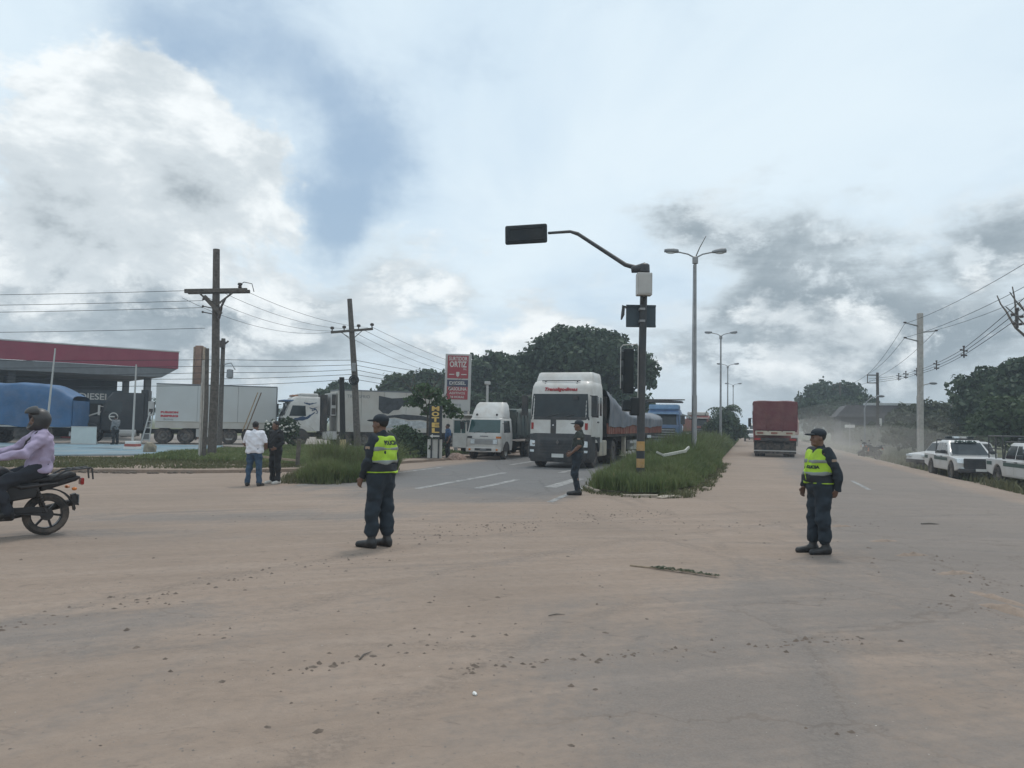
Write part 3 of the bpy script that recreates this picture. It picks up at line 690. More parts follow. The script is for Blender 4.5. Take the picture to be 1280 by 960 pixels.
tree('bush', 'dusty dark thicket between the shed and the massive tree', (45.5, 76, -.3), dome(4.6, 3, .0, 4.4, 14, 43, .33), 6000, .42, M_leafy, .6, .15, 43, 'bush')
# a bushy palm standing in the median far along
PALM = thing('palm_tree', 'bushy palm with drooping fronds standing in the median', 'palm', (20.4, 73.5, .05))
rr = random.Random(9)
pm = MB(); pm.tube([(0, 0, -.1), (.1, 0, 1.6), (.05, .05, 3.2)], [.28, .22, .2], 9); pm.build('trunk', M_bark, PALM, smooth=True)
for k in range(64):
    a = k * 2.399; e = rr.uniform(-.15, 1.25); L = rr.uniform(1.9, 2.7); z0 = 3.1 if k % 3 else rr.uniform(1.2, 2.6)
    if k % 3 == 0: L *= .75
    V = []; F = []
    q = Vector((0, 0, z0)); ang = e
    for i in range(9):
        dv = Vector((math.cos(a) * math.cos(ang), math.sin(a) * math.cos(ang), math.sin(ang)))
        q2 = q + dv * L / 9; side = dv.cross(Vector((0, 0, 1))).normalized()
        wl = .52 * math.sin(min(1, (i + 1.2) / 7) * 2.6) + .08
        for sg in (-1, 1):
            b = len(V); tip = q + side * sg * wl + dv * wl * .5 - Vector((0, 0, wl * .55))
            V += [q, q + dv * L / 12, tip]; F.append((b, b + 1, b + 2))
        b = len(V); V += [q - side * .03, q + side * .03, q2 + side * .02, q2 - side * .02]; F.append((b, b+1, b+2, b+3))
        q = q2; ang -= .27
    mesh_obj('frond', V, F, M_leafd if k % 4 else M_leafm, PALM)
tree('bush', 'dark shrubs crowding the foot of the median palm', (20.2, 72.6, .05), dome(1.9, 1.6, 0, 2.6, 10, 40, .36), 3200, .3, M_leafd, .6, .1, 42, 'bush')
woods('distant_woods', [(-200, 150), (-90, 160), (-30, 190), (20, 240), (70, 330)], 8, 9000, M_leafd, 'far band of trees closing the horizon at left', 51)
woods('distant_woods', [(118, 330), (105, 240), (85, 170), (110, 130), (170, 90)], 7.5, 9000, M_leafd, 'far band of trees closing the horizon at right', 52)

# ================================================================ poles and lines
def line(pts, sag, r, name, label, group, parent=None):
    mb = MB()
    for a, b in zip(pts[:-1], pts[1:]):
        a = Vector(a); b = Vector(b); L = (b - a).length
        mb.tube([a.lerp(b, k / 14) - Vector((0, 0, sag * L / 30 * 4 * (k / 14) * (1 - k / 14))) for k in range(15)], r, 5)
    o = mb.build(name, M_wire, parent)
    return tag(o, label, 'cable', group) if label else o
# big wooden pole on the verge
P1 = thing('utility_pole', 'tall dark timber pole with one heavy crossarm on left verge', 'pole', (-12.8, 33, 0))
q = MB(); q.tube([(0, 0, -.2), (.02, 0, 4), (-.13, 0, 9.05)], [.19, .17, .14], 12); q.build('pole', M_wood, P1, smooth=True)
q = MB(); q.bar((-1.36, -.17, 7.17), (1.32, -.17, 7.26), .13, .17); q.bar((-1.36, .19, 7.17), (1.32, .19, 7.26), .11, .15); q.build('crossarm', M_wood, P1, bevel=.01)
q = MB(); q.bar((-.75, -.2, 7.12), (-.1, -.18, 6.55), .05, .07); q.bar((.7, -.2, 7.12), (.0, -.18, 6.55), .05, .07); q.bar((-.5, -.2, 6.95), (.25, -.22, 6.2), .12, .16); q.build('brace', M_wood, P1)
for x in (.95, .45, -.55):
    if x == .95: q = MB(); q.lathe([(0, .28), (.09, .27), (.11, .2), (.06, .16), (.09, .1), (.05, 0), (0, 0)], (x, 0, 7.32), 10, 'Z'); q.build('insulator', M_insul, P1, smooth=True)
for z in (6.75, 6.45, 6.2):
    q = MB(); q.tube([(-.14, -.18, z), (-.5, -.3, z + .06)], .022, 6); q.ball((-.5, -.3, z + .06), .05, 8, 6); q.build('bracket', M_insul, P1)
q = MB(); q.tube([(.2, -.2, 6.4), (.42, -.2, 6.9)], .05, 6); q.tube([(.16, -.2, 6.0), (.25, -.2, 6.5)], .07, 7); q.tube([(1.0, -.1, 7.5), (1.15, -.1, 7.62), (1.5, -.1, 7.55), (1.6, -.1, 7.2)], .018, 5); q.build('fuse_holder', M_insul, P1)
q = MB(); q.box(-.55, -.33, -.06, .1, 0, 4.2); q.build('cable_duct', M_conc, P1, bevel=.02)
P1b = thing('post', 'thin grey timber post in front of the tall pole', 'post', (-11.95, 30, .1))
q = MB(); q.tube([(0, 0, -.1), (.03, 0, 2.2), (-.02, 0, 4.35)], [.095, .085, .075], 10); q.build('shaft', M_woodpale if False else M_wood, P1b, smooth=True)
q = MB(); q.bar((-.16, .0, 0), (-.16, 0, 3.0), .1, .07); q.build('guard_strip', M_conc, P1b)
P1c = thing('utility_pole', 'short dark pole with hanging switchgear behind the tall pole', 'pole', (-17.1, 45.2, 0))
q = MB(); q.tube([(0, 0, 0), (0, 0, 6.45)], [.15, .12], 10); q.build('pole', M_wood, P1c, smooth=True)
q = MB(); q.bar((-.1, -.1, 5.9), (.35, -.1, 6.3), .08); q.box(-.18, .18, -.3, -.1, 5.9, 6.3); q.build('switch_box', M_insul, P1c)
q = MB(); q.tube([(.1, -.1, 4.9), (.55, -.1, 5.0), (.8, -.1, 4.6)], .03, 6); q.lathe([(0, .55), (.18, .5), (.2, .05), (.12, 0), (0, 0)], (.5, -.1, 4.1), 12, 'Z'); q.build('lantern', M_pole, P1c)
P1d = thing('pylon', 'narrow brown pylon rising behind the white box trailer', 'pylon', (-24.5, 60, 0))
q = MB(); q.box(-.3, .22, -.2, .2, 0, 7.4); q.build('core', mat('rusty_brown_sheet', (.27, .17, .12), .7, var=.25, scale=2), P1d, bevel=.02)
for x in (-.42, .3): q = MB(); q.box(x, x + .1, -.22, .22, 0, 7.3); q.build('edge_strip', M_woodpale, P1d)
P2 = thing('utility_pole', 'leaning timber pole with pin insulators before decorated trailer', 'pole', (-8.95, 45, 0))
q = MB(); q.tube([(0, 0, 0), (-.3, 0, 4.5), (-.72, 0, 8.9)], [.2, .18, .14], 12); q.build('pole', M_wood, P2, smooth=True)
q = MB(); q.bar((-1.72, -.18, 6.88), (.74, -.18, 7.13), .11, .14); q.build('crossarm', M_wood, P2, bevel=.01)
q = MB(); q.bar((-1.1, -.2, 6.9), (-.5, -.2, 6.45), .04); q.bar((.1, -.2, 7.0), (-.48, -.2, 6.45), .04); q.build('brace', M_wood, P2)
for x, z in ((-1.65, 6.96), (-.95, 7.03), (-.1, 7.12), (.68, 7.2)):
    q = MB(); q.lathe([(0, .27), (.08, .26), (.12, .2), (.11, .12), (.04, .1), (.03, 0), (0, 0)], (x, -.18, z), 10, 'Z'); q.build('insulator', M_insul, P2, smooth=True)
q = MB(); q.lathe([(.16 + .06 * math.cos(a), .06 * math.sin(a)) for a in [k * .785 for k in range(9)]], (-.28, -.28, 4.1), 16); q.lathe([(.27 + .04 * math.cos(a), .04 * math.sin(a)) for a in [k * .785 for k in range(9)]], (-.28, -.25, 4.1), 16); q.build('cable_coil', M_wire, P2, smooth=True)
q = MB(); q.box(-.42, -.2, -.32, -.14, 4.6, 5.1); q.build('junction_box', M_pole, P2, bevel=.02)
BP = thing('post', 'black timber post with a yellow base behind tall grass', 'post', (-6.0, 27.2, .1))
q = MB(); q.tube([(.06, 0, .95), (-.04, 0, 3.15)], [.1, .09], 10); q.build('shaft', mat('tarred_timber', (.03, .032, .033), .85, var=.3), BP, smooth=True)
q = MB(); q.tube([(.08, 0, -.1), (.06, 0, .95)], [.115, .112], 10); q.build('painted_base', mat('faded_yellow_paint', (.45, .36, .2), .8, var=.2, dust=.3), BP, smooth=True)
FS = thing('post', 'short dark fence stub at the end of the bank', 'post', (-7.3, 26.4, .1))
q = MB(); q.bar((0, 0, -.1), (.04, 0, .95), .12); q.build('shaft', M_wood, FS, bevel=.01)
q = MB(); q.bar((0, 0, .22), (-1.7, 1.0, .30), .07); q.build('fallen_rail', M_woodpale, FS)
g1, g2, g3, g4 = 'wires from the tall pole leading left', 'wires between the two timber poles', 'wires from the leaning pole leading right', 'low wires crossing behind the trucks'
for k, (z, dz, y) in enumerate(((7.2, 6.6, -.3), (6.75, 6.2, -.3), (6.45, 5.9, -.3), (5.6, 5.2, 0))):
    line([(-13.3, 33 + y, z), (-60, 30, dz)], .35, .011, 'overhead_wire', ('highest', 'second highest', 'third', 'lowest')[k] + ' wire strung from the tall timber pole to the left', g1)
for k in range(4):
    line([(-11.6 - .9 * k, 32.9, 7.25 - .12 * k), (-8.5 - .7 * k, 44.8, 7.2 - .1 * k)], .75 + .22 * k, .009, 'overhead_wire', ('tightest and topmost', 'second from top', 'third from top', 'lowest hanging')[k] + ' wire sagging between the two timber poles', g2)
for k in range(4):
    line([(-8.3 - .6 * k, 44.8, 7.25 - .12 * k), (-1 - .6 * k, 80, 6.9 - .2 * k)], .4 + .1 * k, .011, 'overhead_wire', ('topmost', 'second', 'third', 'lowest')[k] + ' wire running from the leaning pole toward the dark trees', g3)
for k in range(5):
    z = 4.85 - .28 * k
    line([(-60, 46 + k, z + .1), (-17.1, 45.2, z + .35 - .1 * k), (-9.3, 45 + .1, z + .45), (2, 70 + k, z + .2)], .16 + .06 * (k % 3), .015, 'overhead_wire', ('highest', 'second highest', 'middle', 'second lowest', 'lowest')[k] + ' of the low black cables above the white box trailer', g4)

# street lamps along the median
M_lampgrey = mat('lamp_housing', (.20, .21, .22), .6, var=.1)
def street_lamp(label):
    T = thing('street_lamp', label, 'street lamp', (0, 0, 0), 0, 'double-armed street lamps along the median')
    q = MB(); q.tube([(0, 0, -.1), (0, 0, 3.0)], [.11, .105], 10); q.build('lower_pole', M_pole, T, smooth=True)
    q = MB(); q.tube([(0, 0, 3.0), (0, 0, 8.55), (0, 0, 8.75)], [.085, .06, .07], 10); q.build('pole', M_pole, T, smooth=True)
    q = MB(); q.lathe([(.075, 0), (.12, .02), (.12, .28), (.06, .32)], (0, 0, 8.45), 10, 'Z'); q.build('collar', M_pole, T, smooth=True)
    for sg in (-1, 1):
        q = MB(); q.tube([(0, 0, 8.7), (sg * .3, 0, 8.86), (sg * .62, 0, 8.93), (sg * .78, 0, 8.95)], .03, 8); q.build('arm', M_pole, T, smooth=True)
        q = MB(); q.M = Matrix.Translation((sg * .98, 0, 8.98)) @ Matrix.Rotation(-sg * R(9 if sg > 0 else 3), 4, 'Y')
        q.lathe([(0, -.30), (.07, -.29), (.10, -.16), (.12, .1), (.10, .28), (0, .31)], (0, 0, 0), 10, 'X')
        q.v = [(x, y, z if z > 8.94 else z * .4 + 8.94 * .6) for x, y, z in q.v]
        h = q.build('lamp_head', M_lampgrey, T, smooth=True)
        q = MB(); q.M = Matrix.Translation((sg * 1.0, 0, 8.915)); q.ball((0, 0, 0), (.2, .08, .045), 10, 6); q.build('lens', M_lamp, h, smooth=True)
    return T
LAMP_L = ['nearest double-armed street lamp with a broken mast on top', 'second double-armed street lamp along the grassy median', 'third double-armed street lamp rising above the median palm', 'farthest double-armed street lamp beyond the median palm']
L0 = None
for k, (x, y, z) in enumerate(((7.5, 31.5, 0), (16.6, 61, .3), (25.6, 91, .3), (34.9, 121, -.3))):
    if k == 0: o = L0 = street_lamp(LAMP_L[0])
    else: o = copy_tree(L0); o['label'] = LAMP_L[k]
    o.location = (x, y, z); o.rotation_euler = (0, 0, R(-3 - 4 * k))
q = MB(); q.tube([(0, 0, 8.7), (.16, -.05, 9.1), (.42, -.1, 9.6)], [.025, .02, .012], 6); q.build('broken_mast', M_wood, L0)
q = MB(); q.tube([(-.12, -.12, .2), (-.12, -.1, 4), (-.09, -.08, 8.4)], .013, 5); q.build('feed_cable', M_wire, L0)

# right-hand roadside poles
CP = thing('utility_pole', 'pale square concrete pole with short side arms at right', 'pole', (29.25, 55, -.4))
q = MB(); q.bar((0, 0, -.2), (.07, 0, 10.6), .34, .34); q.build('pole', M_conc, CP, bevel=.05)
for z, sg in ((9.75, -1), (9.2, 1), (8.65, -1)):
    q = MB(); q.tube([(.05, 0, z - (.12 if sg < 0 else 0)), (sg * 1.15 + .05, -.1, z + .12)], [.06, .035], 7); q.build('side_arm', M_pole, CP)
    q = MB(); q.lathe([(0, -.12), (.05, -.1), (.07, 0), (.05, .1), (0, .12)], (sg * 1.12 + .05, -.1, z + .14), 8, 'X'); q.build('insulator', M_insul, CP)
for k, (x, y, h, lab) in enumerate(((34.8, 73, 7.2, 'timber pole with a short double arm beyond the concrete pole'), (44.5, 104, 8.1, 'distant thin pole sticking up from the hazy dome tree'), (60.9, 157, 10.2, 'farthest pole standing at the left of the dome tree'), (78, 205, 10, 'tiny distant pole farthest down the right roadside'))):
    T = thing('utility_pole', lab, 'pole', (x, y, -.3))
    q = MB(); q.tube([(0, 0, 0), (0, 0, h + .3)], [.17, .13], 8); q.build('pole', M_wood if k != 2 else M_pole, T)
    q = MB(); q.bar((-1.0, 0, h + .05), (.1, 0, h + .05), .1); q.bar((-1.0, 0, h - .7), (.1, 0, h - .7), .08); q.bar((-.95, 0, h + .05), (-.95, 0, h - .7), .06); q.build('double_arm', M_wood, T)
def curved_lamp(label, loc, h, yaw):
    T = thing('street_lamp', label, 'street lamp', loc, yaw, 'single-armed street lamps at right')
    q = MB(); q.tube([(0, 0, 0), (0, 0, h - 1), (.15, 0, h - .45), (.6, 0, h - .1), (1.1, 0, h)], [.07, .06, .045, .04, .035], 8); q.build('pole', M_pole, T, smooth=True)
    q = MB(); q.ball((1.35, 0, h + .02), (.36, .12, .1), 10, 6); q.build('lamp_head', M_lampgrey, T, smooth=True)
curved_lamp('single curved street lamp in front of the massive dark tree', (29.6, 56, -.4), 5.6, R(12))
curved_lamp('single curved street lamp left of the pale concrete pole', (26.9, 58.5, -.4), 4.7, R(10))
# upper wires over the right shoulder, and the spaced bundle
gU, gB = 'wires over the right shoulder', 'bundled cables with spacers over right shoulder'
for k, (dx, z) in enumerate(((-1.1, 9.4), (1.2, 9.0), (-1.1, 8.4))):
    line([(29.3 + dx, 55, z), (17.0 + dx, 10, z + 1.2)], .6, .013, 'overhead_wire', 'wire sweeping right from the ' + ('top left', 'right', 'lower left')[k] + ' arm of the concrete pole', gU)
    line([(29.3 + dx, 55, z), (34.5 + dx * .6, 73, 7.0), (44.3 + dx * .6, 104, 7.9), (60.9, 157, 9.9)], .5, .014, 'overhead_wire', 'wire running into the distance from the ' + ('top left', 'right', 'lower left')[k] + ' concrete pole arm', gU)
for k, dz in enumerate((0, -.22, -.42)):
    line([(18.4 + .12 * k, 27, 6.75 + dz), (23.6, 40, 6.05 + dz * .8), (27.7, 50, 6.15 + dz * .8), (30.1, 57, 6.2 + dz * .7), (33.3, 66, 6.45 + dz * .7), (34.0, 73, 6.6 + dz)], .10, .014, 'overhead_wire', ('top', 'middle', 'bottom')[k] + ' black cable of the spaced bundle above right shoulder', gB)
for k, (x, y, z) in enumerate(((19.95, 30.2, 6.2), (23.6, 40, 5.85), (27.7, 50, 5.98), (30.1, 57, 6.05), (33.3, 66, 6.3), (31.6, 61.5, 6.15))):
    lab = ['big dark insulator cluster on cables at the right edge', 'cable spacer hanging nearest to the insulator cluster', 'second cable spacer right of the concrete pole', 'cable spacer hanging just left of the concrete pole', 'farthest cable spacer near the timber pole', 'cable spacer midway between concrete and timber poles'][k]
    T = thing('cable_spacer', lab, 'spacer', (x, y, z), R(25), 'spacers on the cable bundle'); T.scale = (.75, .75, .75)
    q = MB(); q.bar((0, 0, -.38), (0, 0, .42), .07); q.bar((-.3, 0, .15), (.3, 0, .1), .06); q.bar((-.22, 0, -.2), (.22, 0, -.2), .05); q.build('frame', M_insul, T)
    for a, c in ((-.3, .17), (.3, .12), (0, .42), (-.22, -.2), (.22, -.2)):
        q = MB(); q.lathe([(0, -.08), (.06, -.06), (.06, .06), (0, .08)], (a, 0, c), 7, 'Y'); q.build('clamp', M_insul, T)
    if k == 0: T.scale = (.95, .95, .95)

# ================================================================ the traffic signal on the median tip
TS = thing('traffic_signal', 'black traffic signal pole with long overhead arm on the median tip', 'traffic light', (3.62, 21.5, 0))
M_sig = mat('signal_housing', (.008, .014, .018), .55, var=.2, dust=.05, spec=.3)
q = MB(); q.tube([(0, 0, -.1), (0, 0, .55)], [.115, .113], 16); q.build('pole_foot', M_black, TS, smooth=True)
for z0, z1, m_ in ((.55, .80, M_yellow), (.80, 1.02, M_black), (1.02, 1.28, M_yellow)):
    q = MB(); q.tube([(0, 0, z0), (0, 0, z1)], .116, 16); q.build('painted_band', m_, TS, smooth=True)
q = MB(); q.tube([(0, 0, 1.28), (.02, 0, 3.5), (.06, 0, 6.1)], [.112, .108, .1], 16); q.build('pole', M_black, TS, smooth=True)
q = MB(); q.lathe([(0, .24), (.1, .24), (.15, .2), (.16, 0), (.12, -.04), (0, -.04)], (.06, 0, 6.05), 14, 'Z'); q.tube([(.1, 0, 6.18), (-.3, .05, 6.12)], [.15, .09], 12); q.build('arm_socket', M_black, TS, smooth=True)
q = MB(); q.tube([(-.1, .0, 6.15), (-.45, .15, 6.28), (-1.78, .6, 7.26)], [.075, .065, .055], 10); q.tube([(-1.78, .6, 7.26), (-2.0, .66, 7.34), (-2.62, 1.0, 7.37)], [.06, .045, .04], 10); q.build('arm', M_black, TS, smooth=True)
M_ = Matrix.Translation((-3.28, 1.22, 7.38)) @ Matrix.Rotation(R(-12), 4, 'Z') @ Matrix.Rotation(R(-1.5), 4, 'Y')
q = MB(); q.M = M_; q.box(-.64, .64, -.05, .08, -.29, .29); hs = q.build('overhead_signal', M_sig, TS, bevel=.06, seg=3)
q = MB(); q.M = M_; q.box(-.55, .55, -.075, -.045, -.2, -.14); q.box(-.55, .55, -.075, -.045, .16, .2); q.box(-.55, -.5, -.075, -.045, -.14, .16); q.box(.5, .55, -.075, -.045, -.14, .16); q.build('back_rib', M_sig, hs)
for k, mm in enumerate((M_redl, M_orangel, mat('green_lens', (.02, .2, .1), .25))):
    q = MB(); q.M = M_; q.lathe([(0, .1), (.15, .09), (.17, .07)], ((k - 1) * .4, 0, 0), 14); q.build('lens', mm, hs)
    q = MB(); q.M = M_; q.lathe([(.175, .05), (.18, .3), (.17, .3), (.165, .05)], ((k - 1) * .4, 0, 0), 14); q.build('visor', M_sig, hs)
q = MB(); q.box(-.2, .22, -.42, -.12, 5.33, 5.96); cb = q.build('control_box', M_greybox, TS, bevel=.025)
q = MB(); q.box(-.165, .185, -.434, -.418, 5.38, 5.91); q.build('box_door', M_greybox, cb, bevel=.008)
q = MB(); q.tube([(-.05, -.25, 5.33), (-.05, -.25, 5.22), (0, -.1, 5.15)], .03, 8); q.tube([(.08, -.25, 5.33), (.06, -.2, 5.2)], .025, 8); q.build('conduit', M_black, TS)
q = MB(); q.box(-.42, .42, .13, .17, 4.5, 5.14); sp = q.build('sign_back', M_panel, TS, bevel=.01)
q = MB(); q.box(-.42, .42, .105, .128, 5.08, 5.13); q.box(-.42, .42, .105, .128, 4.51, 4.56); q.build('stiffener', M_panel, sp)
q = MB(); q.box(-.075, .075, -.13, .125, 4.96, 5.02); q.box(-.075, .075, -.13, .125, 4.62, 4.68); q.build('clamp', M_pole, sp)
q = MB(); q.tube([(-.42, .1, 5.05), (-.5, .1, 5.1), (-.52, .1, 4.85), (-.56, .1, 4.7)], [.05, .045, .05, .02], 8); q.build('loose_strap', M_black, sp)
q = MB(); q.box(-.5, -.2, .02, .30, 2.62, 3.88); vs_ = q.build('upright_signal', M_sig, TS, bevel=.03)
for k in range(3):
    q = MB(); q.M = Matrix.Translation((-.35, .3, 3.67 - k * .41)); q.lathe([(.14, -.02), (.145, .26), (.135, .26), (.13, -.02)], (0, 0, 0), 14); q.build('visor', M_sig, vs_)
    q = MB(); q.M = Matrix.Translation((-.35, .3, 3.67 - k * .41)); q.lathe([(0, .02), (.12, .015), (.135, 0)], (0, 0, 0), 14); q.build('lens', (M_redl, M_orangel, MATS['green_lens'])[k], vs_)
    q = MB(); q.box(-.56, -.5, -.12, .2, 3.55 - k * .41, 3.78 - k * .41); q.build('side_visor', M_sig, vs_, bevel=.02)
q = MB(); q.tube([(-.58, .0, 2.75), (-.58, 0, 3.9), (-.52, 0, 3.97), (-.12, 0, 4.0), (-.1, -.06, 3.95), (-.1, -.06, 2.15), (-.16, -.05, 2.1), (-.5, -.02, 2.12)], .014, 6); q.build('bracket', M_greybox, TS)
q = MB(); q.box(-.30, -.05, -.1, .2, 2.0, 2.5); q.box(-.52, -.28, -.12, .18, 2.12, 2.42); pd = q.build('walk_signal', M_sig, TS, bevel=.04)
q = MB(); q.lathe([(.10, 0), (.11, .16), (.1, .16), (.095, 0)], (-.4, .18, 2.27), 12); q.build('visor', M_sig, pd)

# ================================================================ text
def text_mesh(body, size, depth=.004, shear=0., bold=0., sx=1.):
    cu = bpy.data.curves.new('t', 'FONT'); cu.body = body; cu.size = size; cu.extrude = depth; cu.shear = shear; cu.offset = bold
    cu.align_x = 'CENTER'; cu.align_y = 'CENTER'; cu.resolution_u = 3
    o = bpy.data.objects.new('t', cu); COL.objects.link(o)
    dg = bpy.context.evaluated_depsgraph_get(); dg.update()
    me = bpy.data.meshes.new_from_object(o.evaluated_get(dg))
    bpy.data.objects.remove(o); bpy.data.curves.remove(cu)
    V = [(v.co.x * sx, v.co.y, v.co.z) for v in me.vertices]; F = [tuple(p.vertices) for p in me.polygons]
    bpy.data.meshes.remove(me); return V, F
def lettering(name, body, size, M, m_, parent, width=None, **k):   # M takes text x,y to the face; z is outward
    V, F = text_mesh(body, size, **k)
    if width:
        x0 = min(v[0] for v in V); x1 = max(v[0] for v in V); f = width / (x1 - x0)
        V = [(v[0] * f, v[1], v[2]) for v in V]
    return mesh_obj(name, [tuple(M @ Vector(v)) for v in V], F, m_, parent)
def face(c, right, up):                                   # frame whose z is right x up
    r = Vector(right).normalized(); u = Vector(up).normalized(); n = r.cross(u)
    m = Matrix((r, u, n)).transposed().to_4x4(); m.translation = Vector(c); return m

# ================================================================ fuel station, signs
ST = thing('fuel_station', 'fuel station with deep red canopy fascia and dark shop wall', 'fuel station', (-24.4, 56.0, 0), R(39.6))
# local x runs along the front towards the right end (0), y goes back
M_fascia = mat('crimson_fascia', (.235, .033, .06), .5, var=.08, scale=1, dust=.06)
M_soffit = mat('grey_soffit', (.15, .16, .165), .8, var=.1)
q = MB(); q.box(-34, .0, 0, .12, 5.3, 6.5); q.box(-.12, 0, .12, 11, 5.3, 6.5); q.build('fascia', M_fascia, ST)
q = MB(); q.box(-34, .03, -.03, 11, 6.5, 6.58); q.build('coping', M_greybox, ST)
q = MB(); q.box(-34, -.14, .14, 11, 6.0, 6.45); q.build('roof', M_soffit, ST)
q = MB(); q.prism([(-34, 5.28), (-.05, 5.28), (-1.1, 4.62), (-34, 4.62)], .05, 10.8); q.build('soffit', M_soffit, ST)
for x in (-1.5, -10, -18.5, -27):
    for y in (2.2, 8.6):
        q = MB(); q.box(x - .22, x + .22, y - .22, y + .22, 0, 4.62); q.build('column', M_soffit, ST, bevel=.03)
q = MB(); q.box(-34, -1.9, 9.6, 15, 0, 4.6); q.build('wall', mat('dark_shop_wall', (.06, .075, .085), .7, var=.25, scale=.8), ST)
for k in range(7):
    q = MB(); q.box(-31.5 + k * 4.2, -28.1 + k * 4.2, 9.53, 9.6, .4, 3.0); w_ = q.build('window', M_glass, ST)
    q = MB(); q.box(-31.6 + k * 4.2, -28.0 + k * 4.2, 9.5, 9.53, 3.0, 3.1); q.box(-29.85 + k * 4.2, -29.75 + k * 4.2, 9.5, 9.53, .4, 3.0); q.build('frame', M_pole, w_)
q = MB(); q.box(-7.2, -3.2, 1.9, 2.1, 2.65, 3.6); sb = q.build('sign_board', M_panel, ST)
lettering('lettering', 'DIESEL Y', .62, face((-4.75, 1.88, 3.1), (1, 0, 0), (0, 0, 1)), M_dirtyw, sb, 2.5, bold=.012)
for x in (-6, -14.5, -23):
    q = MB(); q.box(x - .45, x + .45, 4.8, 5.4, .1, 1.9); pu = q.build('fuel_pump', mat('pump_red', (.25, .04, .04), .5), ST, bevel=.04)
    q = MB(); q.box(x - .35, x + .35, 4.76, 4.8, 1.2, 1.7); q.build('display', M_glass, pu)
for k, (x, y, h, bx, lab) in enumerate(((-22.7, 38, 4.9, -.28, 'slender white mast standing above the motorcyclist'), (-18.5, 37.7, 4.15, -.02, 'slender white mast on a red and white base'))):
    T = thing('mast', lab, 'mast', (x, y, .15))
    q = MB(); q.tube([(bx, 0, 0), (0, 0, h)], [.06, .035], 8); q.build('shaft', M_greybox, T, smooth=True)
    if k == 1:
        for j, mm in enumerate((M_white, mat('faded_red_paint', (.35, .10, .08), .7), M_white)):
            q = MB(); q.box(-.3 + .02 * j, .3 - .02 * j, -.3 + .02 * j, .3 - .02 * j, j * .13, j * .13 + .128); q.build('base_block', mm, T, bevel=.01)
BD = thing('notice_board', 'blank white board propped beside the blue tarped truck', 'board', (-23.85, 43.0, .15), R(4))
q = MB(); q.box(-.68, .68, -.04, .0, .02, .98); q.build('panel', mat('pale_board', (.50, .55, .54), .7, var=.05), BD)
q = MB(); q.box(-.7, .7, -.055, -.042, .96, 1.0); q.box(-.7, .7, -.055, -.042, 0, .05); q.bar((.5, 0, .9), (.5, .5, 0), .05); q.bar((-.5, 0, .9), (-.5, .5, 0), .05); q.build('frame', M_greybox, BD)
LD = thing('ladder', 'pale folding ladder leaning by the black truck', 'ladder', (-20.9, 44.2, .13))
q = MB(); q.bar((-.35, 0, 0), (.12, 0, 1.9), .06, .06); q.bar((-.0, .25, 0), (.2, .2, 1.9), .05, .05); q.build('rail', M_greybox, LD)
q = MB()
for k in range(5): q.bar((-.3 + .09 * k, 0, .3 + .35 * k), (.03 + .04 * k, .23, .3 + .35 * k), .04)
q.build('rung', M_greybox, LD)
rock('earth_mound', 'small cone of dry earth on the forecourt edge', 'mound', (-16.4, 35.0, .2), .42, mat('dry_clod', (.22, .19, .14), .95, var=.3), (.8, .7, .95), 2)

OS = thing('price_sign', 'tall grey-framed red fuel price sign by the avenue', 'sign', (-3.15, 44, 0), R(-3))
q = MB(); q.M = Matrix.Rotation(R(.6), 4, 'Y'); q.box(-.74, .74, -.14, .14, 2.4, 5.66); q.build('cabinet', M_greybox, OS, bevel=.03)
M_signred = mat('sign_red', (.30, .045, .055), .5, var=.08)
for z0, z1, mm in ((4.25, 5.56, M_signred), (3.78, 4.17, mat('sign_navy', (.045, .05, .085), .5)), (3.05, 3.77, M_signred)):
    q = MB(); q.M = Matrix.Rotation(R(.6), 4, 'Y'); q.box(-.6, .6, -.16, -.142, z0, z1); q.build('sign_face', mm, OS)
def osl(b, z, size, w, bold=.006): lettering('lettering', b, size, Matrix.Rotation(R(.6), 4, 'Y') @ face((0, -.166, z), (1, 0, 0), (0, 0, 1)), M_dirtyw, OS, w, bold=bold)
osl('SURTIDOR', 5.37, .3, 1.06); osl('ORTIZ', 5.04, .46, .98, .012); osl('DIESEL', 3.97, .26, .95); osl('GASOLINA', 3.64, .26, 1.05); osl('ADITIVOS', 3.40, .19, .9, .003); osl('24 HORAS', 3.18, .18, .8, .003)
lettering('lettering', 'SRL', .14, Matrix.Rotation(R(.6), 4, 'Y') @ face((.4, -.166, 4.78), (1, 0, 0), (0, 0, 1)), M_dirtyw, OS)
q = MB(); q.M = Matrix.Rotation(R(.6), 4, 'Y'); q.prism([(-.09, 4.62), (.09, 4.62), (.09, 4.42), (0, 4.32), (-.09, 4.42)], -.17, -.161); q.build('emblem', M_dirtyw, OS)
q = MB(); q.M = Matrix.Rotation(R(.6), 4, 'Y'); q.box(-.5, -.2, -.168, -.161, 4.45, 4.50); q.box(.2, .5, -.168, -.161, 4.45, 4.50); q.build('stripe', M_dirtyw, OS)
lettering('lettering', 'YPFB', .2, Matrix.Rotation(R(.6), 4, 'Y') @ face((0, -.145, 2.72), (1, 0, 0), (0, 0, 1)), M_pole, OS, .5, bold=.003)
q = MB(); q.box(-.1, .1, -.08, .1, 0, 2.45); q.box(.42, .62, -.08, .1, 0, 2.45); q.build('leg', M_pole, OS)

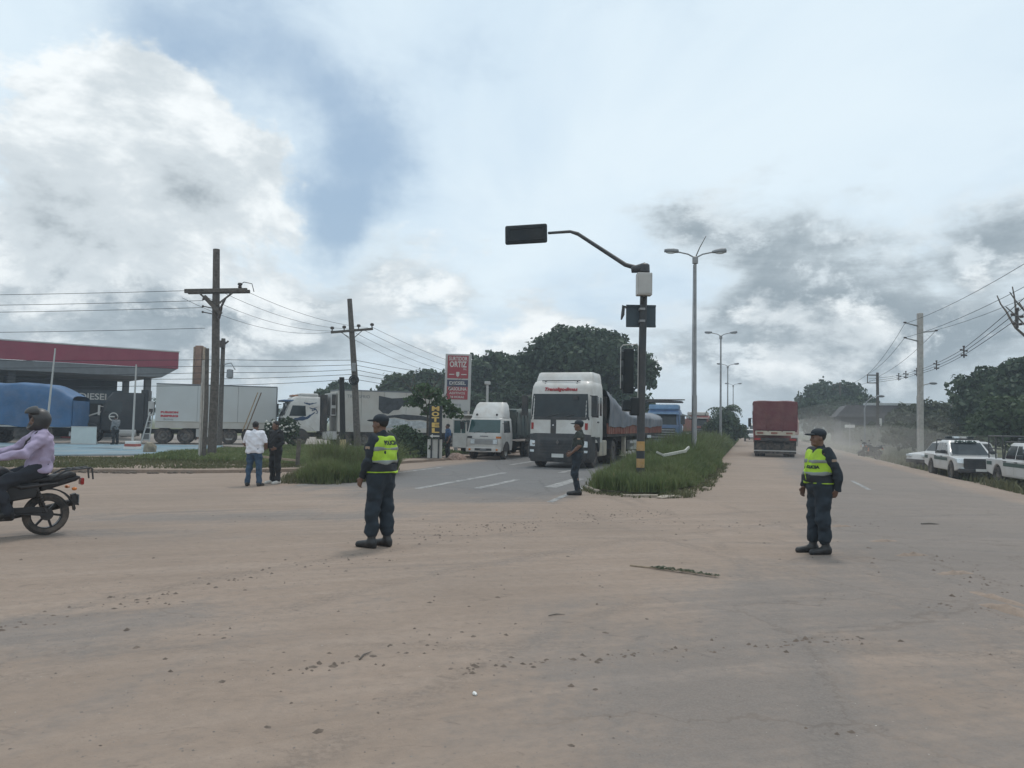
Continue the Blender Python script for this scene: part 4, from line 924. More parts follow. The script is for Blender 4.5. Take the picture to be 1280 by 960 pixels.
MS = thing('motel_sign', 'narrow black motel sign with yellow letters and white arrow', 'sign', (-3.4, 34.5, .1), R(-4))
q = MB(); q.box(-.29, .29, -.06, .06, .92, 2.36); q.build('panel', mat('motel_black', (.02, .024, .028), .6), MS, bevel=.01)
M_ml = mat('motel_yellow', (.62, .42, .12), .6, var=.1)
for k, ch in enumerate('MOTEL'):
    lettering('letter', ch, .27, face((0, -.066, 2.22 - .245 * k), (1, 0, 0), (0, 0, 1)), M_ml, MS, .34, bold=.012)
q = MB(); q.prism([(-.24, 1.0), (-.1, 1.09), (-.1, 1.03), (.2, 1.03), (.2, .97), (-.1, .97), (-.1, .91)], -.075, -.062); q.build('arrow', M_dirtyw, MS)
for x in (-.16, .16):
    q = MB(); q.box(x - .035, x + .035, -.03, .03, -.1, .92); q.build('leg', M_black, MS)
q = MB(); q.box(-.36, .3, .1, .14, .02, .85); q.build('lower_plate', M_dirtyw, MS)
FLP = thing('street_lamp', 'short white lamp post behind the small white truck', 'street lamp', (-1.5, 47, 0))
q = MB(); q.tube([(0, 0, 0), (0, 0, 4.1)], [.09, .07], 8); q.build('pole', M_greybox, FLP)
q = MB(); q.box(-.18, .18, -.12, .12, 4.08, 4.28); q.build('lamp_head', M_greybox, FLP, bevel=.03)

# shed with a long dark roof at right
SH = thing('shed', 'long dark roofed shed behind the dusty right shoulder', 'shed', (47.0, 92, -.2), R(-17))
q = MB(); q.box(-7, 7, 0, 8, 0, 3.6); q.build('wall', mat('dusky_wall', (.05, .05, .055), .85, var=.25, scale=.7), SH)
q = MB(); q.prism([(-7.6, 3.5), (7.6, 3.5), (6.4, 4.9), (-6.4, 4.9)], -.6, 8.6); q.build('roof', mat('dark_roof_sheet', (.06, .055, .058), .8, var=.2), SH)
q = MB(); q.box(-4.4, 3.2, -.5, .5, 4.92, 5.2); q.build('ridge_light', mat('pale_roof_sheet', (.45, .46, .46), .7, var=.2, scale=3), SH)
q = MB(); q.prism([(3.6, 3.6), (7.8, 3.6), (5.7, 5.5)], -1.2, 4); q.build('gable', MATS['dark_roof_sheet'], SH)
for x in (-6, -4, -2, 1, 4): q = MB(); q.box(x, x + 1.1, -.05, 0, 1.2, 2.6); q.build('window', M_glass, SH)
for k, (x, y) in enumerate(((40.4, 76), (36.8, 74.5))):
    T = thing('roadside_sign', ('white upright roadside panel in front of the shed', 'small pale panel beside the white upright panel')[k], 'sign', (x - 4.0, y, -.3), R(-18))
    q = MB(); q.box(-.2, .2, -.04, .04, 1.6, 3.2) if k == 0 else q.box(-.45, .45, -.04, .04, 2.2, 2.5); q.build('panel', M_white, T)
    q = MB(); q.bar((0, .06, 0), (0, .06, 2.6), .08); q.build('post', M_pole, T)
# ================================================================ vehicles: +x is forward, +y is the vehicle's left
class Shell:
    """body of stacked rounded rectangles; sections (z, x_back, x_front, half_width, corner radius front, back)"""
    def __init__(s, secs): s.secs = sorted(secs)
    def at(s, z):
        S = s.secs
        if z <= S[0][0]: return S[0][1:]
        for a, b in zip(S[:-1], S[1:]):
            if z <= b[0]:
                k = (z - a[0]) / (b[0] - a[0] + 1e-9); return tuple(p + (q - p) * k for p, q in zip(a[1:], b[1:]))
        return S[-1][1:]
    def ring(s, z, n=5):
        xb, xf, w, rf, rb = s.at(z); out = []
        for cx, cy, r, a0 in ((xf - rf, w - rf, rf, 90), (xf - rf, -(w - rf), rf, 0), (xb + rb, -(w - rb), rb, -90), (xb + rb, w - rb, rb, -180)):
            for k in range(n + 1):
                a = R(a0 - 90 * k / n); out.append((cx + r * math.cos(a), cy + r * math.sin(a), z))
        return out
    def mesh(s, mb=None, sub=3, cap=True):
        mb = mb or MB(); zs = []
        for a, b in zip(s.secs[:-1], s.secs[1:]):
            k = sub if b[0] - a[0] > .25 else 1
            zs += [a[0] + (b[0] - a[0]) * i / k for i in range(k)]
        zs.append(s.secs[-1][0]); vs = []; fs = []
        for z in zs: vs += s.ring(z)
        n = len(s.ring(zs[0]))
        for i in range(len(zs) - 1):
            for k in range(n): fs.append((i*n+k, i*n+(k+1) % n, (i+1)*n+(k+1) % n, (i+1)*n+k))
        fs.append(tuple(range(n))); fs.append(tuple((len(zs)-1)*n + k for k in range(n))[::-1])
        return mb.add(vs, fs)
    def fx(s, y, z):
        xb, xf, w, rf, rb = s.at(z); q = abs(y) - (w - rf)
        return xf if q <= 0 else xf - rf + math.sqrt(max(0, rf * rf - q * q))
    def sy(s, x, z):
        xb, xf, w, rf, rb = s.at(z); q = x - (xf - rf)
        if q > 0: return w - rf + math.sqrt(max(0, rf * rf - min(q, rf) ** 2))
        q = (xb + rb) - x
        if q > 0: return w - rb + math.sqrt(max(0, rb * rb - min(q, rb) ** 2))
        return w
    def front(s, mb, quad, off=.008, nu=10, nv=4):      # quad: (y,z) bottom-left, bottom-right, top-right, top-left
        (a, b, c, d) = quad
        def fn(u, v, o):
            y = (a[0]*(1-u) + b[0]*u) * (1-v) + (d[0]*(1-u) + c[0]*u) * v
            z = (a[1]*(1-u) + b[1]*u) * (1-v) + (d[1]*(1-u) + c[1]*u) * v
            xb, xf, w, rf, rb = s.at(z); y = max(-w * .999, min(w * .999, y))
            q = max(0, abs(y) - (w - rf)) / rf; ny = q; nx = math.sqrt(max(0, 1 - q * q))
            return (s.fx(y, z) + (off + o) * nx, y + math.copysign((off + o) * ny, y), z)
        return mb.grid(fn, nu, nv)
    def side(s, mb, sg, quad, off=.008, nu=4, nv=4):    # quad: (x,z) around
        (a, b, c, d) = quad
        def fn(u, v, o):
            x = (a[0]*(1-u) + b[0]*u) * (1-v) + (d[0]*(1-u) + c[0]*u) * v
            z = (a[1]*(1-u) + b[1]*u) * (1-v) + (d[1]*(1-u) + c[1]*u) * v
            return (x, sg * (s.sy(x, z) + off + o), z)
        return mb.grid(fn, nu, nv)

WHEELS = {}
def wheel(parent, x, y, z, r, w, rim_mat=None, sg=1, steel=True, yaw=0):
    """tyre with a rim as its own piece; sg: which side faces out"""
    rim_mat = M_rim if rim_mat in (None, M_pole) else rim_mat; key = (round(r, 3), round(w, 3), rim_mat.name, sg)
    if key not in WHEELS:
        ri = r * .58
        t = MB(); t.lathe([(ri, -w*.45), (r*.93, -w*.5), (r*.985, -w*.42), (r, -w*.3), (r*.985, -w*.12), (r, -w*.1), (r, w*.1), (r*.985, w*.12), (r, w*.3), (r*.985, w*.42), (r*.93, w*.5), (ri, w*.45), (ri*.98, w*.3), (ri*.98, -w*.3), (ri, -w*.45)], n=26)
        t = t.build('wheel', M_rubber, None, smooth=True); COL.objects.unlink(t)
        q = MB(); o = sg * w
        q.lathe([(ri*1.0, o*.46), (ri*.93, o*.47), (ri*.88, o*.30), (ri*.5, o*.12 if steel else o*.34), (ri*.42, o*.34), (ri*.2, o*.42), (0, o*.42)], n=22)
        for k in range(8):
            a = k * .785
            q.ball((ri*.36*math.cos(a) if steel else ri*.2*math.cos(a), o*.38, ri*.36*math.sin(a) if steel else ri*.2*math.sin(a)), ri*.06, 5, 3)
        q = q.build('rim', rim_mat, None, smooth=True); COL.objects.unlink(q)
        WHEELS[key] = (t, q)
    t, q = WHEELS[key]
    a = t.copy(); link(a, parent); a.location = (x, y, z); a.rotation_euler = (0, random.uniform(0, 6), yaw)
    link(q.copy(), a); return a
def mirrored(fn):
    for sg in (-1, 1): fn(sg)

def chassis(T, x0, x1, z, axles, r, w, track, duals=True, rim=None, flaps=True):
    q = MB(); q.box(x0, x1, -.45, -.33, z, z + .28); q.box(x0, x1, .33, .45, z, z + .28)
    n = int(abs(x1 - x0) / 1.5)
    for k in range(n + 1):
        x = x0 + (x1 - x0) * k / max(1, n); q.box(min(x, x1 - .1), min(x, x1 - .1) + .1, -.33, .33, z + .04, z + .24)
    q.build('chassis', M_dark, T)
    for x in axles:
        q = MB(); q.tube([(x, -track, r), (x, track, r)], .08, 8); q.ball((x, 0, r), (.24, .2, .22), 10, 7); q.build('axle', M_dark, T)
        for sg in (-1, 1):
            wheel(T, x, sg * track, r, r, w, rim, sg)
            if duals: wheel(T, x, sg * (track - w * 1.12), r, r, w, rim, sg)
    if flaps:
        x = min(axles) - r * 1.15
        for sg in (-1, 1): q = MB(); q.box(x, x + .03, sg*(track - w*.9) - w, sg*(track - w*.9) + w, .22, z + .1); q.build('mudflap', M_rubber, T)

def drape(L, W, zfun, nx=60, ny=22, over=.5):
    """cloth laid over a load: zfun(u, v) height, edges fall down the sides"""
    V = []; F = []
    for i in range(nx + 1):
        for j in range(ny + 1):
            u = i / nx; v = j / ny * 2 - 1
            x, y, z = zfun(u, v); V.append((x, y, z))
    w = ny + 1
    for i in range(nx):
        for j in range(ny): F.append((i*w+j, i*w+j+1, (i+1)*w+j+1, (i+1)*w+j))
    return V, F
def fold(x, y, s=1., seed=0): return mnoise.noise(Vector((x * s, y * s, seed * 7.7)))

M_tarpgrey = mat('slate_tarpaulin', (.115, .135, .165), .62, var=.2, scale=1.6, bump=.02, bscale=5, dust=.25)
M_tarpblue = mat('blue_tarpaulin', (.030, .105, .225), .6, var=.18, scale=1.2, bump=.02, bscale=4, dust=.12)
M_tarpred = mat('maroon_tarpaulin', (.125, .028, .034), .7, var=.16, scale=1.1, bump=.02, bscale=4, dust=.14)
M_tarpdark = mat('dark_green_tarpaulin', (.03, .05, .047), .75, var=.25, scale=1.4, bump=.02, bscale=5, dust=.15)
M_redboard = mat('red_side_board', (.22, .055, .035), .7, var=.25, scale=2.5, dust=.4)
M_redpaint = mat('red_truck_paint', (.27, .055, .05), .5, var=.12, dust=.35)
M_bluepaint = mat('blue_truck_paint', (.05, .12, .24), .4, var=.15, dust=.2)
M_plastic = mat('grey_bumper_plastic', (.018, .021, .026), .6, var=.25, dust=.10)
M_cream = mat('cream_enamel', (.46, .42, .34), .6, var=.15, dust=.4)
M_cabw = mat('cab_white_paint', (.60, .595, .57), .42, var=.08, dust=.42, dscale=1.1, coat=.2)
M_blackcab = mat('black_truck_paint', (.013, .017, .022), .45, var=.3, dust=.05)
M_plate = mat('number_plate', (.6, .6, .58), .5, var=.05)
M_redtext = mat('red_lettering', (.42, .04, .05), .5, var=.05)
M_greytext = mat('grey_lettering', (.16, .17, .18), .6, var=.05)

# ---------------- the white articulated truck facing us
TR = thing('semi_truck', 'big white cab-over truck facing us with slate tarp over red trailer', 'truck', tuple(rd(29.6, -7.2)), math.atan2(-CN, -SN) - R(2.5))
def big_truck(T):
    SH_ = Shell([(1.0, -2.25, .0, 1.24, .22, .06), (1.35, -2.25, .02, 1.25, .24, .06), (1.93, -2.25, .0, 1.25, .26, .06), (2.98, -2.25, -.12, 1.24, .22, .08), (3.25, -2.25, -.22, 1.23, .24, .1), (3.42, -2.25, -.40, 1.2, .26, .12), (3.46, -2.25, -.52, 1.17, .26, .12)])
    cab = SH_.mesh().build('cab', M_cabw, T, smooth=True)
    q = MB(); SH_.front(q, [(-1.17, 2.0), (1.17, 2.0), (1.12, 2.93), (-1.12, 2.93)], .010, 16, 6); ws = q.build('windshield', M_glass, T, smooth=True)
    for yy in (-.62, .1):
        q = MB(); q.tube([(.05, yy, 1.99), (.03, yy + .35, 2.08), (-.02, yy + .62, 2.14)], .013, 5); q.build('wiper', M_black, ws)
    q = MB(); q.box(-.05, .0, .55, .75, 2.70, 2.85); q.build('sticker', M_black, ws)
    q = MB(); SH_.front(q, [(-1.2, 1.90), (1.2, 1.90), (1.18, 2.02), (-1.18, 2.02)], .016, 14, 1); q.build('scuttle', M_black, T, smooth=True)
    # roof fairing behind the visor
    F_ = Shell([(3.36, -2.2, -.60, 1.20, .12, .08), (3.60, -2.2, -.72, 1.18, .12, .08), (3.80, -2.2, -.84, 1.14, .12, .08), (3.84, -2.2, -.92, 1.10, .12, .08)])
    F_.mesh().build('roof_fairing', M_cabw, T, smooth=True)
    q = MB(); q.tube([(-.42, -.85, 3.47), (-.40, .75, 3.47)], .022, 7)
    for y in (-.7, .62): q.tube([(-.45, y, 3.3), (-.42, y, 3.48)], .03, 6); q.ball((-.38, y, 3.34), (.06, .06, .05), 8, 5)
    q.build('roof_rail', M_black, T)
    q = MB(); q.ball((-.36, -.95, 3.2), (.03, .05, .05), 8, 5); q.build('marker_lamp', M_black, T)
    lettering('lettering', 'Transligodimas', .19, face((-.155, .0, 3.11), (0, 1, 0), (-.42, 0, 1)), M_redtext, T, 1.35, shear=.25, bold=.002, depth=.03)
    # white panels under the glass, dark centre strip
    for a, b in ((-1.2, -.36), (-.10, 1.2)):
        q = MB(); SH_.front(q, [(a, 1.36), (b, 1.36), (b, 1.89), (a, 1.89)], .012, 8, 2); q.build('front_panel', M_cabw, T, smooth=True)
    q = MB(); SH_.front(q, [(-.34, 1.3), (-.12, 1.3), (-.12, 1.9), (-.34, 1.9)], .014, 2, 2); q.build('centre_strip', M_black, T)
    q = MB(); q.lathe([(0, .03), (.035, .025), (.04, 0)], (.03, -.23, 1.68), 8, 'X'); q.build('strip_badge', M_chrome, T)
    for sg in (-1, 1):
        q = MB(); SH_.front(q, [(sg*1.1-.05, 1.52), (sg*1.1+.05, 1.52), (sg*1.1+.05, 1.78), (sg*1.1-.05, 1.78)], .02, 2, 2); q.build('marker', M_redl, T)
    # dark lower face: grille slats, headlights, bumper
    LW = Shell([(.24, -1.0, .12, 1.2, .3, .05), (.42, -1.0, .16, 1.24, .3, .05), (1.0, -1.0, .13, 1.25, .28, .05), (1.32, -1.0, .05, 1.25, .26, .05), (1.36, -1.0, .02, 1.22, .26, .05)])
    LW.mesh().build('bumper', M_plastic, T, smooth=True)
    q = MB(); LW.front(q, [(-.78, .5), (.78, .5), (.86, 1.2), (-.86, 1.2)], .006, 8, 4); gr = q.build('grille', M_black, T)
    for z in (.60, .72, .84, .96, 1.08):
        q = MB(); LW.front(q, [(-.72, z - .03), (.72, z - .03), (.73, z + .03), (-.73, z + .03)], .035, 8, 1); q.build('slat', M_plastic, gr)
    q = MB(); q.prism([(.0, .095), (.065, 0), (0, -.095), (-.065, 0)], 0, .02)
    q.v = [(.19 + y, x, 1.02 + z) for x, y, z in q.v]; em = q.build('emblem', M_rim, gr)
    for sg in (-1, 1):
        q = MB(); LW.front(q, [(sg*1.08-.17, .84), (sg*1.08+.13, .84), (sg*1.08+.13, 1.06), (sg*1.08-.17, 1.10)], .016, 6, 3); hl = q.build('headlight', M_lamp, T, smooth=True)
        q = MB(); q.ball((.12, sg * 1.0, .96), (.06, .07, .07), 10, 6); q.build('reflector', M_chrome, hl, smooth=True)
        q = MB(); LW.front(q, [(sg*1.08-.12, .62), (sg*1.08+.1, .62), (sg*1.08+.1, .71), (sg*1.08-.12, .71)], .014, 5, 1); q.build('fog_lamp', M_lamp, T)
    q = MB(); q.box(.155, .175, -.24, .24, .42, .58); q.build('number_plate', M_plate, T)
    q = MB(); LW.front(q, [(-1.15, .26), (1.15, .26), (1.15, .38), (-1.15, .38)], .01, 8, 1); q.build('lower_lip', M_black, T)
    # sides
    for sg in (-1, 1):
        q = MB(); SH_.side(q, sg, [(-1.45, 2.02), (-.30, 2.02), (-.42, 2.86), (-1.45, 2.86)], .01); q.build('side_window', M_glass, T)
        q = MB(); SH_.side(q, sg, [(-1.98, 2.1), (-1.68, 2.1), (-1.68, 2.85), (-1.98, 2.85)], .01); q.build('rear_window', M_glass, T)
        q = MB(); SH_.side(q, sg, [(-1.55, 1.25), (-.22, 1.25), (-.27, 2.0), (-1.55, 2.0)], .007); d_ = q.build('door', M_cabw, T)
        q = MB(); q.box(-1.45, -1.22, sg * 1.265 - .02, sg * 1.265 + .02, 1.8, 1.86); q.build('handle', M_black, d_)
        q = MB(); q.prism([(-1.52, .5), (-.95, .35), (.0, .35), (.05, 1.02), (-.3, 1.02)] if False else [(-.28, .35), (.06, .35), (.05, 1.1), (-.22, 1.1)], sg * 1.12, sg * 1.235); q.build('step', M_plastic, T, bevel=.02)
        q = MB(); q.prism([(-.5 + .0, 1.12)] + [(-1.0 + .62 * math.cos(R(a)), .52 + .62 * math.sin(R(a))) for a in range(10, 171, 20)] + [(-1.75, .75), (-1.75, 1.22), (-.3, 1.22)], sg * .95, sg * 1.25); q.build('wheel_arch', M_plastic, T)
        q = MB(); q.tube([(-.12, sg * 1.22, 2.86), (-.02, sg * 1.42, 2.84)], .025, 6); q.box(-.08, .1, sg * 1.43 - .11, sg * 1.43 + .11, 2.05, 2.86); q.build('mirror', M_black, T, bevel=.04)
    q = MB(); q.box(-.95, -.75, -1.15, 1.15, .9, 1.05); q.build('cab_floor', M_dark, T)
    q = MB(); q.box(-2.3, -2.26, -1.1, 1.1, 1.0, 3.3); q.box(-2.55, -2.27, -.9, -.5, 1.0, 2.6); q.box(-2.5, -2.27, .3, .9, 1.0, 2.2); q.build('cab_back', M_dark, T)
    # tractor chassis
    chassis(T, -6.1, -.4, .62, [-4.75], .52, .3, 1.02)
    for sg in (-1, 1): wheel(T, -1.0, sg * 1.04, .52, .52, .32, M_pole, sg)
    for sg in (-1, 1):
        q = MB(); q.box(-3.35, -2.0, sg * 1.18 - .32 * (sg > 0), sg * 1.18 + .32 * (sg < 0), .42, 1.08); tk = q.build('fuel_tank', M_cream, T, bevel=.05)
        q = MB(); q.box(-2.6, -2.55, sg * 1.19 - .005, sg * 1.19 + .005, .45, 1.05); q.build('strap', M_pole, tk)
        q = MB(); q.prism([(-4.75 + .66 * math.cos(R(a)), .52 + .66 * math.sin(R(a))) for a in range(15, 166, 15)] + [(-4.75 + .62 * math.cos(R(a)), .52 + .62 * math.sin(R(a))) for a in range(165, 14, -15)], sg * .72, sg * 1.2); q.build('mudguard', M_plastic, T)
    # trailer
    x0, x1 = -3.1, -18.0
    q = MB(); q.box(x1, x0, -1.25, 1.25, 1.22, 1.36); q.build('trailer_bed', M_dark, T)
    chassis(T, -17.6, -5.6, .92, [-13.6, -14.85, -16.1], .5, .28, 1.05)
    for sg in (-1, 1):
        for k in range(7):
            a = x0 - .02 - k * 2.13; b = a - 2.08
            q = MB(); q.box(b, a, sg * 1.25 - .03, sg * 1.25 + .03, 1.34, 1.80); sb = q.build('side_board', M_redboard, T)
            q = MB()
            for j in range(6): xx = a - .12 - j * .37; q.box(xx - .04, xx + .04, sg * 1.285 - .02, sg * 1.285 + .02, 1.34, 1.78)
            q.build('rib', M_redboard, sb)
    q = MB(); q.box(x0 - .04, x0 + .02, -1.22, 1.22, 1.3, 2.95); q.build('headboard', M_dark, T)
    for sg in (-1, 1):
        q = MB(); q.box(-8.0, -7.7, sg * 1.0 - .08, sg * 1.0 + .08, .3, 1.25); q.box(-8.15, -7.55, sg * 1.0 - .15, sg * 1.0 + .15, .25, .3); q.build('landing_leg', M_cream, T)
        q = MB(); q.box(-12.4, -8.4, sg * 1.2 - .02, sg * 1.2 + .02, .55, .68); q.box(-12.4, -8.4, sg * 1.2 - .02, sg * 1.2 + .02, .85, .98); q.build('side_guard', M_greybox, T)
        q = MB(); q.box(-10.8, -9.6, sg * 1.05 - .25, sg * 1.05 + .1, .5, 1.0); q.build('tool_box', M_greybox, T, bevel=.02)
    def zf(u, v):
        x = x0 + .05 + (x1 - x0 - .05) * u
        crown = 3.42 - .95 * sm(u, -.05, .36) + .10 * fold(x, 0, .35, 3)
        a = abs(v)
        if a < .5:
            y = v / .5 * 1.20; z = crown - .20 * (a / .5) ** 3.5
        else:
            k = (a - .5) / .5; y = math.copysign(1.20 + .12 * sm(k, 0, .25), v)
            low = 1.69 + .05 * math.sin(x * .75 + 2.2) + .06 * fold(x, v, .9, 8)
            z = crown - .20 + (low - crown + .20) * k
            y += math.copysign(.05 * fold(x * .7 + z * .9, z, 1.3, 2) + .02 * math.sin(x * 3 + z * 2.2 + 3 * fold(x, z, .6, 5)), v)
        z += .05 * fold(x + v, v * 2, 1.0, 1) * (1 - abs(v) * .6)
        return x, y, z
    V, F = drape(1, 1, zf, 150, 40); mesh_obj('tarpaulin', V, F, M_tarpgrey, T, smooth=True, sharp=0)
    q = MB()
    for k in range(11):
        x = x0 - .7 - k * 1.35; q.tube([(x, -1.34, 1.9), (x + .25, -1.34, 1.5)], .012, 5)
    q.build('rope', M_cream, T)
    q = MB(); q.box(x1 - .06, x1, -1.2, 1.2, .55, .75); q.build('rear_bar', M_pole, T)
big_truck(TR)

# ---------------- smaller old cab-over trucks
def small_cab(T, SH_, m_, W, zb, zt, grille=True):
    SH_.mesh().build('cab', m_, T, smooth=True)
SW = thing('light_truck', 'small old white truck with roof deflector parked facing us', 'truck', tuple(rd(34.4, -12.0)), math.atan2(-CN, -SN))
def old_truck(T):
    B = Shell([(.42, -1.7, .0, .86, .12, .05), (.75, -1.7, .03, .89, .14, .05), (1.22, -1.7, .0, .89, .16, .05), (1.92, -1.7, -.22, .82, .16, .06), (2.0, -1.65, -.32, .76, .16, .06), (2.02, -1.6, -.4, .7, .16, .06)])
    B.mesh().build('cab', M_cabw, T, smooth=True)
    q = MB(); B.front(q, [(-.78, 1.27), (.78, 1.27), (.73, 1.88), (-.73, 1.88)], .009, 12, 5); w_ = q.build('windshield', M_glassg, T, smooth=True)
    for y in (-.5, .05): q = MB(); q.tube([(.02, y, 1.26), (-.04, y + .42, 1.38)], .01, 5); q.build('wiper', M_black, w_)
    D = Shell([(1.98, -1.55, -.28, .80, .2, .1), (2.25, -1.55, -.48, .79, .2, .1), (2.6, -1.5, -.78, .74, .2, .1), (2.74, -1.45, -.95, .66, .2, .1)])
    D.mesh().build('roof_deflector', M_cabw, T, smooth=True)
    for y in (-.5, .5): q = MB(); q.ball((-.36, y, 2.13), (.05, .055, .055), 8, 6); q.build('roof_lamp', M_black, T)
    q = MB(); B.front(q, [(-.68, .72), (.68, .72), (.68, .98), (-.68, .98)], .012, 8, 2); g = q.build('grille', M_pole, T)
    for z in (.75, .81, .87, .93): q = MB(); B.front(q, [(-.66, z), (.66, z), (.66, z + .022), (-.66, z + .022)], .026, 8, 1); q.build('slat', M_greybox, g)
    q = MB(); B.front(q, [(-.2, 1.08), (.2, 1.08), (.2, 1.12), (-.2, 1.12)], .012, 2, 1); q.build('badge', M_greytext, T)
    for sg in (-1, 1):
        q = MB(); B.front(q, [(sg*.72-.12, 1.0), (sg*.72+.12, 1.0), (sg*.72+.12, 1.1), (sg*.72-.12, 1.1)], .014, 5, 1); q.build('indicator', M_orangel if sg > 0 else M_black, T)
        q = MB(); B.front(q, [(sg*.56-.1, .74), (sg*.56+.1, .74), (sg*.56+.1, .95), (sg*.56-.1, .95)], .03, 4, 2); q.build('headlight', M_lamp, T)
        q = MB(); B.side(q, sg, [(-1.3, 1.28), (-.32, 1.28), (-.42, 1.85), (-1.3, 1.85)], .009); q.build('side_window', M_glass, T)
        q = MB(); q.tube([(-.1, sg * .85, 1.7), (.05, sg * 1.08, 1.75)], .016, 6); q.box(0, .07, sg * 1.1 - .09, sg * 1.1 + .09, 1.42, 1.78); q.build('mirror', M_black, T, bevel=.02)
        wheel(T, -.72, sg * .76, .39, .39, .22, M_dirtyw, sg)
        q = MB(); q.prism([(-.72 + .47 * math.cos(R(a)), .4 + .47 * math.sin(R(a))) for a in range(0, 181, 20)], sg * .86, sg * .905); q.build('wheel_arch', M_dark, T)
    q = MB(); q.box(.0, .12, -.88, .88, .36, .58); bp = q.build('bumper', M_cabw, T, bevel=.03)
    q = MB(); q.box(.115, .128, -.42, -.1, .42, .53); q.box(.115, .128, .1, .42, .42, .53); q.build('slot', M_black, bp)
    q = MB(); q.box(.125, .135, -.16, .16, .40, .52); q.build('number_plate', M_greytext, bp)
    for sg in (-1, 1): q = MB(); q.ball((.12, sg * .68, .47), (.03, .06, .05), 8, 5); q.build('fog_lamp', M_orangel, bp)
    # open door on the image-left (the vehicle's right): a frame with glass hinged forward
    dr = MB(); dr.M = Matrix.Translation((-.18, -.92, 0)) @ Matrix.Rotation(R(64), 4, 'Z')
    dr.box(-.98, 0, -.05, .0, .52, 1.22); dr.box(-.98, -.9, -.045, -.005, 1.22, 1.88); dr.box(-.1, -.02, -.045, -.005, 1.22, 1.75); dr.box(-.98, -.1, -.045, -.005, 1.82, 1.88); dr.box(-.42, -.37, -.045, -.005, 1.22, 1.82)
    d_ = dr.build('open_door', M_cabw, T, bevel=.012)
    g = MB(); g.M = dr.M; g.box(-.9, -.1, -.03, -.02, 1.22, 1.82); g.build('glass', M_glassg, d_)
    # cargo body under dark tarp
    chassis(T, -6.2, -.5, .5, [-4.7], .39, .2, .78)
    q = MB(); q.box(-6.3, -1.85, -1.02, 1.02, .95, 1.05); q.build('bed', M_dark, T)
    for sg in (-1, 1):
        for k in range(3):
            q = MB(); q.box(-1.9 - 1.47 * (k + 1) + .03, -1.9 - 1.47 * k, sg * 1.02 - .02, sg * 1.02 + .02, 1.03, 1.85); q.build('side_board', M_tarpdark, T)
        for k in range(8):
            x = -1.95 - k * .62; q = MB(); q.box(x - .03, x + .03, sg * 1.045 - .02, sg * 1.045 + .02, 1.03, 2.3); q.build('stake', M_dark, T)
    def zf(u, v):
        x = -1.8 - 4.6 * u; a = abs(v)
        top = 2.48 + .1 * fold(x, 0, .8, 4)
        if a < .7: y = v / .7 * 1.0; z = top - .12 * (a / .7) ** 4
        else:
            k = (a - .7) / .3; y = math.copysign(1.0 + .07 * sm(k, 0, .4), v) + .03 * fold(x * 2, k, 1.5, 4); z = top - .12 - (top - 1.25) * k
        return x, y, z + .05 * fold(x, v * 2, 1.4, 2)
    V, F = drape(1, 1, zf, 50, 30); mesh_obj('tarpaulin', V, F, M_tarpdark, T, smooth=True, sharp=0)
    q = MB(); q.box(-1.87, -1.82, -1.02, 1.02, 1.0, 2.4); q.build('headboard', M_tarpdark, T)
old_truck(SW)
S2 = thing('light_truck', 'white truck mostly hidden behind the open door of small truck', 'truck', tuple(rd(37.8, -13.75)), math.atan2(-CN, -SN))
def hidden_truck(T):
    B = Shell([(.5, -1.6, .0, .85, .12, .05), (1.2, -1.6, .0, .87, .14, .05), (1.9, -1.6, -.2, .82, .16, .06), (2.1, -1.55, -.35, .75, .16, .06)])
    B.mesh().build('cab', M_cabw, T, smooth=True)
    q = MB(); B.front(q, [(-.76, 1.27), (.76, 1.27), (.72, 1.86), (-.72, 1.86)], .009, 10, 4); q.build('windshield', M_glass, T, smooth=True)
    q = MB(); q.box(-.6, .15, -.95, .85, 2.08, 2.16); q.build('sun_visor', M_cabw, T, bevel=.02)
    for sg in (-1, 1): wheel(T, -.7, sg * .74, .38, .38, .22, M_dirtyw, sg)
    q = MB(); q.box(0, .1, -.86, .86, .38, .6); q.build('bumper', M_black, T, bevel=.02)
    q = MB(); B.front(q, [(-.66, .75), (.66, .75), (.66, 1.0), (-.66, 1.0)], .012, 6, 2); q.build('grille', M_black, T)
    chassis(T, -5, -.4, .5, [-3.8], .38, .2, .74)
    q = MB(); q.box(-5.2, -1.7, -.95, .95, .95, 2.0); q.build('cargo_body', M_tarpdark, T)
hidden_truck(S2)
o = rock('rubble_heap', 'small pinkish heap of rubble by the small truck front wheel', 'rubble', tuple(rd(33.4, -13.0, .1)), .42, mat('pink_rubble', (.36, .25, .2), .95, var=.4, scale=12), (1.3, .7, .55), 4)

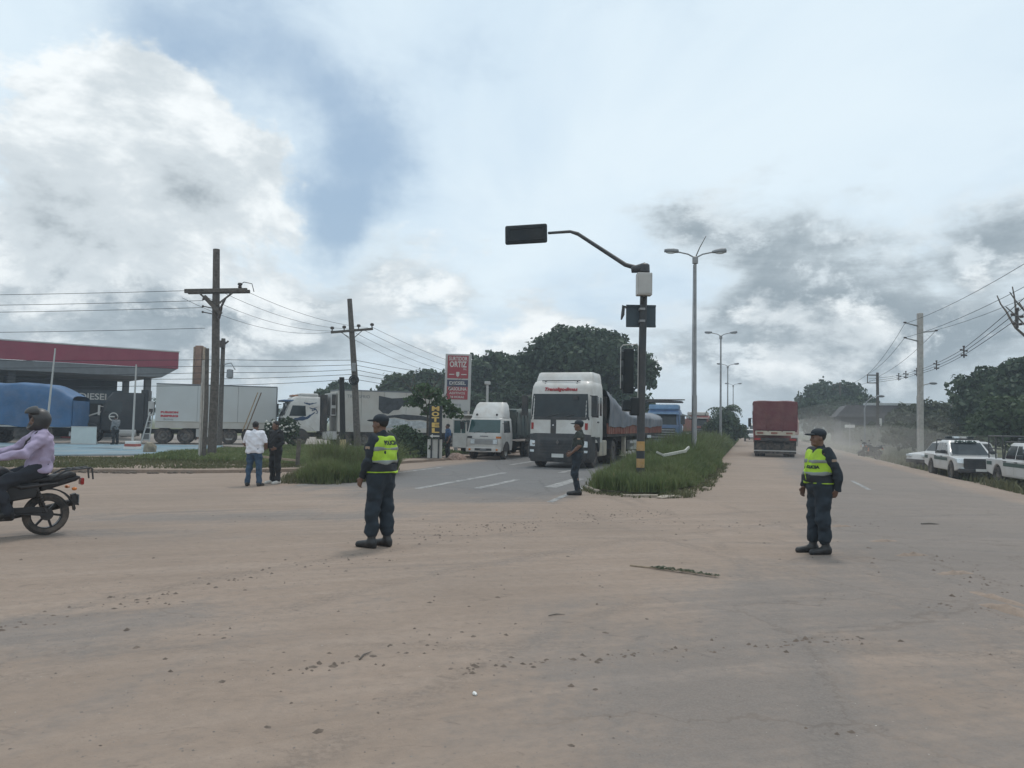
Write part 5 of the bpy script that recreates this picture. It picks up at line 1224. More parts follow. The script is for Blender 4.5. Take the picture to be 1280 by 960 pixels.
# ---------------- blue cab-over with red trailer, and the queue behind
def queue_truck(T, paint, roof, cargo, tarp, load=False, L=11.0):
    B = Shell([(.5, -2.0, .02, 1.2, .2, .06), (1.3, -2.0, .05, 1.24, .22, .06), (1.8, -2.0, .0, 1.24, .22, .06), (2.75, -2.0, -.2, 1.2, .26, .08), (3.0, -2.0, -.5, 1.1, .3, .1)])
    B.mesh().build('cab', paint, T, smooth=True)
    q = MB(); B.front(q, [(-1.12, 1.85), (1.12, 1.85), (1.08, 2.6), (-1.08, 2.6)], .01, 10, 4); q.build('windshield', M_glass, T, smooth=True)
    q = MB(); q.box(-1.7, -.3, -1.1, 1.1, 2.95, 3.35); q.build('roof_fairing', roof, T, bevel=.12, seg=3)
    q = MB(); q.box(-.1, .3, -1.1, 1.1, 2.62, 2.72); q.build('sun_visor', roof, T, bevel=.02)
    q = MB(); B.front(q, [(-.9, .8), (.9, .8), (.9, 1.6), (-.9, 1.6)], .012, 8, 3); g = q.build('grille', M_plastic, T)
    for z in (.9, 1.08, 1.26, 1.44): q = MB(); B.front(q, [(-.86, z), (.86, z), (.86, z + .07), (-.86, z + .07)], .03, 6, 1); q.build('slat', M_pole, g)
    q = MB(); q.box(-.1, .22, -1.22, 1.22, .38, .74); q.build('bumper', paint, T, bevel=.05)
    for sg in (-1, 1):
        q = MB(); B.front(q, [(sg*1.0-.14, .85), (sg*1.0+.14, .85), (sg*1.0+.14, 1.1), (sg*1.0-.14, 1.1)], .02, 4, 2); q.build('headlight', M_lamp, T)
        q = MB(); B.side(q, sg, [(-1.3, 1.9), (-.35, 1.9), (-.45, 2.6), (-1.3, 2.6)], .01); q.build('side_window', M_glass, T)
        q = MB(); q.tube([(-.1, sg * 1.2, 2.5), (.1, sg * 1.45, 2.5)], .025, 5); q.box(.05, .14, sg * 1.45 - .12, sg * 1.45 + .12, 1.9, 2.55); q.build('mirror', M_black, T)
        wheel(T, -.95, sg * 1.03, .5, .5, .3, M_dirtyw, sg)
    chassis(T, -5.6, -.4, .62, [-4.3], .5, .28, 1.02)
    x0, x1 = -2.9, -2.9 - L
    q = MB(); q.box(x1, x0, -1.24, 1.24, 1.25, 1.38); q.build('trailer_bed', M_dark, T)
    chassis(T, x1 + .3, -5, .95, [x1 + 1.6, x1 + 2.85], .5, .28, 1.05)
    for sg in (-1, 1):
        n = max(3, int(L / 2.2))
        for k in range(n):
            a = x0 - L * k / n; q = MB(); q.box(a - L / n + .05, a, sg * 1.24 - .03, sg * 1.24 + .03, 1.36, 2.35); q.build('side_board', cargo, T)
    V, F = drape(1, 1, lambda u, v: (x0 - L * u, v * 1.2, 2.5 + .35 * (1 - v * v) + .15 * fold(u * 9, v, 1, 3)), 30, 10); mesh_obj('tarpaulin', V, F, tarp, T, smooth=True, sharp=0)
    if load:
        q = MB(); q.box(-1.9, -.3, -1.25, 1.3, 3.5, 3.62); q.tube([(-1.6, -1.6, 3.68), (-.8, 1.5, 3.72)], [.12, .05], 6); q.build('roof_load', M_dark, T, bevel=.03)
Q1 = thing('semi_truck', 'blue cab-over truck with red-sided trailer queued behind slate tarp', 'truck', tuple(rd(57.5, -6.1)), math.atan2(-CN, -SN), 'trucks queued on the oncoming carriageway')
queue_truck(Q1, M_bluepaint, mat('pale_blue_paint', (.18, .30, .45), .4), M_redboard, M_tarpdark, True, 13)
Q2 = thing('semi_truck', 'red truck with a white roof queued farther back', 'truck', tuple(rd(84, -5.3)), math.atan2(-CN, -SN), 'trucks queued on the oncoming carriageway')
queue_truck(Q2, M_redpaint, M_cabw, M_redboard, M_tarpgrey, False, 10)
Q3 = thing('semi_truck', 'distant dusty truck last in the oncoming queue', 'truck', tuple(rd(108, -6.2)), math.atan2(-CN, -SN), 'trucks queued on the oncoming carriageway')
queue_truck(Q3, mat('dusty_grey_paint', (.22, .22, .22), .6, dust=.4), M_cabw, M_tarpdark, M_tarpgrey, False, 10)

# ---------------- maroon tipper driving away
RT = thing('dump_truck', 'tipper truck with a maroon covered body driving away in dust', 'truck', tuple(rd(48.6, 1.45)), math.atan2(CN, SN))
def tipper(T):
    # local x forward; the tail is at x = 0
    S_ = Shell([(1.50, .0, 6.2, 1.18, .1, .08), (2.1, -.05, 6.2, 1.28, .1, .08), (2.75, -.04, 6.2, 1.27, .1, .08)])
    S_.mesh().build('cargo_body', M_tarpred, T, smooth=True)
    V, F = drape(1, 1, lambda u, v: (-.09 + 6.3 * u, 1.29 * math.copysign(min(1, abs(v) * 1.25), v), (3.36 - .16 * max(0, abs(v) - .6) * 1.5 - .05 * (1 - sm(u, 0, .03)) - (0 if abs(v) < .8 else (abs(v) - .8) * 3.4)) + .05 * fold(u * 8, v * 2, 1, 4)), 30, 24)
    mesh_obj('tarpaulin', V, F, M_tarpred, T, smooth=True, sharp=0)
    q = MB(); q.grid(lambda u, v, o: (-.10 - o - .015 * fold(u * 3, v * 3, 1.5, 2), 1.26 - 2.52 * u, 1.62 + 1.7 * v - .05 * abs(u - .5) * v), 14, 10); q.build('rear_cover', M_tarpred, T, smooth=True)
    for y in (-1.2, -.4, .4, 1.2): q = MB(); q.box(-.16, -.11, y - .035, y + .035, 1.52, 2.3); q.build('tailgate_rib', M_tarpred, T)
    q = MB(); q.box(-.05, 6.2, -1.1, 1.1, 1.33, 1.5); q.build('sub_frame', M_cream, T)
    q = MB(); q.box(-.14, -.06, -1.12, 1.12, 1.30, 1.56); sx_ = q.build('tail_panel', M_cream, T)
    for y in (-.8, .05, .85): q = MB(); q.box(-.155, -.142, y - .18, y + .18, 1.38, 1.48); q.build('reflector', M_redboard, sx_)
    q = MB(); q.box(-.1, .1, -1.22, 1.22, .95, 1.14); q.build('rear_bar', M_dark, T, bevel=.02)
    for sg in (-1, 1):
        q = MB(); q.box(-.13, -.09, sg * 1.0 - .18, sg * 1.0 + .18, 1.0, 1.12); q.build('tail_light', M_redl, T)
        q = MB(); q.box(.1, .13, sg * .60 - .59, sg * .60 + .59, .2, .98); q.build('mudflap', M_rubber, T)
    q = MB(); q.box(.06, .095, -1.2, 1.2, .34, .40); q.build('flap_edge', M_greybox, T)
    chassis(T, .1, 7.8, .78, [.95, 2.25], .5, .28, 1.0, flaps=False)
    for sg in (-1, 1): wheel(T, 7.0, sg * 1.02, .5, .5, .3, M_pole, sg)
    C = Shell([(.75, 6.4, 8.4, 1.2, .2, .08), (1.9, 6.4, 8.4, 1.22, .2, .08), (2.8, 6.4, 8.2, 1.18, .25, .1), (2.9, 6.5, 8.0, 1.1, .25, .1)])
    C.mesh().build('cab', M_redpaint, T, smooth=True)
    q = MB(); C.front(q, [(-1.1, 1.9), (1.1, 1.9), (1.05, 2.6), (-1.05, 2.6)], .01); q.build('windshield', M_glass, T)
    for sg in (-1, 1): q = MB(); q.tube([(8.2, sg * 1.2, 2.4), (8.3, sg * 1.45, 2.4)], .025, 5); q.box(8.25, 8.33, sg * 1.45 - .1, sg * 1.45 + .1, 1.8, 2.4); q.build('mirror', M_black, T)
tipper(RT)
DT = thing('dump_truck', 'reddish loaded truck half lost in dust at right', 'truck', tuple(rd(80, 3.4)), math.atan2(CN, SN))
def dusty_truck(T):
    q = MB(); q.prism([(0, 1.1), (6, 1.1), (6, 2.5), (4.5, 2.95), (1.5, 2.9), (-.1, 2.4)], -1.2, 1.2); q.build('cargo_body', mat('dusty_red_load', (.36, .20, .17), .9, var=.2, dust=.4), T, bevel=.12)
    chassis(T, .1, 8, .8, [1, 2.3], .5, .28, 1.0)
    C = Shell([(.7, 6.2, 8.1, 1.15, .2, .08), (2.7, 6.2, 7.9, 1.1, .2, .08)]); C.mesh().build('cab', M_redpaint, T, smooth=True)
    for sg in (-1, 1): wheel(T, 7.0, sg * 1.0, .5, .5, .3, M_pole, sg)
    q = MB(); q.box(-.05, .1, -1.2, 1.2, .85, 1.08); q.build('rear_bar', M_greybox, T)
dusty_truck(DT)

# ---------------- trucks standing across the left background
TH2 = math.atan2(-.42, -.91)
VT = thing('semi_truck', 'white truck with blue flame graphics and cream refrigerated trailer', 'truck', (-14.9, 49.6, .02), TH2)
M_dragon = mat('blue_flame_graphic', (.02, .05, .11), .5, var=.1)
M_reefer = mat('cream_trailer_panel', (.50, .49, .45), .55, var=.06, scale=.8, dust=.42, dscale=.7)
def deco_truck(T):
    B = Shell([(1.0, -2.3, .0, 1.22, .2, .06), (1.5, -2.3, .02, 1.24, .22, .06), (2.0, -2.3, -.05, 1.24, .24, .06), (2.85, -2.3, -.38, 1.22, .26, .08), (3.15, -2.3, -.6, 1.15, .3, .1), (3.2, -2.3, -.75, 1.1, .3, .1)])
    B.mesh().build('cab', M_cabw, T, smooth=True)
    q = MB(); B.front(q, [(-1.14, 1.95), (1.14, 1.95), (1.1, 2.78), (-1.1, 2.78)], .01, 12, 5); q.build('windshield', M_glass, T, smooth=True)
    q = MB(); q.box(-.75, .02, -1.18, 1.18, 2.86, 2.98); q.build('sun_visor', M_bluepaint, T, bevel=.03)
    q = MB(); q.box(-2.2, -1.0, -1.05, 1.05, 3.15, 3.42); q.build('roof_fairing', M_greybox, T, bevel=.1, seg=3)
    q = MB(); q.box(-.95, -.6, -.6, .6, 3.2, 3.32); q.build('beacon_bar', mat('amber_beacon', (.4, .2, .12), .4), T, bevel=.02)
    for sg in (-1, 1):
        q = MB(); B.side(q, sg, [(-1.4, 1.95), (-.35, 1.95), (-.55, 2.62), (-1.35, 2.62)], .01); q.build('side_window', M_glass, T)
        for nm, c, wd_ in (('flame', [(-.42, 1.3), (-.55, 1.62), (-.95, 1.78), (-1.45, 1.82), (-1.75, 2.05), (-1.95, 2.2)], .11), ('flame', [(-1.25, 2.8), (-1.6, 2.72), (-2.05, 2.82)], .05), ('flame', [(-1.6, 2.5), (-1.8, 2.42), (-2.1, 2.55)], .035), ('flame', [(-1.75, 2.3), (-2.0, 2.42), (-2.15, 2.2), (-2.0, 2.12)], .05)):
            q = MB(); n = 14
            def pt(t):
                k = t * (len(c) - 1); i = min(int(k), len(c) - 2); f = k - i; f = f * f * (3 - 2 * f) if False else f
                return c[i][0] + (c[i+1][0] - c[i][0]) * f, c[i][1] + (c[i+1][1] - c[i][1]) * f
            vs = []; fs = []
            for k in range(n + 1):
                x, z = pt(k / n); ww = wd_ * (math.sin(math.pi * min(.97, .08 + k / n)) * .8 + .25) * (1 + .3 * math.sin(k * 2.1))
                vs += [(x, sg * (B.sy(x, z) + .009), z - ww), (x, sg * (B.sy(x, z) + .009), z + ww)]
            for k in range(n): fs.append((2*k, 2*k+1, 2*k+3, 2*k+2))
            q.add(vs, fs); q.build('flame', M_dragon, T)
        q = MB(); q.prism([(-1.0 + .68 * math.cos(R(a)), .52 + .68 * math.sin(R(a))) for a in range(0, 181, 15)] + [(-1.75, .52), (-1.75, 1.0), (-1.75, 1.35), (-.2, 1.35), (-.2, .5)], sg * 1.0, sg * 1.245) if False else q.prism([(-1.0 + .66 * math.cos(R(a)), .52 + .66 * math.sin(R(a))) for a in range(0, 181, 15)], sg * 1.1, sg * 1.25); q.build('wheel_arch', M_dark, T)
        wheel(T, -1.0, sg * 1.04, .52, .52, .32, M_pole, sg)
        q = MB(); q.box(-.05, .05, sg * 1.42 - .12, sg * 1.42 + .12, 2.0, 2.75); q.tube([(-.2, sg * 1.2, 2.7), (0, sg * 1.4, 2.7)], .02, 5); q.build('mirror', M_black, T)
        q = MB(); q.box(-.9, -.7, sg * 1.25 - .01, sg * 1.25 + .01, 1.62, 1.68); q.build('door_handle', M_black, T)
        q = MB(); q.box(-3.9, -2.5, sg * 1.15 - .3 * (sg > 0), sg * 1.15 + .3 * (sg < 0), .45, 1.0); q.build('fuel_tank', M_greybox, T, bevel=.08)
    q = MB(); q.box(-.6, .12, -1.2, 1.2, .35, 1.0); q.build('bumper', M_cabw, T, bevel=.06)
    q = MB(); B.front(q, [(-.8, 1.05), (.8, 1.05), (.8, 1.8), (-.8, 1.8)], .012, 6, 3); q.build('grille', M_black, T)
    for sg in (-1, 1): q = MB(); q.box(.115, .13, sg * .95 - .18, sg * .95 + .18, .6, .85); q.build('headlight', M_lamp, T)
    chassis(T, -6.2, -.4, .62, [-3.9, -5.2], .5, .28, 1.02)
    q = MB(); q.box(-2.75, -2.35, -1.2, 1.2, 1.0, 3.35); q.build('cab_back', M_dark, T)
    q = MB(); q.box(-3.35, -2.98, -1.05, 1.05, 2.0, 3.5); fr = q.build('fridge_unit', M_greybox, T, bevel=.03)
    q = MB(); q.box(-3.3, -3.05, 1.051, 1.07, 2.1, 2.5); q.box(-3.3, -3.05, 1.051, 1.07, 2.7, 3.4); q.build('vent', M_dark, fr)
    x0, x1 = -3.4, -12.6
    for k in range(6):
        a = x0 + (x1 - x0) * k / 6; b = x0 + (x1 - x0) * (k + 1) / 6
        q = MB(); q.box(b + .008, a - .008, -1.28, 1.28, .98, 3.66); q.build('trailer_panel', M_reefer, T, bevel=.012)
    q = MB(); q.box(x1, x0, -1.29, 1.29, 3.66, 3.74); q.build('roof_edge', M_greytext, T)
    q = MB(); q.box(x1, x0, -1.2, 1.2, .84, .98); q.build('trailer_floor', M_dark, T)
    q = MB(); q.box(x1, x0, 1.281, 1.292, 1.42, 1.45); q.build('rub_rail', M_greybox, T)
    # painted animals on the panel: a dark bear-like head and a wavy band
    def blotch(nm, pts, m_):
        q = MB(); vs = [(x, 1.288, z) for x, z in pts]; vs2 = [(x, 1.281, z) for x, z in pts]; n = len(pts)
        q.add(vs + vs2, [tuple(range(n))] + [(i, (i+1) % n, n + (i+1) % n, n + i) for i in range(n)]); q.build(nm, m_, T)
    M_blot = mat('dark_print', (.035, .04, .045), .6, var=.5, scale=4)
    blotch('panel_print', [(-6.1, 3.4), (-7.0, 3.25), (-7.9, 3.32), (-8.35, 3.22), (-8.5, 3.05), (-8.1, 2.85), (-7.7, 2.75), (-7.5, 2.5), (-7.1, 2.45), (-6.8, 2.2), (-6.4, 2.25), (-6.1, 2.5)], M_blot)
    blotch('panel_print', [(-6.1, 1.95), (-6.8, 2.1), (-7.8, 2.2), (-9.2, 2.12), (-9.8, 1.95), (-9.7, 1.75), (-9.0, 1.85), (-8.2, 1.82), (-7.2, 1.98), (-6.2, 1.85)], M_blot)
    blotch('panel_print', [(-6.2, 1.8), (-7.2, 1.92), (-8.2, 1.76), (-9.0, 1.78), (-9.6, 1.6), (-9.6, 1.3), (-8, 1.25), (-6.2, 1.3)], mat('pale_print', (.42, .45, .46), .6, var=.3, scale=5))
    fm = face((-4.75, 1.285, 3.3), (-1, 0, 0), (0, 0, 1))
    lettering('lettering', 'TRANSFRIO', .3, fm, M_greytext, T, 1.5)
    chassis(T, x1 + .2, -6, .6, [x1 + 1.3, x1 + 2.6, x1 + 3.9], .5, .28, 1.05)
    for k in range(3): q = MB(); q.box(-8.6 + k * .05, -6.4, -1.22, -1.19, .45 + .2 * k, .55 + .2 * k); q.build('side_guard', M_dark, T)
deco_truck(VT)
BX = thing('box_truck', 'black bonneted truck pulling a long white box trailer', 'truck', (-26.6, 46.9, .1), math.atan2(-.34, -.94))
def bonnet_truck(T):
    # x = 0 at the front bumper
    H_ = Shell([(.75, -1.6, .0, .95, .25, .05), (1.45, -1.6, -.1, .92, .3, .05), (1.62, -1.6, -.35, .8, .3, .05)])
    H_.mesh().build('bonnet', M_blackcab, T, smooth=True)
    q = MB(); q.tube([(-.25, .9, 1.42), (-1.7, 1.0, 1.95)], .05, 6); q.build('bonnet_edge_highlight', M_greybox, T)  # pale grey bar stands in for the highlight along the black bonnet
    C = Shell([(.8, -3.9, -1.5, 1.2, .15, .06), (1.8, -3.9, -1.5, 1.22, .15, .06), (2.7, -3.9, -1.8, 1.18, .2, .08), (3.1, -3.9, -2.1, 1.1, .25, .1)])
    C.mesh().build('cab', M_blackcab, T, smooth=True)
    for sg in (-1, 1):
        q = MB(); C.side(q, sg, [(-2.7, 1.85), (-1.75, 1.85), (-1.95, 2.55), (-2.7, 2.55)], .01); q.build('side_window', M_glass, T)
        q = MB(); q.prism([(-.95 + .72 * math.cos(R(a)), .5 + .72 * math.sin(R(a))) for a in range(10, 171, 16)] + [(-.95 + .6 * math.cos(R(a)), .5 + .6 * math.sin(R(a))) for a in range(170, 9, -16)], sg * .75, sg * 1.2); q.build('front_mudguard', M_blackcab, T)
        wheel(T, -.95, sg * 1.02, .5, .5, .3, M_dirtyw, sg)
        q = MB(); q.tube([(-1.75, sg * 1.0, 2.2), (-1.5, sg * 1.45, 2.25)], .02, 5); q.box(-1.54, -1.44, sg * 1.45 - .1, sg * 1.45 + .1, 1.7, 2.3); q.build('mirror', M_greybox, T)
        q = MB(); q.tube([(-3.5, sg * .95, .7), (-2.2, sg * .95, .7)], .3, 12); q.build('fuel_tank', M_greybox, T)
    q = MB(); C.front(q, [(-1.0, 1.85), (1.0, 1.85), (.95, 2.6), (-.95, 2.6)], .01); q.build('windshield', M_glass, T)
    q = MB(); q.box(-.08, .12, -1.15, 1.15, .4, .75); q.build('bumper', M_chrome, T, bevel=.04)
    q = MB(); q.lathe([(.2, -.02), (.26, -.02), (.26, .02), (.2, .02), (.2, -.02)], (-2.25, 1.235, 1.62), 16); q.box(-2.5, -2.0, 1.22, 1.25, 1.59, 1.66); q.build('door_emblem', M_dirtyw, T)
    chassis(T, -7.0, -.4, .62, [-5.0, -6.3], .5, .28, 1.02)
    q = MB(); q.box(-4.1, -3.7, -1.05, 1.05, 1.2, 3.3); q.build('sleeper', M_blackcab, T)
    q = MB(); q.box(-4.45, -4.12, .55, 1.15, 1.75, 2.6); fr = q.build('fridge_unit', M_greybox, T, bevel=.02)
    q = MB(); q.box(-4.4, -4.18, 1.151, 1.16, 1.85, 2.15); q.build('vent', M_dark, fr)
    x0, x1 = -4.55, -11.7
    M_box = mat('white_box_panel', (.52, .535, .525), .5, var=.04, scale=.6, dust=.14, dscale=.5)
    for k in range(3):
        a = x0 + (x1 - x0) * k / 3; b = x0 + (x1 - x0) * (k + 1) / 3
        q = MB(); q.box(b + .005, a - .005, -1.27, 1.27, 1.4, 3.68); q.build('box_panel', M_box, T, bevel=.01)
    q = MB(); q.box(x1, x0, -1.265, 1.265, .98, 1.37); q.build('box_skirt', M_reefer, T, bevel=.01)
    q = MB(); q.box(x1, x0, -1.285, 1.285, 3.68, 3.74); q.box(x1 - .01, x1 + .06, -1.285, 1.285, 1.0, 3.68); q.build('edge_trim', M_greytext, T)
    q = MB(); q.box(x1, x0, -1.28, 1.28, 1.372, 1.398); q.build('rub_rail', M_cream, T)
    lettering('lettering', 'FURGON', .16, face((-5.35, 1.275, 1.95), (-1, 0, 0), (0, 0, 1)), M_redtext, T, 1.0, bold=.012)
    lettering('lettering', 'REFRIG', .16, face((-5.35, 1.275, 1.72), (-1, 0, 0), (0, 0, 1)), M_redtext, T, 1.0, bold=.012)
    lettering('lettering', 'Bolivia', .2, face((-5.3, 1.27, 1.52), (-1, 0, 0), (0, 0, 1)), M_greytext, T, .55)
    chassis(T, x1 + .1, -6.6, .7, [x1 + 1.6, x1 + 2.85], .5, .28, 1.05)
    wheel(T, x1 + 4.1, 1.05, .5, .5, .28, M_pole, 1); wheel(T, x1 + 4.1, -1.05, .5, .5, .28, M_pole, -1)
    q = MB(); q.box(-8.2, -6.9, .8, 1.22, .45, .95); q.build('tool_box', M_greybox, T, bevel=.02)
    q = MB(); q.box(-9.6, -8.3, .9, 1.15, .3, .36); q.build('side_step', M_greybox, T)
bonnet_truck(BX)
PL = []
for k, (dx, lab) in enumerate(((0, 'pale timber plank leaning against rear of white box trailer'), (.22, 'darker timber plank beside the pale leaning plank'))):
    q = MB(); q.bar((dx, 0, 0), (dx + .75, .35, 2.45), .16 if k == 0 else .2, .05)
    o = q.build('plank', mat('tan_plank', (.33, .235, .14), .85, var=.25, scale=6) if k == 0 else mat('brown_plank', (.17, .115, .075), .85, var=.25, scale=6))
    tag(o, lab, 'plank', 'planks leaning on the white box trailer'); o.location = (-16.75, 48.0, .95)
BT = thing('tarped_truck', 'truck trailer covered by a bright blue tarpaulin at far left', 'truck', (-25.25, 45.0, .1), math.atan2(.16, .99))
def blue_trailer(T):
    q = MB(); q.box(-13, -.2, -1.25, 1.25, 1.0, 1.15); q.build('trailer_bed', M_dark, T)
    def zf(u, v):
        x = .05 - 12.8 * u; a = abs(v); top = 2.72 + .74 * sm(u, -.03, .13) + .07 * fold(x, 0, .9, 3)
        if a < .6: y = v / .6 * 1.22; z = top - .14 * (a / .6) ** 5
        else:
            k = (a - .6) / .4; y = math.copysign(1.22 + .10 * sm(k, 0, .3), v); z = top - .14 + (1.02 + .05 * math.sin(x * 3) - top + .14) * k
            y += math.copysign(.05 * fold(x * .8, z * 2.5, 1.4, 2) + .025 * math.sin(z * 6 + 3 * fold(x, z, .7, 2)), v)
        return x, y, z + .05 * fold(x, v * 2, 1.2, 1)
    V, F = drape(1, 1, zf, 90, 36); mesh_obj('tarpaulin', V, F, M_tarpblue, T, smooth=True, sharp=0)
    q = MB(); q.box(.0, .06, -1.2, 1.2, 1.0, 2.5); q.build('headboard', M_tarpblue, T)
    chassis(T, -12.5, .0, .72, [-4.4, -5.65, -8.5], .5, .28, 1.05)
    q = MB(); q.box(-3.0, -1.0, -1.2, -1.0, .4, .9); q.box(-3.0, -1.0, 1.0, 1.2, .4, .9); q.build('tool_box', M_dark, T)
    q = MB(); q.box(-12.8, 0, -1.3, -1.28, .96, 1.05); q.build('side_rail', M_greybox, T)
blue_trailer(BT)

# ---------------- police pickups
M_police = mat('police_green_band', (.035, .075, .065), .45, var=.1)
M_pickw = mat('pickup_white_paint', (.56, .56, .55), .35, var=.04, dust=.3, dscale=1.2, coat=.3)
def pickup(T, cage=False):
    B = Shell([(.42, -5.15, -.0, .86, .2, .1), (.62, -5.25, .04, .91, .25, .1), (.95, -5.25, .02, .92, .28, .1), (1.08, -5.25, -.1, .88, .32, .1)])
    # lower body with real wheel openings
    def arch(cx): return [(cx - .45 * math.cos(R(a)), .42 + .45 * math.sin(R(a))) for a in range(0, 181, 20)]
    prof = [(-5.22, .55), (-5.25, 1.1), (-3.55, 1.1), (-3.5, 1.08), (-1.35, 1.08), (-.25, 1.0), (-.02, .85), (0, .5)] + [(x, z) for x, z in arch(-.95)[::-1]] + [(-3.55, .42)] + [(x, z) for x, z in arch(-4.1)[::-1]]
    q = MB(); q.prism(prof, -.9, .9); q.build('body', M_pickw, T, bevel=.05, seg=3)
    q = MB(); q.box(-5.0, -.2, -.8, .8, .45, .8); q.build('underbody', M_dark, T)
    C = Shell([(1.07, -3.5, -1.15, .86, .12, .08), (1.25, -3.48, -1.45, .83, .14, .1), (1.68, -3.3, -2.05, .72, .16, .12), (1.76, -3.15, -2.2, .66, .16, .12)])
    C.mesh().build('cabin', M_pickw, T, smooth=True)
    q = MB(); C.front(q, [(-.74, 1.12), (.74, 1.12), (.62, 1.66), (-.62, 1.66)], .008, 10, 5); q.build('windshield', M_glass, T, smooth=True)
    for sg in (-1, 1):
        q = MB(); C.side(q, sg, [(-2.45, 1.14), (-1.55, 1.14), (-2.05, 1.64), (-2.45, 1.64)], .008); q.build('front_window', M_glass, T)
        q = MB(); C.side(q, sg, [(-3.38, 1.14), (-2.53, 1.14), (-2.53, 1.64), (-3.25, 1.64)], .008); q.build('rear_window', M_glass, T)
        q = MB(); q.box(-3.45, -1.45, sg * .91 - .008, sg * .91 + .008, .84, .98); q.build('green_band', M_police, T)
        q = MB(); q.box(-5.1, -4.62, sg * .91 - .008, sg * .91 + .008, .84, .98); q.build('green_band', M_police, T)
        for a, b in ((-2.48, -1.42), (-3.5, -2.52)):
            q = MB(); q.box(a, b, sg * .905 - .006, sg * .905 + .006, .5, .82); d_ = q.build('door', M_pickw, T, bevel=.006)
            q = MB(); q.box(a + .1, a + .3, sg * .93 - .02, sg * .93 + .02, 1.0, 1.03); q.build('handle', M_black, d_)
        q = MB(); q.box(-1.75, -1.62, sg * 1.0 - .1, sg * 1.0 + .1, 1.16, 1.32); q.build('mirror', M_black, T, bevel=.03)
        for x in (-.95, -4.1): wheel(T, x, sg * .8, .39, .39, .25, M_pole, sg, steel=False)
        q = MB(); q.prism([(-.02, .8), (.03, .78), (-.1, .98), (-.55, 1.02), (-.5, .92)], sg * .62, sg * .905); q.build('headlight', M_lamp, T, bevel=.02)
        q = MB(); q.ball((.02, sg * .68, .55), (.04, .09, .06), 10, 6); q.build('fog_lamp', M_lamp, T)
    q = MB(); q.box(-.02, .06, -.66, .66, .54, 1.0); g = q.build('grille', M_black, T, bevel=.03)
    for z in (.66, .76, .86): q = MB(); q.box(.045, .07, -.55, .55, z, z + .03); q.build('slat', M_plastic, g)
    q = MB(); q.box(-.1, .12, -.88, .88, .38, .56); q.build('bumper', M_plastic, T, bevel=.05)
    q = MB(); q.box(.115, .13, -.22, .22, .45, .56); q.build('number_plate', M_plate, T)
    q = MB(); q.box(-2.95, -2.65, -.6, .6, 1.78, 1.84); lb = q.build('light_bar', M_black, T, bevel=.02)
    for k in range(4): q = MB(); q.box(-2.94, -2.66, -.58 + .3 * k, -.34 + .3 * k, 1.84, 1.93); q.build('lamp', (M_glass, M_lamp, M_greybox, M_glass)[k], lb, bevel=.02)
    lettering('lettering', 'POLICIA', .12, face((-1.98, 0, 1.70), (0, 1, 0), (-1, 0, 1.2)), M_police, T, .9, bold=.004, depth=.03)
    q = MB(); q.box(-5.2, -3.6, -.8, .8, .75, .8); q.build('bed_floor', M_dark, T)
    q = MB()
    q.tube([(-3.68, -.78, 1.08), (-3.68, -.72, 1.78), (-3.68, .72, 1.78), (-3.68, .78, 1.08)], .035, 7)
    q.build('roll_bar', M_black, T)
    if cage:
        q = MB()
        for x in (-5.1, -4.4, -3.7):
            for sg in (-1, 1): q.tube([(x, sg * .82, 1.08), (x, sg * .82, 2.0)], .028, 6)
            q.tube([(x, -.82, 2.0), (x, .82, 2.0)], .028, 6)
        for sg in (-1, 1):
            for z in (1.5, 2.0): q.tube([(-5.1, sg * .82, z), (-3.7, sg * .82, z)], .025, 6)
        q.build('bed_cage', M_black, T)
G1 = 'white police pickups parked on the right shoulder'
x_, y_ = 20.3, 33.3
PK1 = thing('pickup_truck', 'white police pickup with light bar facing us on shoulder', 'pickup', (x_, y_, -.45), math.atan2(-CN, -SN) + R(3), G1)
pickup(PK1)
PK2 = thing('pickup_truck', 'white police pickup with a black bed cage at right edge', 'pickup', (19.5, 26.7, -.45), math.atan2(-CN, -SN) + R(5), G1)
pickup(PK2, True)
SV = thing('estate_car', 'white car parked behind the nearer police pickup', 'car', (22.7, 43.2, -.42), R(189))
def estate(T):
    prof = [(-4.4, .5), (-4.45, .95), (-1.2, .98), (-.15, .85), (0, .5)] + [(-.85 - .38 * math.cos(R(a)), .36 + .38 * math.sin(R(a))) for a in range(180, -1, -20)] + [(-3.5 - .38 * math.cos(R(a)), .36 + .38 * math.sin(R(a))) for a in range(180, -1, -20)]
    q = MB(); q.prism(prof, -.86, .86); q.build('body', M_pickw, T, bevel=.06, seg=3)
    C = Shell([(.96, -4.4, -1.15, .82, .12, .1), (1.5, -4.2, -1.55, .7, .16, .14), (1.58, -4.0, -1.8, .6, .16, .14)]); C.mesh().build('cabin', M_pickw, T, smooth=True)
    q = MB(); C.front(q, [(-.7, 1.02), (.7, 1.02), (.58, 1.46), (-.58, 1.46)], .008); q.build('windshield', M_glass, T)
    for sg in (-1, 1):
        for a, b, c, d in ((-2.4, -1.5, -1.95, -2.4), (-3.3, -2.48, -2.48, -3.3), (-4.25, -3.38, -3.38, -4.1)):
            q = MB(); C.side(q, sg, [(a, 1.02), (b, 1.02), (c, 1.46), (d, 1.46)], .008); q.build('side_window', M_glass, T)
        for x in (-.85, -3.5): wheel(T, x, sg * .78, .33, .33, .2, M_pole, sg, steel=False)
        q = MB(); q.box(-.12, .02, sg * .62 - .18, sg * .62 + .18, .68, .82); q.build('headlight', M_lamp, T, bevel=.03)
        q = MB(); q.box(-1.6, -1.5, sg * .9 - .08, sg * .9 + .08, 1.02, 1.14); q.build('mirror', M_black, T)
    q = MB(); q.box(-.05, .04, -.8, .8, .35, .55); q.build('bumper', M_plastic, T, bevel=.03)
estate(SV)
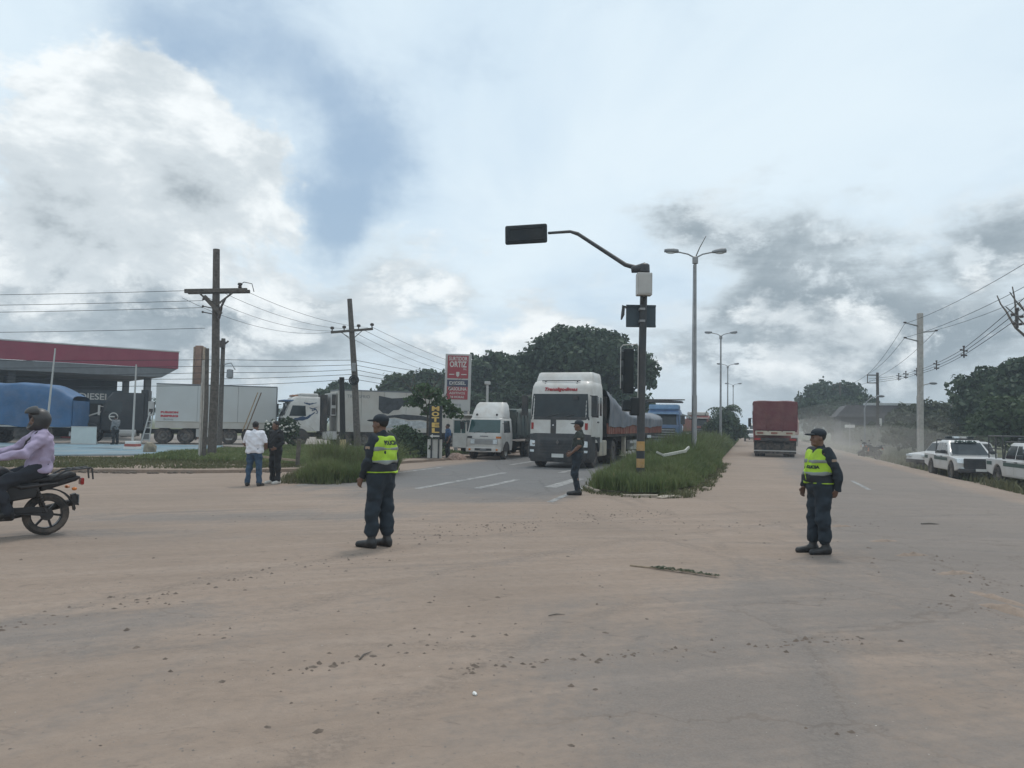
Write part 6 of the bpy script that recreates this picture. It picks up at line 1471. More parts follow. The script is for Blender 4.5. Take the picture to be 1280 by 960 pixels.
V1 = copy_tree(SV); V1['label'] = 'small pale car following the maroon tipper far off'; V1['category'] = 'car'
V1.location = (30.6, 98, .0); V1.rotation_euler = (0, 0, math.atan2(-CN, -SN))
V2 = thing('van', 'tiny pale van far down the avenue beside the median', 'van', tuple(rd(118, .8)), math.atan2(-CN, -SN))
def far_van(T):
    B = Shell([(.3, -5, .0, .95, .2, .1), (1.1, -5, .05, .97, .2, .1), (2.2, -5, -.9, .88, .2, .1), (2.4, -4.8, -1.2, .8, .2, .1)]); B.mesh().build('body', M_dirtyw, T, smooth=True)
    q = MB(); B.front(q, [(-.8, 1.2), (.8, 1.2), (.75, 2.1), (-.75, 2.1)], .01); q.build('windshield', M_glass, T)
    for sg in (-1, 1):
        for x in (-.9, -3.9): wheel(T, x, sg * .85, .36, .36, .2, M_pole, sg)
        q = MB(); q.box(-.05, .06, sg * .7 - .15, sg * .7 + .15, .7, .9); q.build('headlight', M_lamp, T)
far_van(V2)

# ---------------- motorcycle
M_moto = mat('motorcycle_black', (.010, .011, .014), .5, var=.3, dust=.05)
M_engine = mat('engine_alloy', (.04, .04, .043), .5, .4, var=.3, dust=.15)
M_seat = mat('seat_vinyl', (.018, .018, .02), .6)
def motorcycle(T):
    """x = 0 at the rear axle ground point, forward +x, wheelbase 1.3"""
    for x, w in ((0, .11), (1.3, .09)):
        q = MB(); q.lathe([(.205, -w*.4), (.255, -w*.5), (.288, -w*.3), (.298, 0), (.288, w*.3), (.255, w*.5), (.205, w*.4), (.205, -w*.4)], n=28)
        wh = q.build('wheel', M_rubber, T, smooth=True); wh.location = (x, 0, .298)
        q = MB(); q.lathe([(.19, -.04), (.21, -.04), (.21, .04), (.19, .04), (.19, -.04)], n=24); q.lathe([(0, -.06), (.05, -.06), (.05, .06), (0, .06)], n=12)
        for k in range(6):
            a = k * 1.047; q.bar((.04 * math.cos(a), 0, .04 * math.sin(a)), (.2 * math.cos(a + .15), 0, .2 * math.sin(a + .15)), .03, .03, (0, 1, 0))
        q.build('rim', mat('grey_alloy_rim', (.03, .03, .032), .4, .5), wh)
        q = MB(); q.lathe([(0, .062), (.085, .062), (.085, .07), (0, .07)], n=16); q.build('brake_disc', M_engine, wh)
    for sg in (-1, 1):
        q = MB(); q.tube([(1.3, sg * .08, .3), (1.13, sg * .08, .68), (.98, sg * .08, 1.02)], [.03, .026, .022], 8); q.build('fork', M_engine, T, smooth=True)
    q = MB(); q.prism([(1.3 + .33 * math.cos(R(a)), .298 + .33 * math.sin(R(a))) for a in range(20, 151, 13)] + [(1.3 + .315 * math.cos(R(a)), .298 + .315 * math.sin(R(a))) for a in range(150, 19, -13)], -.06, .06); q.build('front_mudguard', M_moto, T)
    q = MB(); q.prism([(.0 + .37 * math.cos(R(a)), .298 + .37 * math.sin(R(a))) for a in range(60, 176, 11)] + [(.0 + .35 * math.cos(R(a)), .298 + .35 * math.sin(R(a))) for a in range(175, 59, -11)], -.07, .07); q.prism([(-.33, .42), (-.30, .56), (-.36, .58), (-.41, .40)], -.05, .05); q.build('rear_mudguard', M_moto, T)
    q = MB()
    q.tube([(.98, 0, .95), (.85, 0, .55), (.75, 0, .32), (.45, 0, .3)], .025, 8); q.tube([(.98, 0, .9), (.5, 0, .78), (-.1, 0, .78)], .025, 8); q.tube([(.45, 0, .3), (.4, 0, .76)], .025, 8)
    q.build('frame', M_moto, T)
    for sg in (-1, 1):
        q = MB(); q.bar((0, sg * .1, .3), (.45, sg * .1, .36), .03, .05); q.build('swing_arm', M_moto, T)
        q = MB(); q.tube([(.02, sg * .12, .34), (.16, sg * .12, .72)], .02, 8)
        for k in range(7): q.lathe([(.02, -.008), (.036, 0), (.02, .008)], (.05 + .014 * k, sg * .12, .42 + .036 * k), 10, 'Z')
        q.build('shock_absorber', M_engine, T)
        q = MB(); q.tube([(-.1, sg * .14, .74), (.35, sg * .15, .70), (.5, sg * .14, .76)], [.012, .03, .02], 8); q.build('side_trim', M_engine, T)
        q = MB(); q.prism([(.15, .55), (.5, .5), (.55, .74), (.12, .76)], sg * .09, sg * .14); q.build('side_cover', M_moto, T, bevel=.02)
        q = MB(); q.tube([(-.3, sg * .08, .66), (-.3, sg * .2, .66)], .008, 6); q.ball((-.3, sg * .22, .66), (.035, .03, .025), 8, 6); q.build('rear_indicator', M_orangel, T)
        q = MB(); q.tube([(1.12, sg * .06, .88), (1.12, sg * .2, .88)], .008, 6); q.ball((1.12, sg * .23, .88), (.045, .04, .03), 8, 6); q.build('front_indicator', M_orangel, T)
        q = MB(); q.tube([(.98, 0, 1.02), (.96, sg * .2, 1.08), (.86, sg * .36, 1.07)], .013, 8); q.build('handlebar', M_chrome, T)
        q = MB(); q.tube([(.93, sg * .27, 1.075), (.845, sg * .38, 1.068)], .02, 8); q.build('grip', M_rubber, T)
        q = MB(); q.tube([(.93, sg * .24, 1.09), (.98, sg * .3, 1.22)], .008, 6); q.ball((.98, sg * .33, 1.25), (.02, .07, .045), 10, 6); q.build('mirror', M_black, T)
        q = MB(); q.tube([(.55, sg * .08, .28), (.55, sg * .26, .28)], .018, 6); q.build('foot_peg', M_rubber, T)
    q = MB(); q.ball((.72, 0, .88), (.28, .15, .13), 16, 10); q.ball((.55, 0, .84), (.18, .12, .1), 12, 8); q.build('fuel_tank', M_moto, T, smooth=True)
    q = MB(); q.prism([(.52, .80), (.45, .86), (.1, .83), (-.32, .90), (-.36, .84), (-.1, .76), (.4, .74)], -.13, .13); q.build('seat', M_seat, T, bevel=.04, seg=3)
    q = MB(); q.prism([(.1, .62), (-.35, .76), (-.42, .82), (-.36, .84), (.1, .76)], -.1, .1); q.build('tail_cowl', M_moto, T, bevel=.03)
    q = MB(); q.box(-.46, -.41, -.07, .07, .7, .8); q.build('tail_light', M_redl, T, bevel=.015)
    q = MB()
    for sg in (-1, 1): q.tube([(.0, sg * .14, .8), (-.2, sg * .15, .92), (-.52, sg * .13, .95), (-.56, sg * .08, .92)], .013, 6)
    for x in (-.28, -.38, -.48): q.tube([(x, -.14, .94), (x, .14, .94)], .01, 6)
    q.tube([(-.54, -.12, .94), (-.56, -.12, .78)], .012, 6); q.tube([(-.54, .12, .94), (-.56, .12, .78)], .012, 6)
    q.build('luggage_rack', M_black, T)
    q = MB(); q.box(-.40, -.39, -.08, .08, .44, .56); q.build('number_plate', M_greytext, T)
    q = MB(); q.box(.48, .82, -.12, .12, .3, .5); q.tube([(.62, 0, .48), (.72, 0, .74)], .09, 10)
    for k in range(6): q.M = Matrix.Translation((.635 + .016 * k, 0, .52 + .036 * k)) @ Matrix.Rotation(R(22), 4, 'Y'); q.box(-.11, .11, -.11, .11, -.006, .006)
    q.M = Matrix(); q.lathe([(0, .12), (.1, .12), (.11, .17), (.08, .18), (0, .18)], (.56, 0, .38), 14); q.lathe([(0, -.12), (.1, -.12), (.11, -.17), (.08, -.18), (0, -.18)], (.56, 0, .38), 14)
    q.build('engine', M_engine, T)
    q = MB(); q.tube([(.78, -.06, .52), (.92, -.1, .4), (.8, -.12, .26), (.4, -.14, .26), (.1, -.16, .33), (-.4, -.17, .44)], [.02, .022, .022, .028, .05, .055], 10); q.build('exhaust', M_engine, T, smooth=True)
    q = MB(); q.box(.02, .5, .105, .125, .33, .42); q.build('chain_guard', M_moto, T, bevel=.01)
    for sg in (-1, 1):
        q = MB(); q.prism([(.52, .78), (.95, .9), (1.06, .82), (.98, .62), (.8, .55), (.56, .62)], sg * .13, sg * .19); q.build('tank_shroud', M_moto, T, bevel=.02)
        q = MB(); q.tube([(.8, sg * .1, .3), (.92, sg * .25, .5), (.86, sg * .26, .66), (.7, sg * .14, .72)], .016, 8); q.build('crash_bar', M_moto, T)
    q = MB(); q.box(.4, .95, -.13, .13, .24, .33); q.build('belly_pan', M_engine, T, bevel=.03)
    q = MB(); q.lathe([(0, -.1), (.07, -.08), (.095, .02), (.095, .06), (0, .075)], (1.12, 0, .92), 16, 'X'); hl = q.build('headlight', M_moto, T, smooth=True)
    q = MB(); q.lathe([(0, .095), (.06, .085), (.088, .062)], (1.12, 0, .92), 16, 'X'); q.build('lens', M_lamp, hl, smooth=True)
    q = MB(); q.prism([(1.12, 1.0), (1.2, .98), (1.1, 1.16), (1.04, 1.12)], -.1, .1); q.build('fly_screen', M_moto, T, bevel=.02)
    q = MB(); q.box(.98, 1.05, -.1, .1, 1.04, 1.12); q.build('dashboard', M_black, T, bevel=.02)
    q = MB(); q.box(.85, .95, .12, .2, .55, .8); q.build('horn_cover', mat('orange_decal', (.5, .17, .06), .5), T, bevel=.02)
MC_YAW = R(222)
MC = thing('motorcycle', 'black motorcycle with luggage rack ridden in from the left', 'motorcycle', (-6.62, 11.05, .004), MC_YAW)
motorcycle(MC)
M2 = copy_tree(MC); M2['label'] = 'dusty motorcycle standing on far right shoulder in dust'; M2.location = (25.2, 53, gz(25.2, 53)); M2.rotation_euler = (0, 0, R(200)); M2.scale = (1.05, 1.05, 1.05)
# ================================================================ people: one continuous skin per body, clothes as children
class Field:
    """a signed distance field on a grid, built up from capsules and ellipsoids, meshed by surface nets"""
    def __init__(s, lo, hi, h):
        s.h = h; s.lo = np.array(lo, float); s.n = np.ceil((np.array(hi) - s.lo) / h).astype(int) + 1
        s.ax = [s.lo[i] + h * np.arange(s.n[i]) for i in range(3)]; s.f = np.full(tuple(s.n), .25, np.float32)
    def sub(s, a, b, pad):
        lo = np.minimum(a, b) - pad; hi = np.maximum(a, b) + pad; sl = []
        for i in range(3):
            i0 = max(0, int((lo[i] - s.lo[i]) / s.h)); i1 = min(s.n[i], int((hi[i] - s.lo[i]) / s.h) + 2)
            if i1 <= i0: return None, None
            sl.append(slice(i0, i1))
        X = s.ax[0][sl[0]][:, None, None]; Y = s.ax[1][sl[1]][None, :, None]; Z = s.ax[2][sl[2]][None, None, :]
        return tuple(sl), (X, Y, Z)
    def merge(s, sl, d, k):
        g = s.f[sl]
        if k > 0:
            q = np.clip(.5 + .5 * (d - g) / k, 0, 1); s.f[sl] = d * (1 - q) + g * q - k * q * (1 - q)
        else: s.f[sl] = np.minimum(g, d)
    def cap(s, a, b, ra, rb=None, k=.02, inf=0.):
        rb = ra if rb is None else rb; a = np.array(a, float); b = np.array(b, float); ra += inf; rb += inf
        sl, P = s.sub(a, b, max(ra, rb) + .12)
        if sl is None: return
        d = b - a; L = d @ d + 1e-12
        t = np.clip(((P[0]-a[0])*d[0] + (P[1]-a[1])*d[1] + (P[2]-a[2])*d[2]) / L, 0, 1)
        q = np.sqrt((P[0]-a[0]-t*d[0])**2 + (P[1]-a[1]-t*d[1])**2 + (P[2]-a[2]-t*d[2])**2) - (ra + (rb - ra) * t)
        s.merge(sl, q.astype(np.float32), k)
    def ell(s, c, r, k=.02, inf=0., M=None):
        c = np.array(c, float); r = np.array(r, float) + inf; m = float(r.max())
        sl, P = s.sub(c, c, m + .12)
        if sl is None: return
        x, y, z = P[0] - c[0], P[1] - c[1], P[2] - c[2]
        if M is not None: x, y, z = (M[0][0]*x + M[1][0]*y + M[2][0]*z, M[0][1]*x + M[1][1]*y + M[2][1]*z, M[0][2]*x + M[1][2]*y + M[2][2]*z)
        k0 = np.sqrt((x/r[0])**2 + (y/r[1])**2 + (z/r[2])**2); k1 = np.sqrt((x/r[0]**2)**2 + (y/r[1]**2)**2 + (z/r[2]**2)**2) + 1e-9
        s.merge(sl, (k0 * (k0 - 1) / k1).astype(np.float32), k)
    def XYZ(s): return s.ax[0][:, None, None], s.ax[1][None, :, None], s.ax[2][None, None, :]
    def clip(s, expr): s.f = np.maximum(s.f, expr.astype(np.float32))      # keep where expr < 0
    def ruffle(s, amp, fr, seed=0, zlo=-9, zhi=9):
        X, Y, Z = s.XYZ(); r = random.Random(seed); d = 0
        for k in range(5):
            a, b, c = r.uniform(-1, 1), r.uniform(-1, 1), r.uniform(.3, 1.3); p = r.uniform(0, 6)
            d = d + np.sin(fr * (a * X + b * Y + c * Z) + p + 1.5 * np.sin(fr * .4 * (X - Y + Z) + p))
        w = np.clip((Z - zlo) / .08, 0, 1) * np.clip((zhi - Z) / .08, 0, 1)
        s.f = (s.f + amp * .45 * d * w).astype(np.float32)
    def sample(s, p):
        q = (np.asarray(p) - s.lo) / s.h; i = np.clip(np.floor(q).astype(int), 0, s.n - 2); t = q - i
        out = 0
        for dx in (0, 1):
            for dy in (0, 1):
                for dz in (0, 1):
                    w = (t[..., 0] if dx else 1 - t[..., 0]) * (t[..., 1] if dy else 1 - t[..., 1]) * (t[..., 2] if dz else 1 - t[..., 2])
                    out = out + w * s.f[i[..., 0] + dx, i[..., 1] + dy, i[..., 2] + dz]
        return out
    def mesh(s, name, m_, parent, smooth_it=1):
        f = s.f; ins = f < 0
        c = sum(ins[a:a + f.shape[0] - 1, b:b + f.shape[1] - 1, d:d + f.shape[2] - 1].astype(np.int8) for a in (0, 1) for b in (0, 1) for d in (0, 1))
        act = (c > 0) & (c < 8); I = np.argwhere(act)
        idx = -np.ones(act.shape, np.int64); idx[tuple(I.T)] = np.arange(len(I))
        corner = [(a, b, d) for a in (0, 1) for b in (0, 1) for d in (0, 1)]
        val = {k: f[I[:, 0] + k[0], I[:, 1] + k[1], I[:, 2] + k[2]] for k in corner}
        acc = np.zeros((len(I), 3)); cnt = np.zeros(len(I))
        for k in corner:
            for ax in range(3):
                if k[ax] == 0:
                    k2 = list(k); k2[ax] = 1; k2 = tuple(k2); a, b = val[k], val[k2]; m = (a < 0) != (b < 0)
                    t = np.where(m, a / np.where(m, a - b, 1), 0)
                    p = np.tile(np.array(k, float), (len(I), 1)); p[:, ax] += t
                    acc += p * m[:, None]; cnt += m
        V = (I + acc / cnt[:, None]) * s.h + s.lo
        Q = []
        for ax in range(3):
            o1, o2 = (ax + 1) % 3, (ax + 2) % 3
            sl0 = [slice(None)] * 3; sl1 = [slice(None)] * 3; sl0[ax] = slice(0, -1); sl1[ax] = slice(1, None)
            A = ins[tuple(sl0)]; B = ins[tuple(sl1)]; E = np.argwhere(A != B)
            E = E[(E[:, o1] > 0) & (E[:, o2] > 0) & (E[:, o1] < f.shape[o1] - 1) & (E[:, o2] < f.shape[o2] - 1)]
            if not len(E): continue
            flip = A[tuple(E.T)]
            def at_(d1, d2):
                G = E.copy(); G[:, o1] -= d1; G[:, o2] -= d2; return idx[tuple(G.T)]
            q = np.stack([at_(1, 1), at_(0, 1), at_(0, 0), at_(1, 0)], 1); q[~flip] = q[~flip][:, ::-1]
            Q.append(q)
        F = np.concatenate(Q); F = F[(F >= 0).all(1)]
        for _ in range(smooth_it):
            S = np.zeros_like(V); N_ = np.zeros(len(V))
            for a in range(4):
                for b in ((a + 1) % 4, (a + 3) % 4): np.add.at(S, F[:, a], V[F[:, b]]); np.add.at(N_, F[:, a], 1)
            V = V * .45 + .55 * S / np.maximum(N_, 1)[:, None]
        return np_mesh(name, V, F, m_, parent, smooth=True)

M_skin = mat('tan_skin', (.155, .085, .058), .55, var=.12, scale=14)
M_hair = mat('black_hair', (.012, .011, .011), .7, var=.4, scale=40)
M_navy = mat('dark_green_uniform', (.017, .024, .032), .85, var=.25, scale=8, bump=.002, bscale=120)
M_navy2 = mat('dark_uniform_trousers', (.015, .024, .034), .85, var=.22, scale=6, bump=.002, bscale=120)
M_boot = mat('black_boot_leather', (.012, .014, .016), .5, var=.3, dust=.12)
M_olive = mat('olive_shirt', (.030, .037, .033), .85, var=.2, scale=8)
M_hiviz = mat('hi_vis_yellow', (.35, .55, .03), .75, var=.16, scale=9, dust=.08)
M_refl = mat('grey_reflective_tape', (.20, .22, .21), .5, var=.1)
M_vestdark = mat('vest_dark_band', (.022, .026, .032), .8, var=.15)
M_jean = mat('blue_denim', (.035, .07, .12), .85, var=.25, scale=10)
M_tee = mat('white_cotton', (.68, .68, .72), .85, var=.05)
M_blackcl = mat('black_clothing', (.016, .017, .019), .85, var=.25)
M_lav = mat('lavender_shirt', (.36, .30, .42), .8, var=.1, scale=7)
M_slacks = mat('charcoal_slacks', (.022, .025, .033), .85, var=.2)
M_blue = mat('blue_work_shirt', (.05, .10, .20), .8, var=.15)
M_grey = mat('grey_work_shirt', (.17, .18, .19), .8, var=.15)
M_helmet = mat('scuffed_helmet', (.028, .029, .032), .4, var=.3, dust=.15)
M_patch = mat('shoulder_patch', (.30, .22, .16), .7)
M_shoe = mat('pale_shoe', (.5, .48, .44), .7)

def vv(*a): return np.array(a, float)
BASE = dict(pelvis=vv(0, 0, .96), waist=vv(0, 0, 1.10), chest=vv(.0, 0, 1.33), neck=vv(.0, 0, 1.50), head=vv(.03, 0, 1.635),
            shL=vv(0, .185, 1.43), shR=vv(0, -.185, 1.43), elL=vv(-.03, .25, 1.15), elR=vv(-.03, -.25, 1.15), wrL=vv(.06, .27, .90), wrR=vv(.06, -.27, .90),
            hdL=vv(.12, .26, .81), hdR=vv(.12, -.26, .81), hipL=vv(0, .095, .93), hipR=vv(0, -.095, .93), knL=vv(.02, .115, .50), knR=vv(.02, -.115, .50),
            anL=vv(-.02, .125, .09), anR=vv(-.02, -.125, .09), toeL=vv(.19, .15, .03), toeR=vv(.19, -.15, .03), fat=0., yawhead=0.)
def rotz(p, c, a): x, y = p[0] - c[0], p[1] - c[1]; return vv(c[0] + x * math.cos(a) - y * math.sin(a), c[1] + x * math.sin(a) + y * math.cos(a), p[2])
def torso(F, J, inf, k=.05):
    p, w, c, n = J['pelvis'], J['waist'], J['chest'], J['neck']; fat = J['fat']
    side = (J['shL'] - J['shR']); side = side / np.linalg.norm(side); hs = J['hipL'] - J['hipR']; hs = hs / np.linalg.norm(hs)
    F.cap(p - hs * .075, p + hs * .075, .125 + fat * .5, k=k, inf=inf)
    F.cap(w - hs * .06, w + hs * .06, .115 + fat, k=k, inf=inf)
    F.cap(p, w, .12 + fat * .7, .12 + fat, k=k, inf=inf)
    F.cap(c - side * .085, c + side * .085, .115 + fat * .3, k=k, inf=inf)
    F.cap((w + c) / 2 - side * .07, (w + c) / 2 + side * .07, .117 + fat * .8, k=k, inf=inf)
    F.cap(c + (n - c) * .45 - side * .11, c + (n - c) * .45 + side * .11, .075, k=k, inf=inf)
    if fat: F.ell(w + vv(.07 + fat, 0, .03), (.10, .13, .13), k=.06, inf=inf)
def arm(F, J, s, inf, k=.03, lower=True, stop=1.0):
    a, b, c = J['sh' + s], J['el' + s], J['wr' + s]
    F.cap(a, a + (b - a) * .35, .066, .058, k=.05, inf=inf); F.cap(a + (b - a) * .3, a + (b - a) * stop, .056, .044, k=k, inf=inf)
    if lower: F.cap(b, b + (c - b) * .35, .043, .043, k=k, inf=inf); F.cap(b + (c - b) * .35, c, .043, .029, k=k, inf=inf)
def leg(F, J, s, inf, k=.03, lo=1.):
    a, b, c = J['hip' + s], J['kn' + s], J['an' + s]
    F.cap(a, b, .092, .062, k=.05, inf=inf); d = b + (c - b) * .35; F.cap(b, d + vv(-.012, 0, 0), .058, .060, k=k, inf=inf); F.cap(d + vv(-.012, 0, 0), b + (c - b) * lo, .058, .042, k=k, inf=inf)
def hand(F, J, s, curl=.5):
    w, h = J['wr' + s], J['hd' + s]; d = h - w; d = d / np.linalg.norm(d); sg = 1 if s == 'L' else -1
    n = vv(0, -sg, 0) - d * (d @ vv(0, -sg, 0))
    if np.linalg.norm(n) < .2: n = vv(1, 0, 0) - d * d[0]
    n = n / np.linalg.norm(n)                         # palm faces the thigh
    t = np.cross(n, d) * (1 if s == 'R' else -1)
    if t[0] < 0 and abs(t[0]) > .3: t = -t            # thumb side forward
    for u in (-.026, -.009, .009, .026): F.cap(w + d * .012 + t * u * .6, w + d * .085 + t * u, .016, .0135, k=.012)
    for u, L in ((-.030, .058), (-.010, .070), (.010, .074), (.029, .068)):
        p = w + d * .088 + t * u; e = d * math.cos(curl * .6) + n * math.sin(curl * .6); q = p + e * L * .55
        e2 = d * math.cos(curl * 1.7) + n * math.sin(curl * 1.7); F.cap(p, q, .0098, .009, k=.004); F.cap(q, q + e2 * L * .6, .009, .0075, k=.004)
    p = w + d * .03 + t * .03; e = (d * .7 + t * .6 + n * .25); e = e / np.linalg.norm(e); F.cap(p, p + e * .05, .0135, .0115, k=.01); F.cap(p + e * .05, p + e * .045 + (d * .9 + n * .3) * .035, .0105, .009, k=.006)
def head(F, J):
    h = J['head']; a = J['yawhead']; T = lambda x, y, z: h + rotz(vv(x, y, z), vv(0, 0, 0), a)
    F.cap(J['neck'] - vv(0, 0, .05), T(-.025, 0, -.05), .056, .052, k=.03)
    M = [[math.cos(a), -math.sin(a), 0], [math.sin(a), math.cos(a), 0], [0, 0, 1]]
    F.ell(T(-.012, 0, .03), (.096, .074, .092), k=.02, M=M); F.ell(T(.03, 0, -.035), (.062, .058, .082), k=.035, M=M)
    F.cap(T(.065, -.018, -.095), T(.065, .018, -.095), .022, k=.03)
    F.cap(T(.088, 0, .012), T(.105, 0, -.028), .010, .015, k=.012); F.cap(T(.098, -.012, -.034), T(.098, .012, -.034), .009, k=.008)
    F.cap(T(.076, -.035, .024), T(.076, .035, .024), .014, k=.02)
    F.cap(T(.084, -.02, -.062), T(.084, .02, -.062), .0085, k=.006); F.cap(T(.082, -.016, -.075), T(.082, .016, -.075), .009, k=.006)
    for y in (-1, 1): F.ell(T(-.01, y * .076, -.01), (.022, .010, .034), k=.008, M=M); F.ell(T(.062, y * .04, -.03), (.022, .02, .024), k=.02, M=M)
    return T, M
def person(label, loc, yaw, J, dress, scale=1., h=.009, group=None):
    J = {**{k: (v.copy() if hasattr(v, 'copy') else v) for k, v in BASE.items()}, **J}
    T = thing('person', label, 'person', loc, yaw, group); T.scale = (scale,) * 3
    pts = np.array([v for v in J.values() if hasattr(v, 'shape')]); lo = pts.min(0) - .26; hi = pts.max(0) + .26
    F = Field(lo, hi, h)
    torso(F, J, -.012)
    for s in 'LR': arm(F, J, s, -.004); leg(F, J, s, -.008); hand(F, J, s, J.get('curl', .5)); F.cap(J['an' + s], J['toe' + s], .04, .03, k=.03)
    TT, M = head(F, J)
    F.mesh('body', dress.get('skin', M_skin), T)
    for y in (-1, 1):
        q = MB(); q.ball(TT(.077, y * .033, .0), (.012, .014, .010), 8, 6); q.build('eye', mat('dark_eye', (.03, .02, .015), .2), T, smooth=True)
    # trousers
    H = max(h, .010); E = Field(lo, hi, H); ti = dress.get('trouser_inf', .022)
    p = J['pelvis']; hs = J['hipL'] - J['hipR']; hs = hs / np.linalg.norm(hs)
    E.cap(p - hs * .075, p + hs * .075, .125 + J['fat'] * .5, k=.05, inf=ti * .7); E.cap(p, J['waist'] - vv(0, 0, .02), .118 + J['fat'] * .7, .116 + J['fat'], k=.05, inf=.012)
    E.cap(J['waist'] - hs * .06 - vv(0, 0, .03), J['waist'] + hs * .06 - vv(0, 0, .03), .113 + J['fat'], k=.05, inf=.012)
    lo_ = dress.get('leg_to', .9)
    for s in 'LR':
        a, b, c = J['hip' + s], J['kn' + s], J['an' + s]
        E.cap(a, b, .094, .070, k=.05, inf=ti); E.cap(b, b + (c - b) * lo_, .066, dress.get('cuff', .058), k=.04, inf=ti)
        if dress.get('bloused'): g = b + (c - b) * (lo_ - .12); E.ell(g, (.082, .076, .075), k=.04, inf=.008)
    E.ruffle(.011, 24, 3); E.ruffle(.003, 55, 11)
    E.mesh('trousers', dress['trousers'], T)
    # boots or shoes
    B = Field(lo, hi, H)
    for s in 'LR':
        b, c, t = J['kn' + s], J['an' + s], J['toe' + s]; d = (t - c); d[2] = 0; d = d / np.linalg.norm(d)
        if dress.get('boots'): B.cap(b + (c - b) * .55, c, .060, .052, k=.03)
        B.cap(c + vv(0, 0, -.02) - d * .035, c + d * .03 - vv(0, 0, .03), .050, .045, k=.03); B.cap(c + d * .03 - vv(0, 0, .025), t + vv(0, 0, .012), .047, .038, k=.035)
        B.cap(c - d * .05 + vv(0, 0, -.055), t + d * .01 - vv(0, 0, .0), .036, .036, k=.012)
    X, Y, Z = B.XYZ(); B.clip((min(J['anL'][2], J['anR'][2]) - .09 - Z) + 0 * X + 0 * Y) if not dress.get('seated') else None
    B.mesh('boots' if dress.get('boots') else 'shoes', dress.get('shoes', M_boot), T)
    # shirt
    S = Field(lo, hi, H); si = dress.get('shirt_inf', .012)
    torso(S, J, si); X, Y, Z = S.XYZ()
    if dress.get('tucked', True): S.clip(J['waist'][2] - .09 - Z + 0 * X + 0 * Y)
    else: S.clip(J['pelvis'][2] - .06 - Z + 0 * X + 0 * Y)
    for s in 'LR':
        if dress.get('short'): arm(S, J, s, .018, lower=False, stop=.82)
        else: arm(S, J, s, .015)
    S.cap(J['neck'] - vv(.01, 0, .06), J['neck'] - vv(.01, 0, -.0), .068, .066, k=.03)
    S.ruffle(.010, 34, 7); S.ruffle(.003, 60, 13)
    if not dress.get('short'):
        for s in 'LR':
            w = J['wr' + s]; d = (J['hd' + s] - w); d = d / np.linalg.norm(d)
            e = (X - w[0]) * d[0] + (Y - w[1]) * d[1] + (Z - w[2]) * d[2]
            near = ((X - w[0])**2 + (Y - w[1])**2 + (Z - w[2])**2) < .12**2
            S.f = np.where(near, np.maximum(S.f, e), S.f).astype(np.float32)
    S.mesh('shirt', dress['shirt'], T)
    if dress.get('belt', True):
        Q = Field(lo, hi, H); Q.cap(J['waist'] - hs * .062 - vv(0, 0, .07), J['waist'] + hs * .062 - vv(0, 0, .07), .118 + J['fat'], k=.05, inf=.02); X, Y, Z = Q.XYZ()
        Q.clip(np.abs(Z - J['waist'][2] + .075) - .022 + 0 * X + 0 * Y); Q.mesh('belt', M_boot, T)
    if 'vest' in dress: vest(T, J, lo, hi, dress['vest'])
    hw = dress.get('head', 'hair')
    a = J['yawhead']
    G = Field(J['head'] - .3, J['head'] + .3, .008)
    if hw in ('hair', 'cap'):
        G.ell(TT(-.016, 0, .035), (.102, .08, .096), M=M, k=.01); X, Y, Z = G.XYZ(); hx, hy, hz = J['head']
        fx = (X - hx) * math.cos(a) + (Y - hy) * math.sin(a)
        G.clip(np.maximum(fx - .075 + 0 * Z, (fx * .95 - .02) - (Z - hz) * 1.0 if hw == 'hair' else (fx * .8 + .01 - (Z - hz) * .9)) + 0 * Y); G.clip(-.065 - (Z - hz) + 0 * X + 0 * Y)
        G.mesh('hair', M_hair, T)
    if hw == 'cap':
        C = Field(J['head'] - .32, J['head'] + .32, .008)
        C.ell(TT(-.012, 0, .062), (.112, .092, .078), M=M); X, Y, Z = C.XYZ(); C.clip(J['head'][2] + .035 - Z + 0 * X + 0 * Y); C.mesh('cap', dress.get('cap', M_navy), T)
        C = Field(J['head'] - .32, J['head'] + .32, .007)
        C.ell(TT(.105, 0, .048), (.088, .078, .016), M=M, k=0); X, Y, Z = C.XYZ(); fx = (X - J['head'][0]) * math.cos(a) + (Y - J['head'][1]) * math.sin(a); C.clip(.07 - fx + 0 * Z); C.mesh('peak', dress.get('cap', M_navy), T)
    if hw == 'helmet':
        C = Field(J['head'] - .36, J['head'] + .36, .009)
        C.ell(TT(-.01, 0, .02), (.155, .135, .165), M=M); C.ell(TT(.02, 0, -.07), (.13, .115, .10), M=M, k=.05)
        X, Y, Z = C.XYZ(); hx, hy, hz = J['head']; fx = (X - hx) * math.cos(a) + (Y - hy) * math.sin(a); fy = -(X - hx) * math.sin(a) + (Y - hy) * math.cos(a)
        C.f = np.maximum(C.f, -(np.sqrt((np.maximum(fx, 0) - .16)**2 * .55 + (fy * .8)**2 + ((Z - hz) - .0)**2 * 1.0) - .098)).astype(np.float32)
        C.clip(-.13 - (Z - hz) + 0 * X + 0 * Y); C.mesh('helmet', M_helmet, T)
        C = Field(J['head'] - .36, J['head'] + .36, .009); C.ell(TT(.0, 0, .12), (.175, .14, .10), M=M, k=0); C2 = Field(J['head'] - .36, J['head'] + .36, .009); C2.ell(TT(-.01, 0, .105), (.168, .13, .09), M=M, k=0)
        C.f = np.maximum(C.f, -C2.f); X, Y, Z = C.XYZ(); fx = (X - J['head'][0]) * math.cos(a) + (Y - J['head'][1]) * math.sin(a); C.clip(.03 - fx + 0 * Z + 0 * Y); C.clip(J['head'][2] + .10 - Z + 0 * X + 0 * Y); C.mesh('raised_visor', M_black, T)
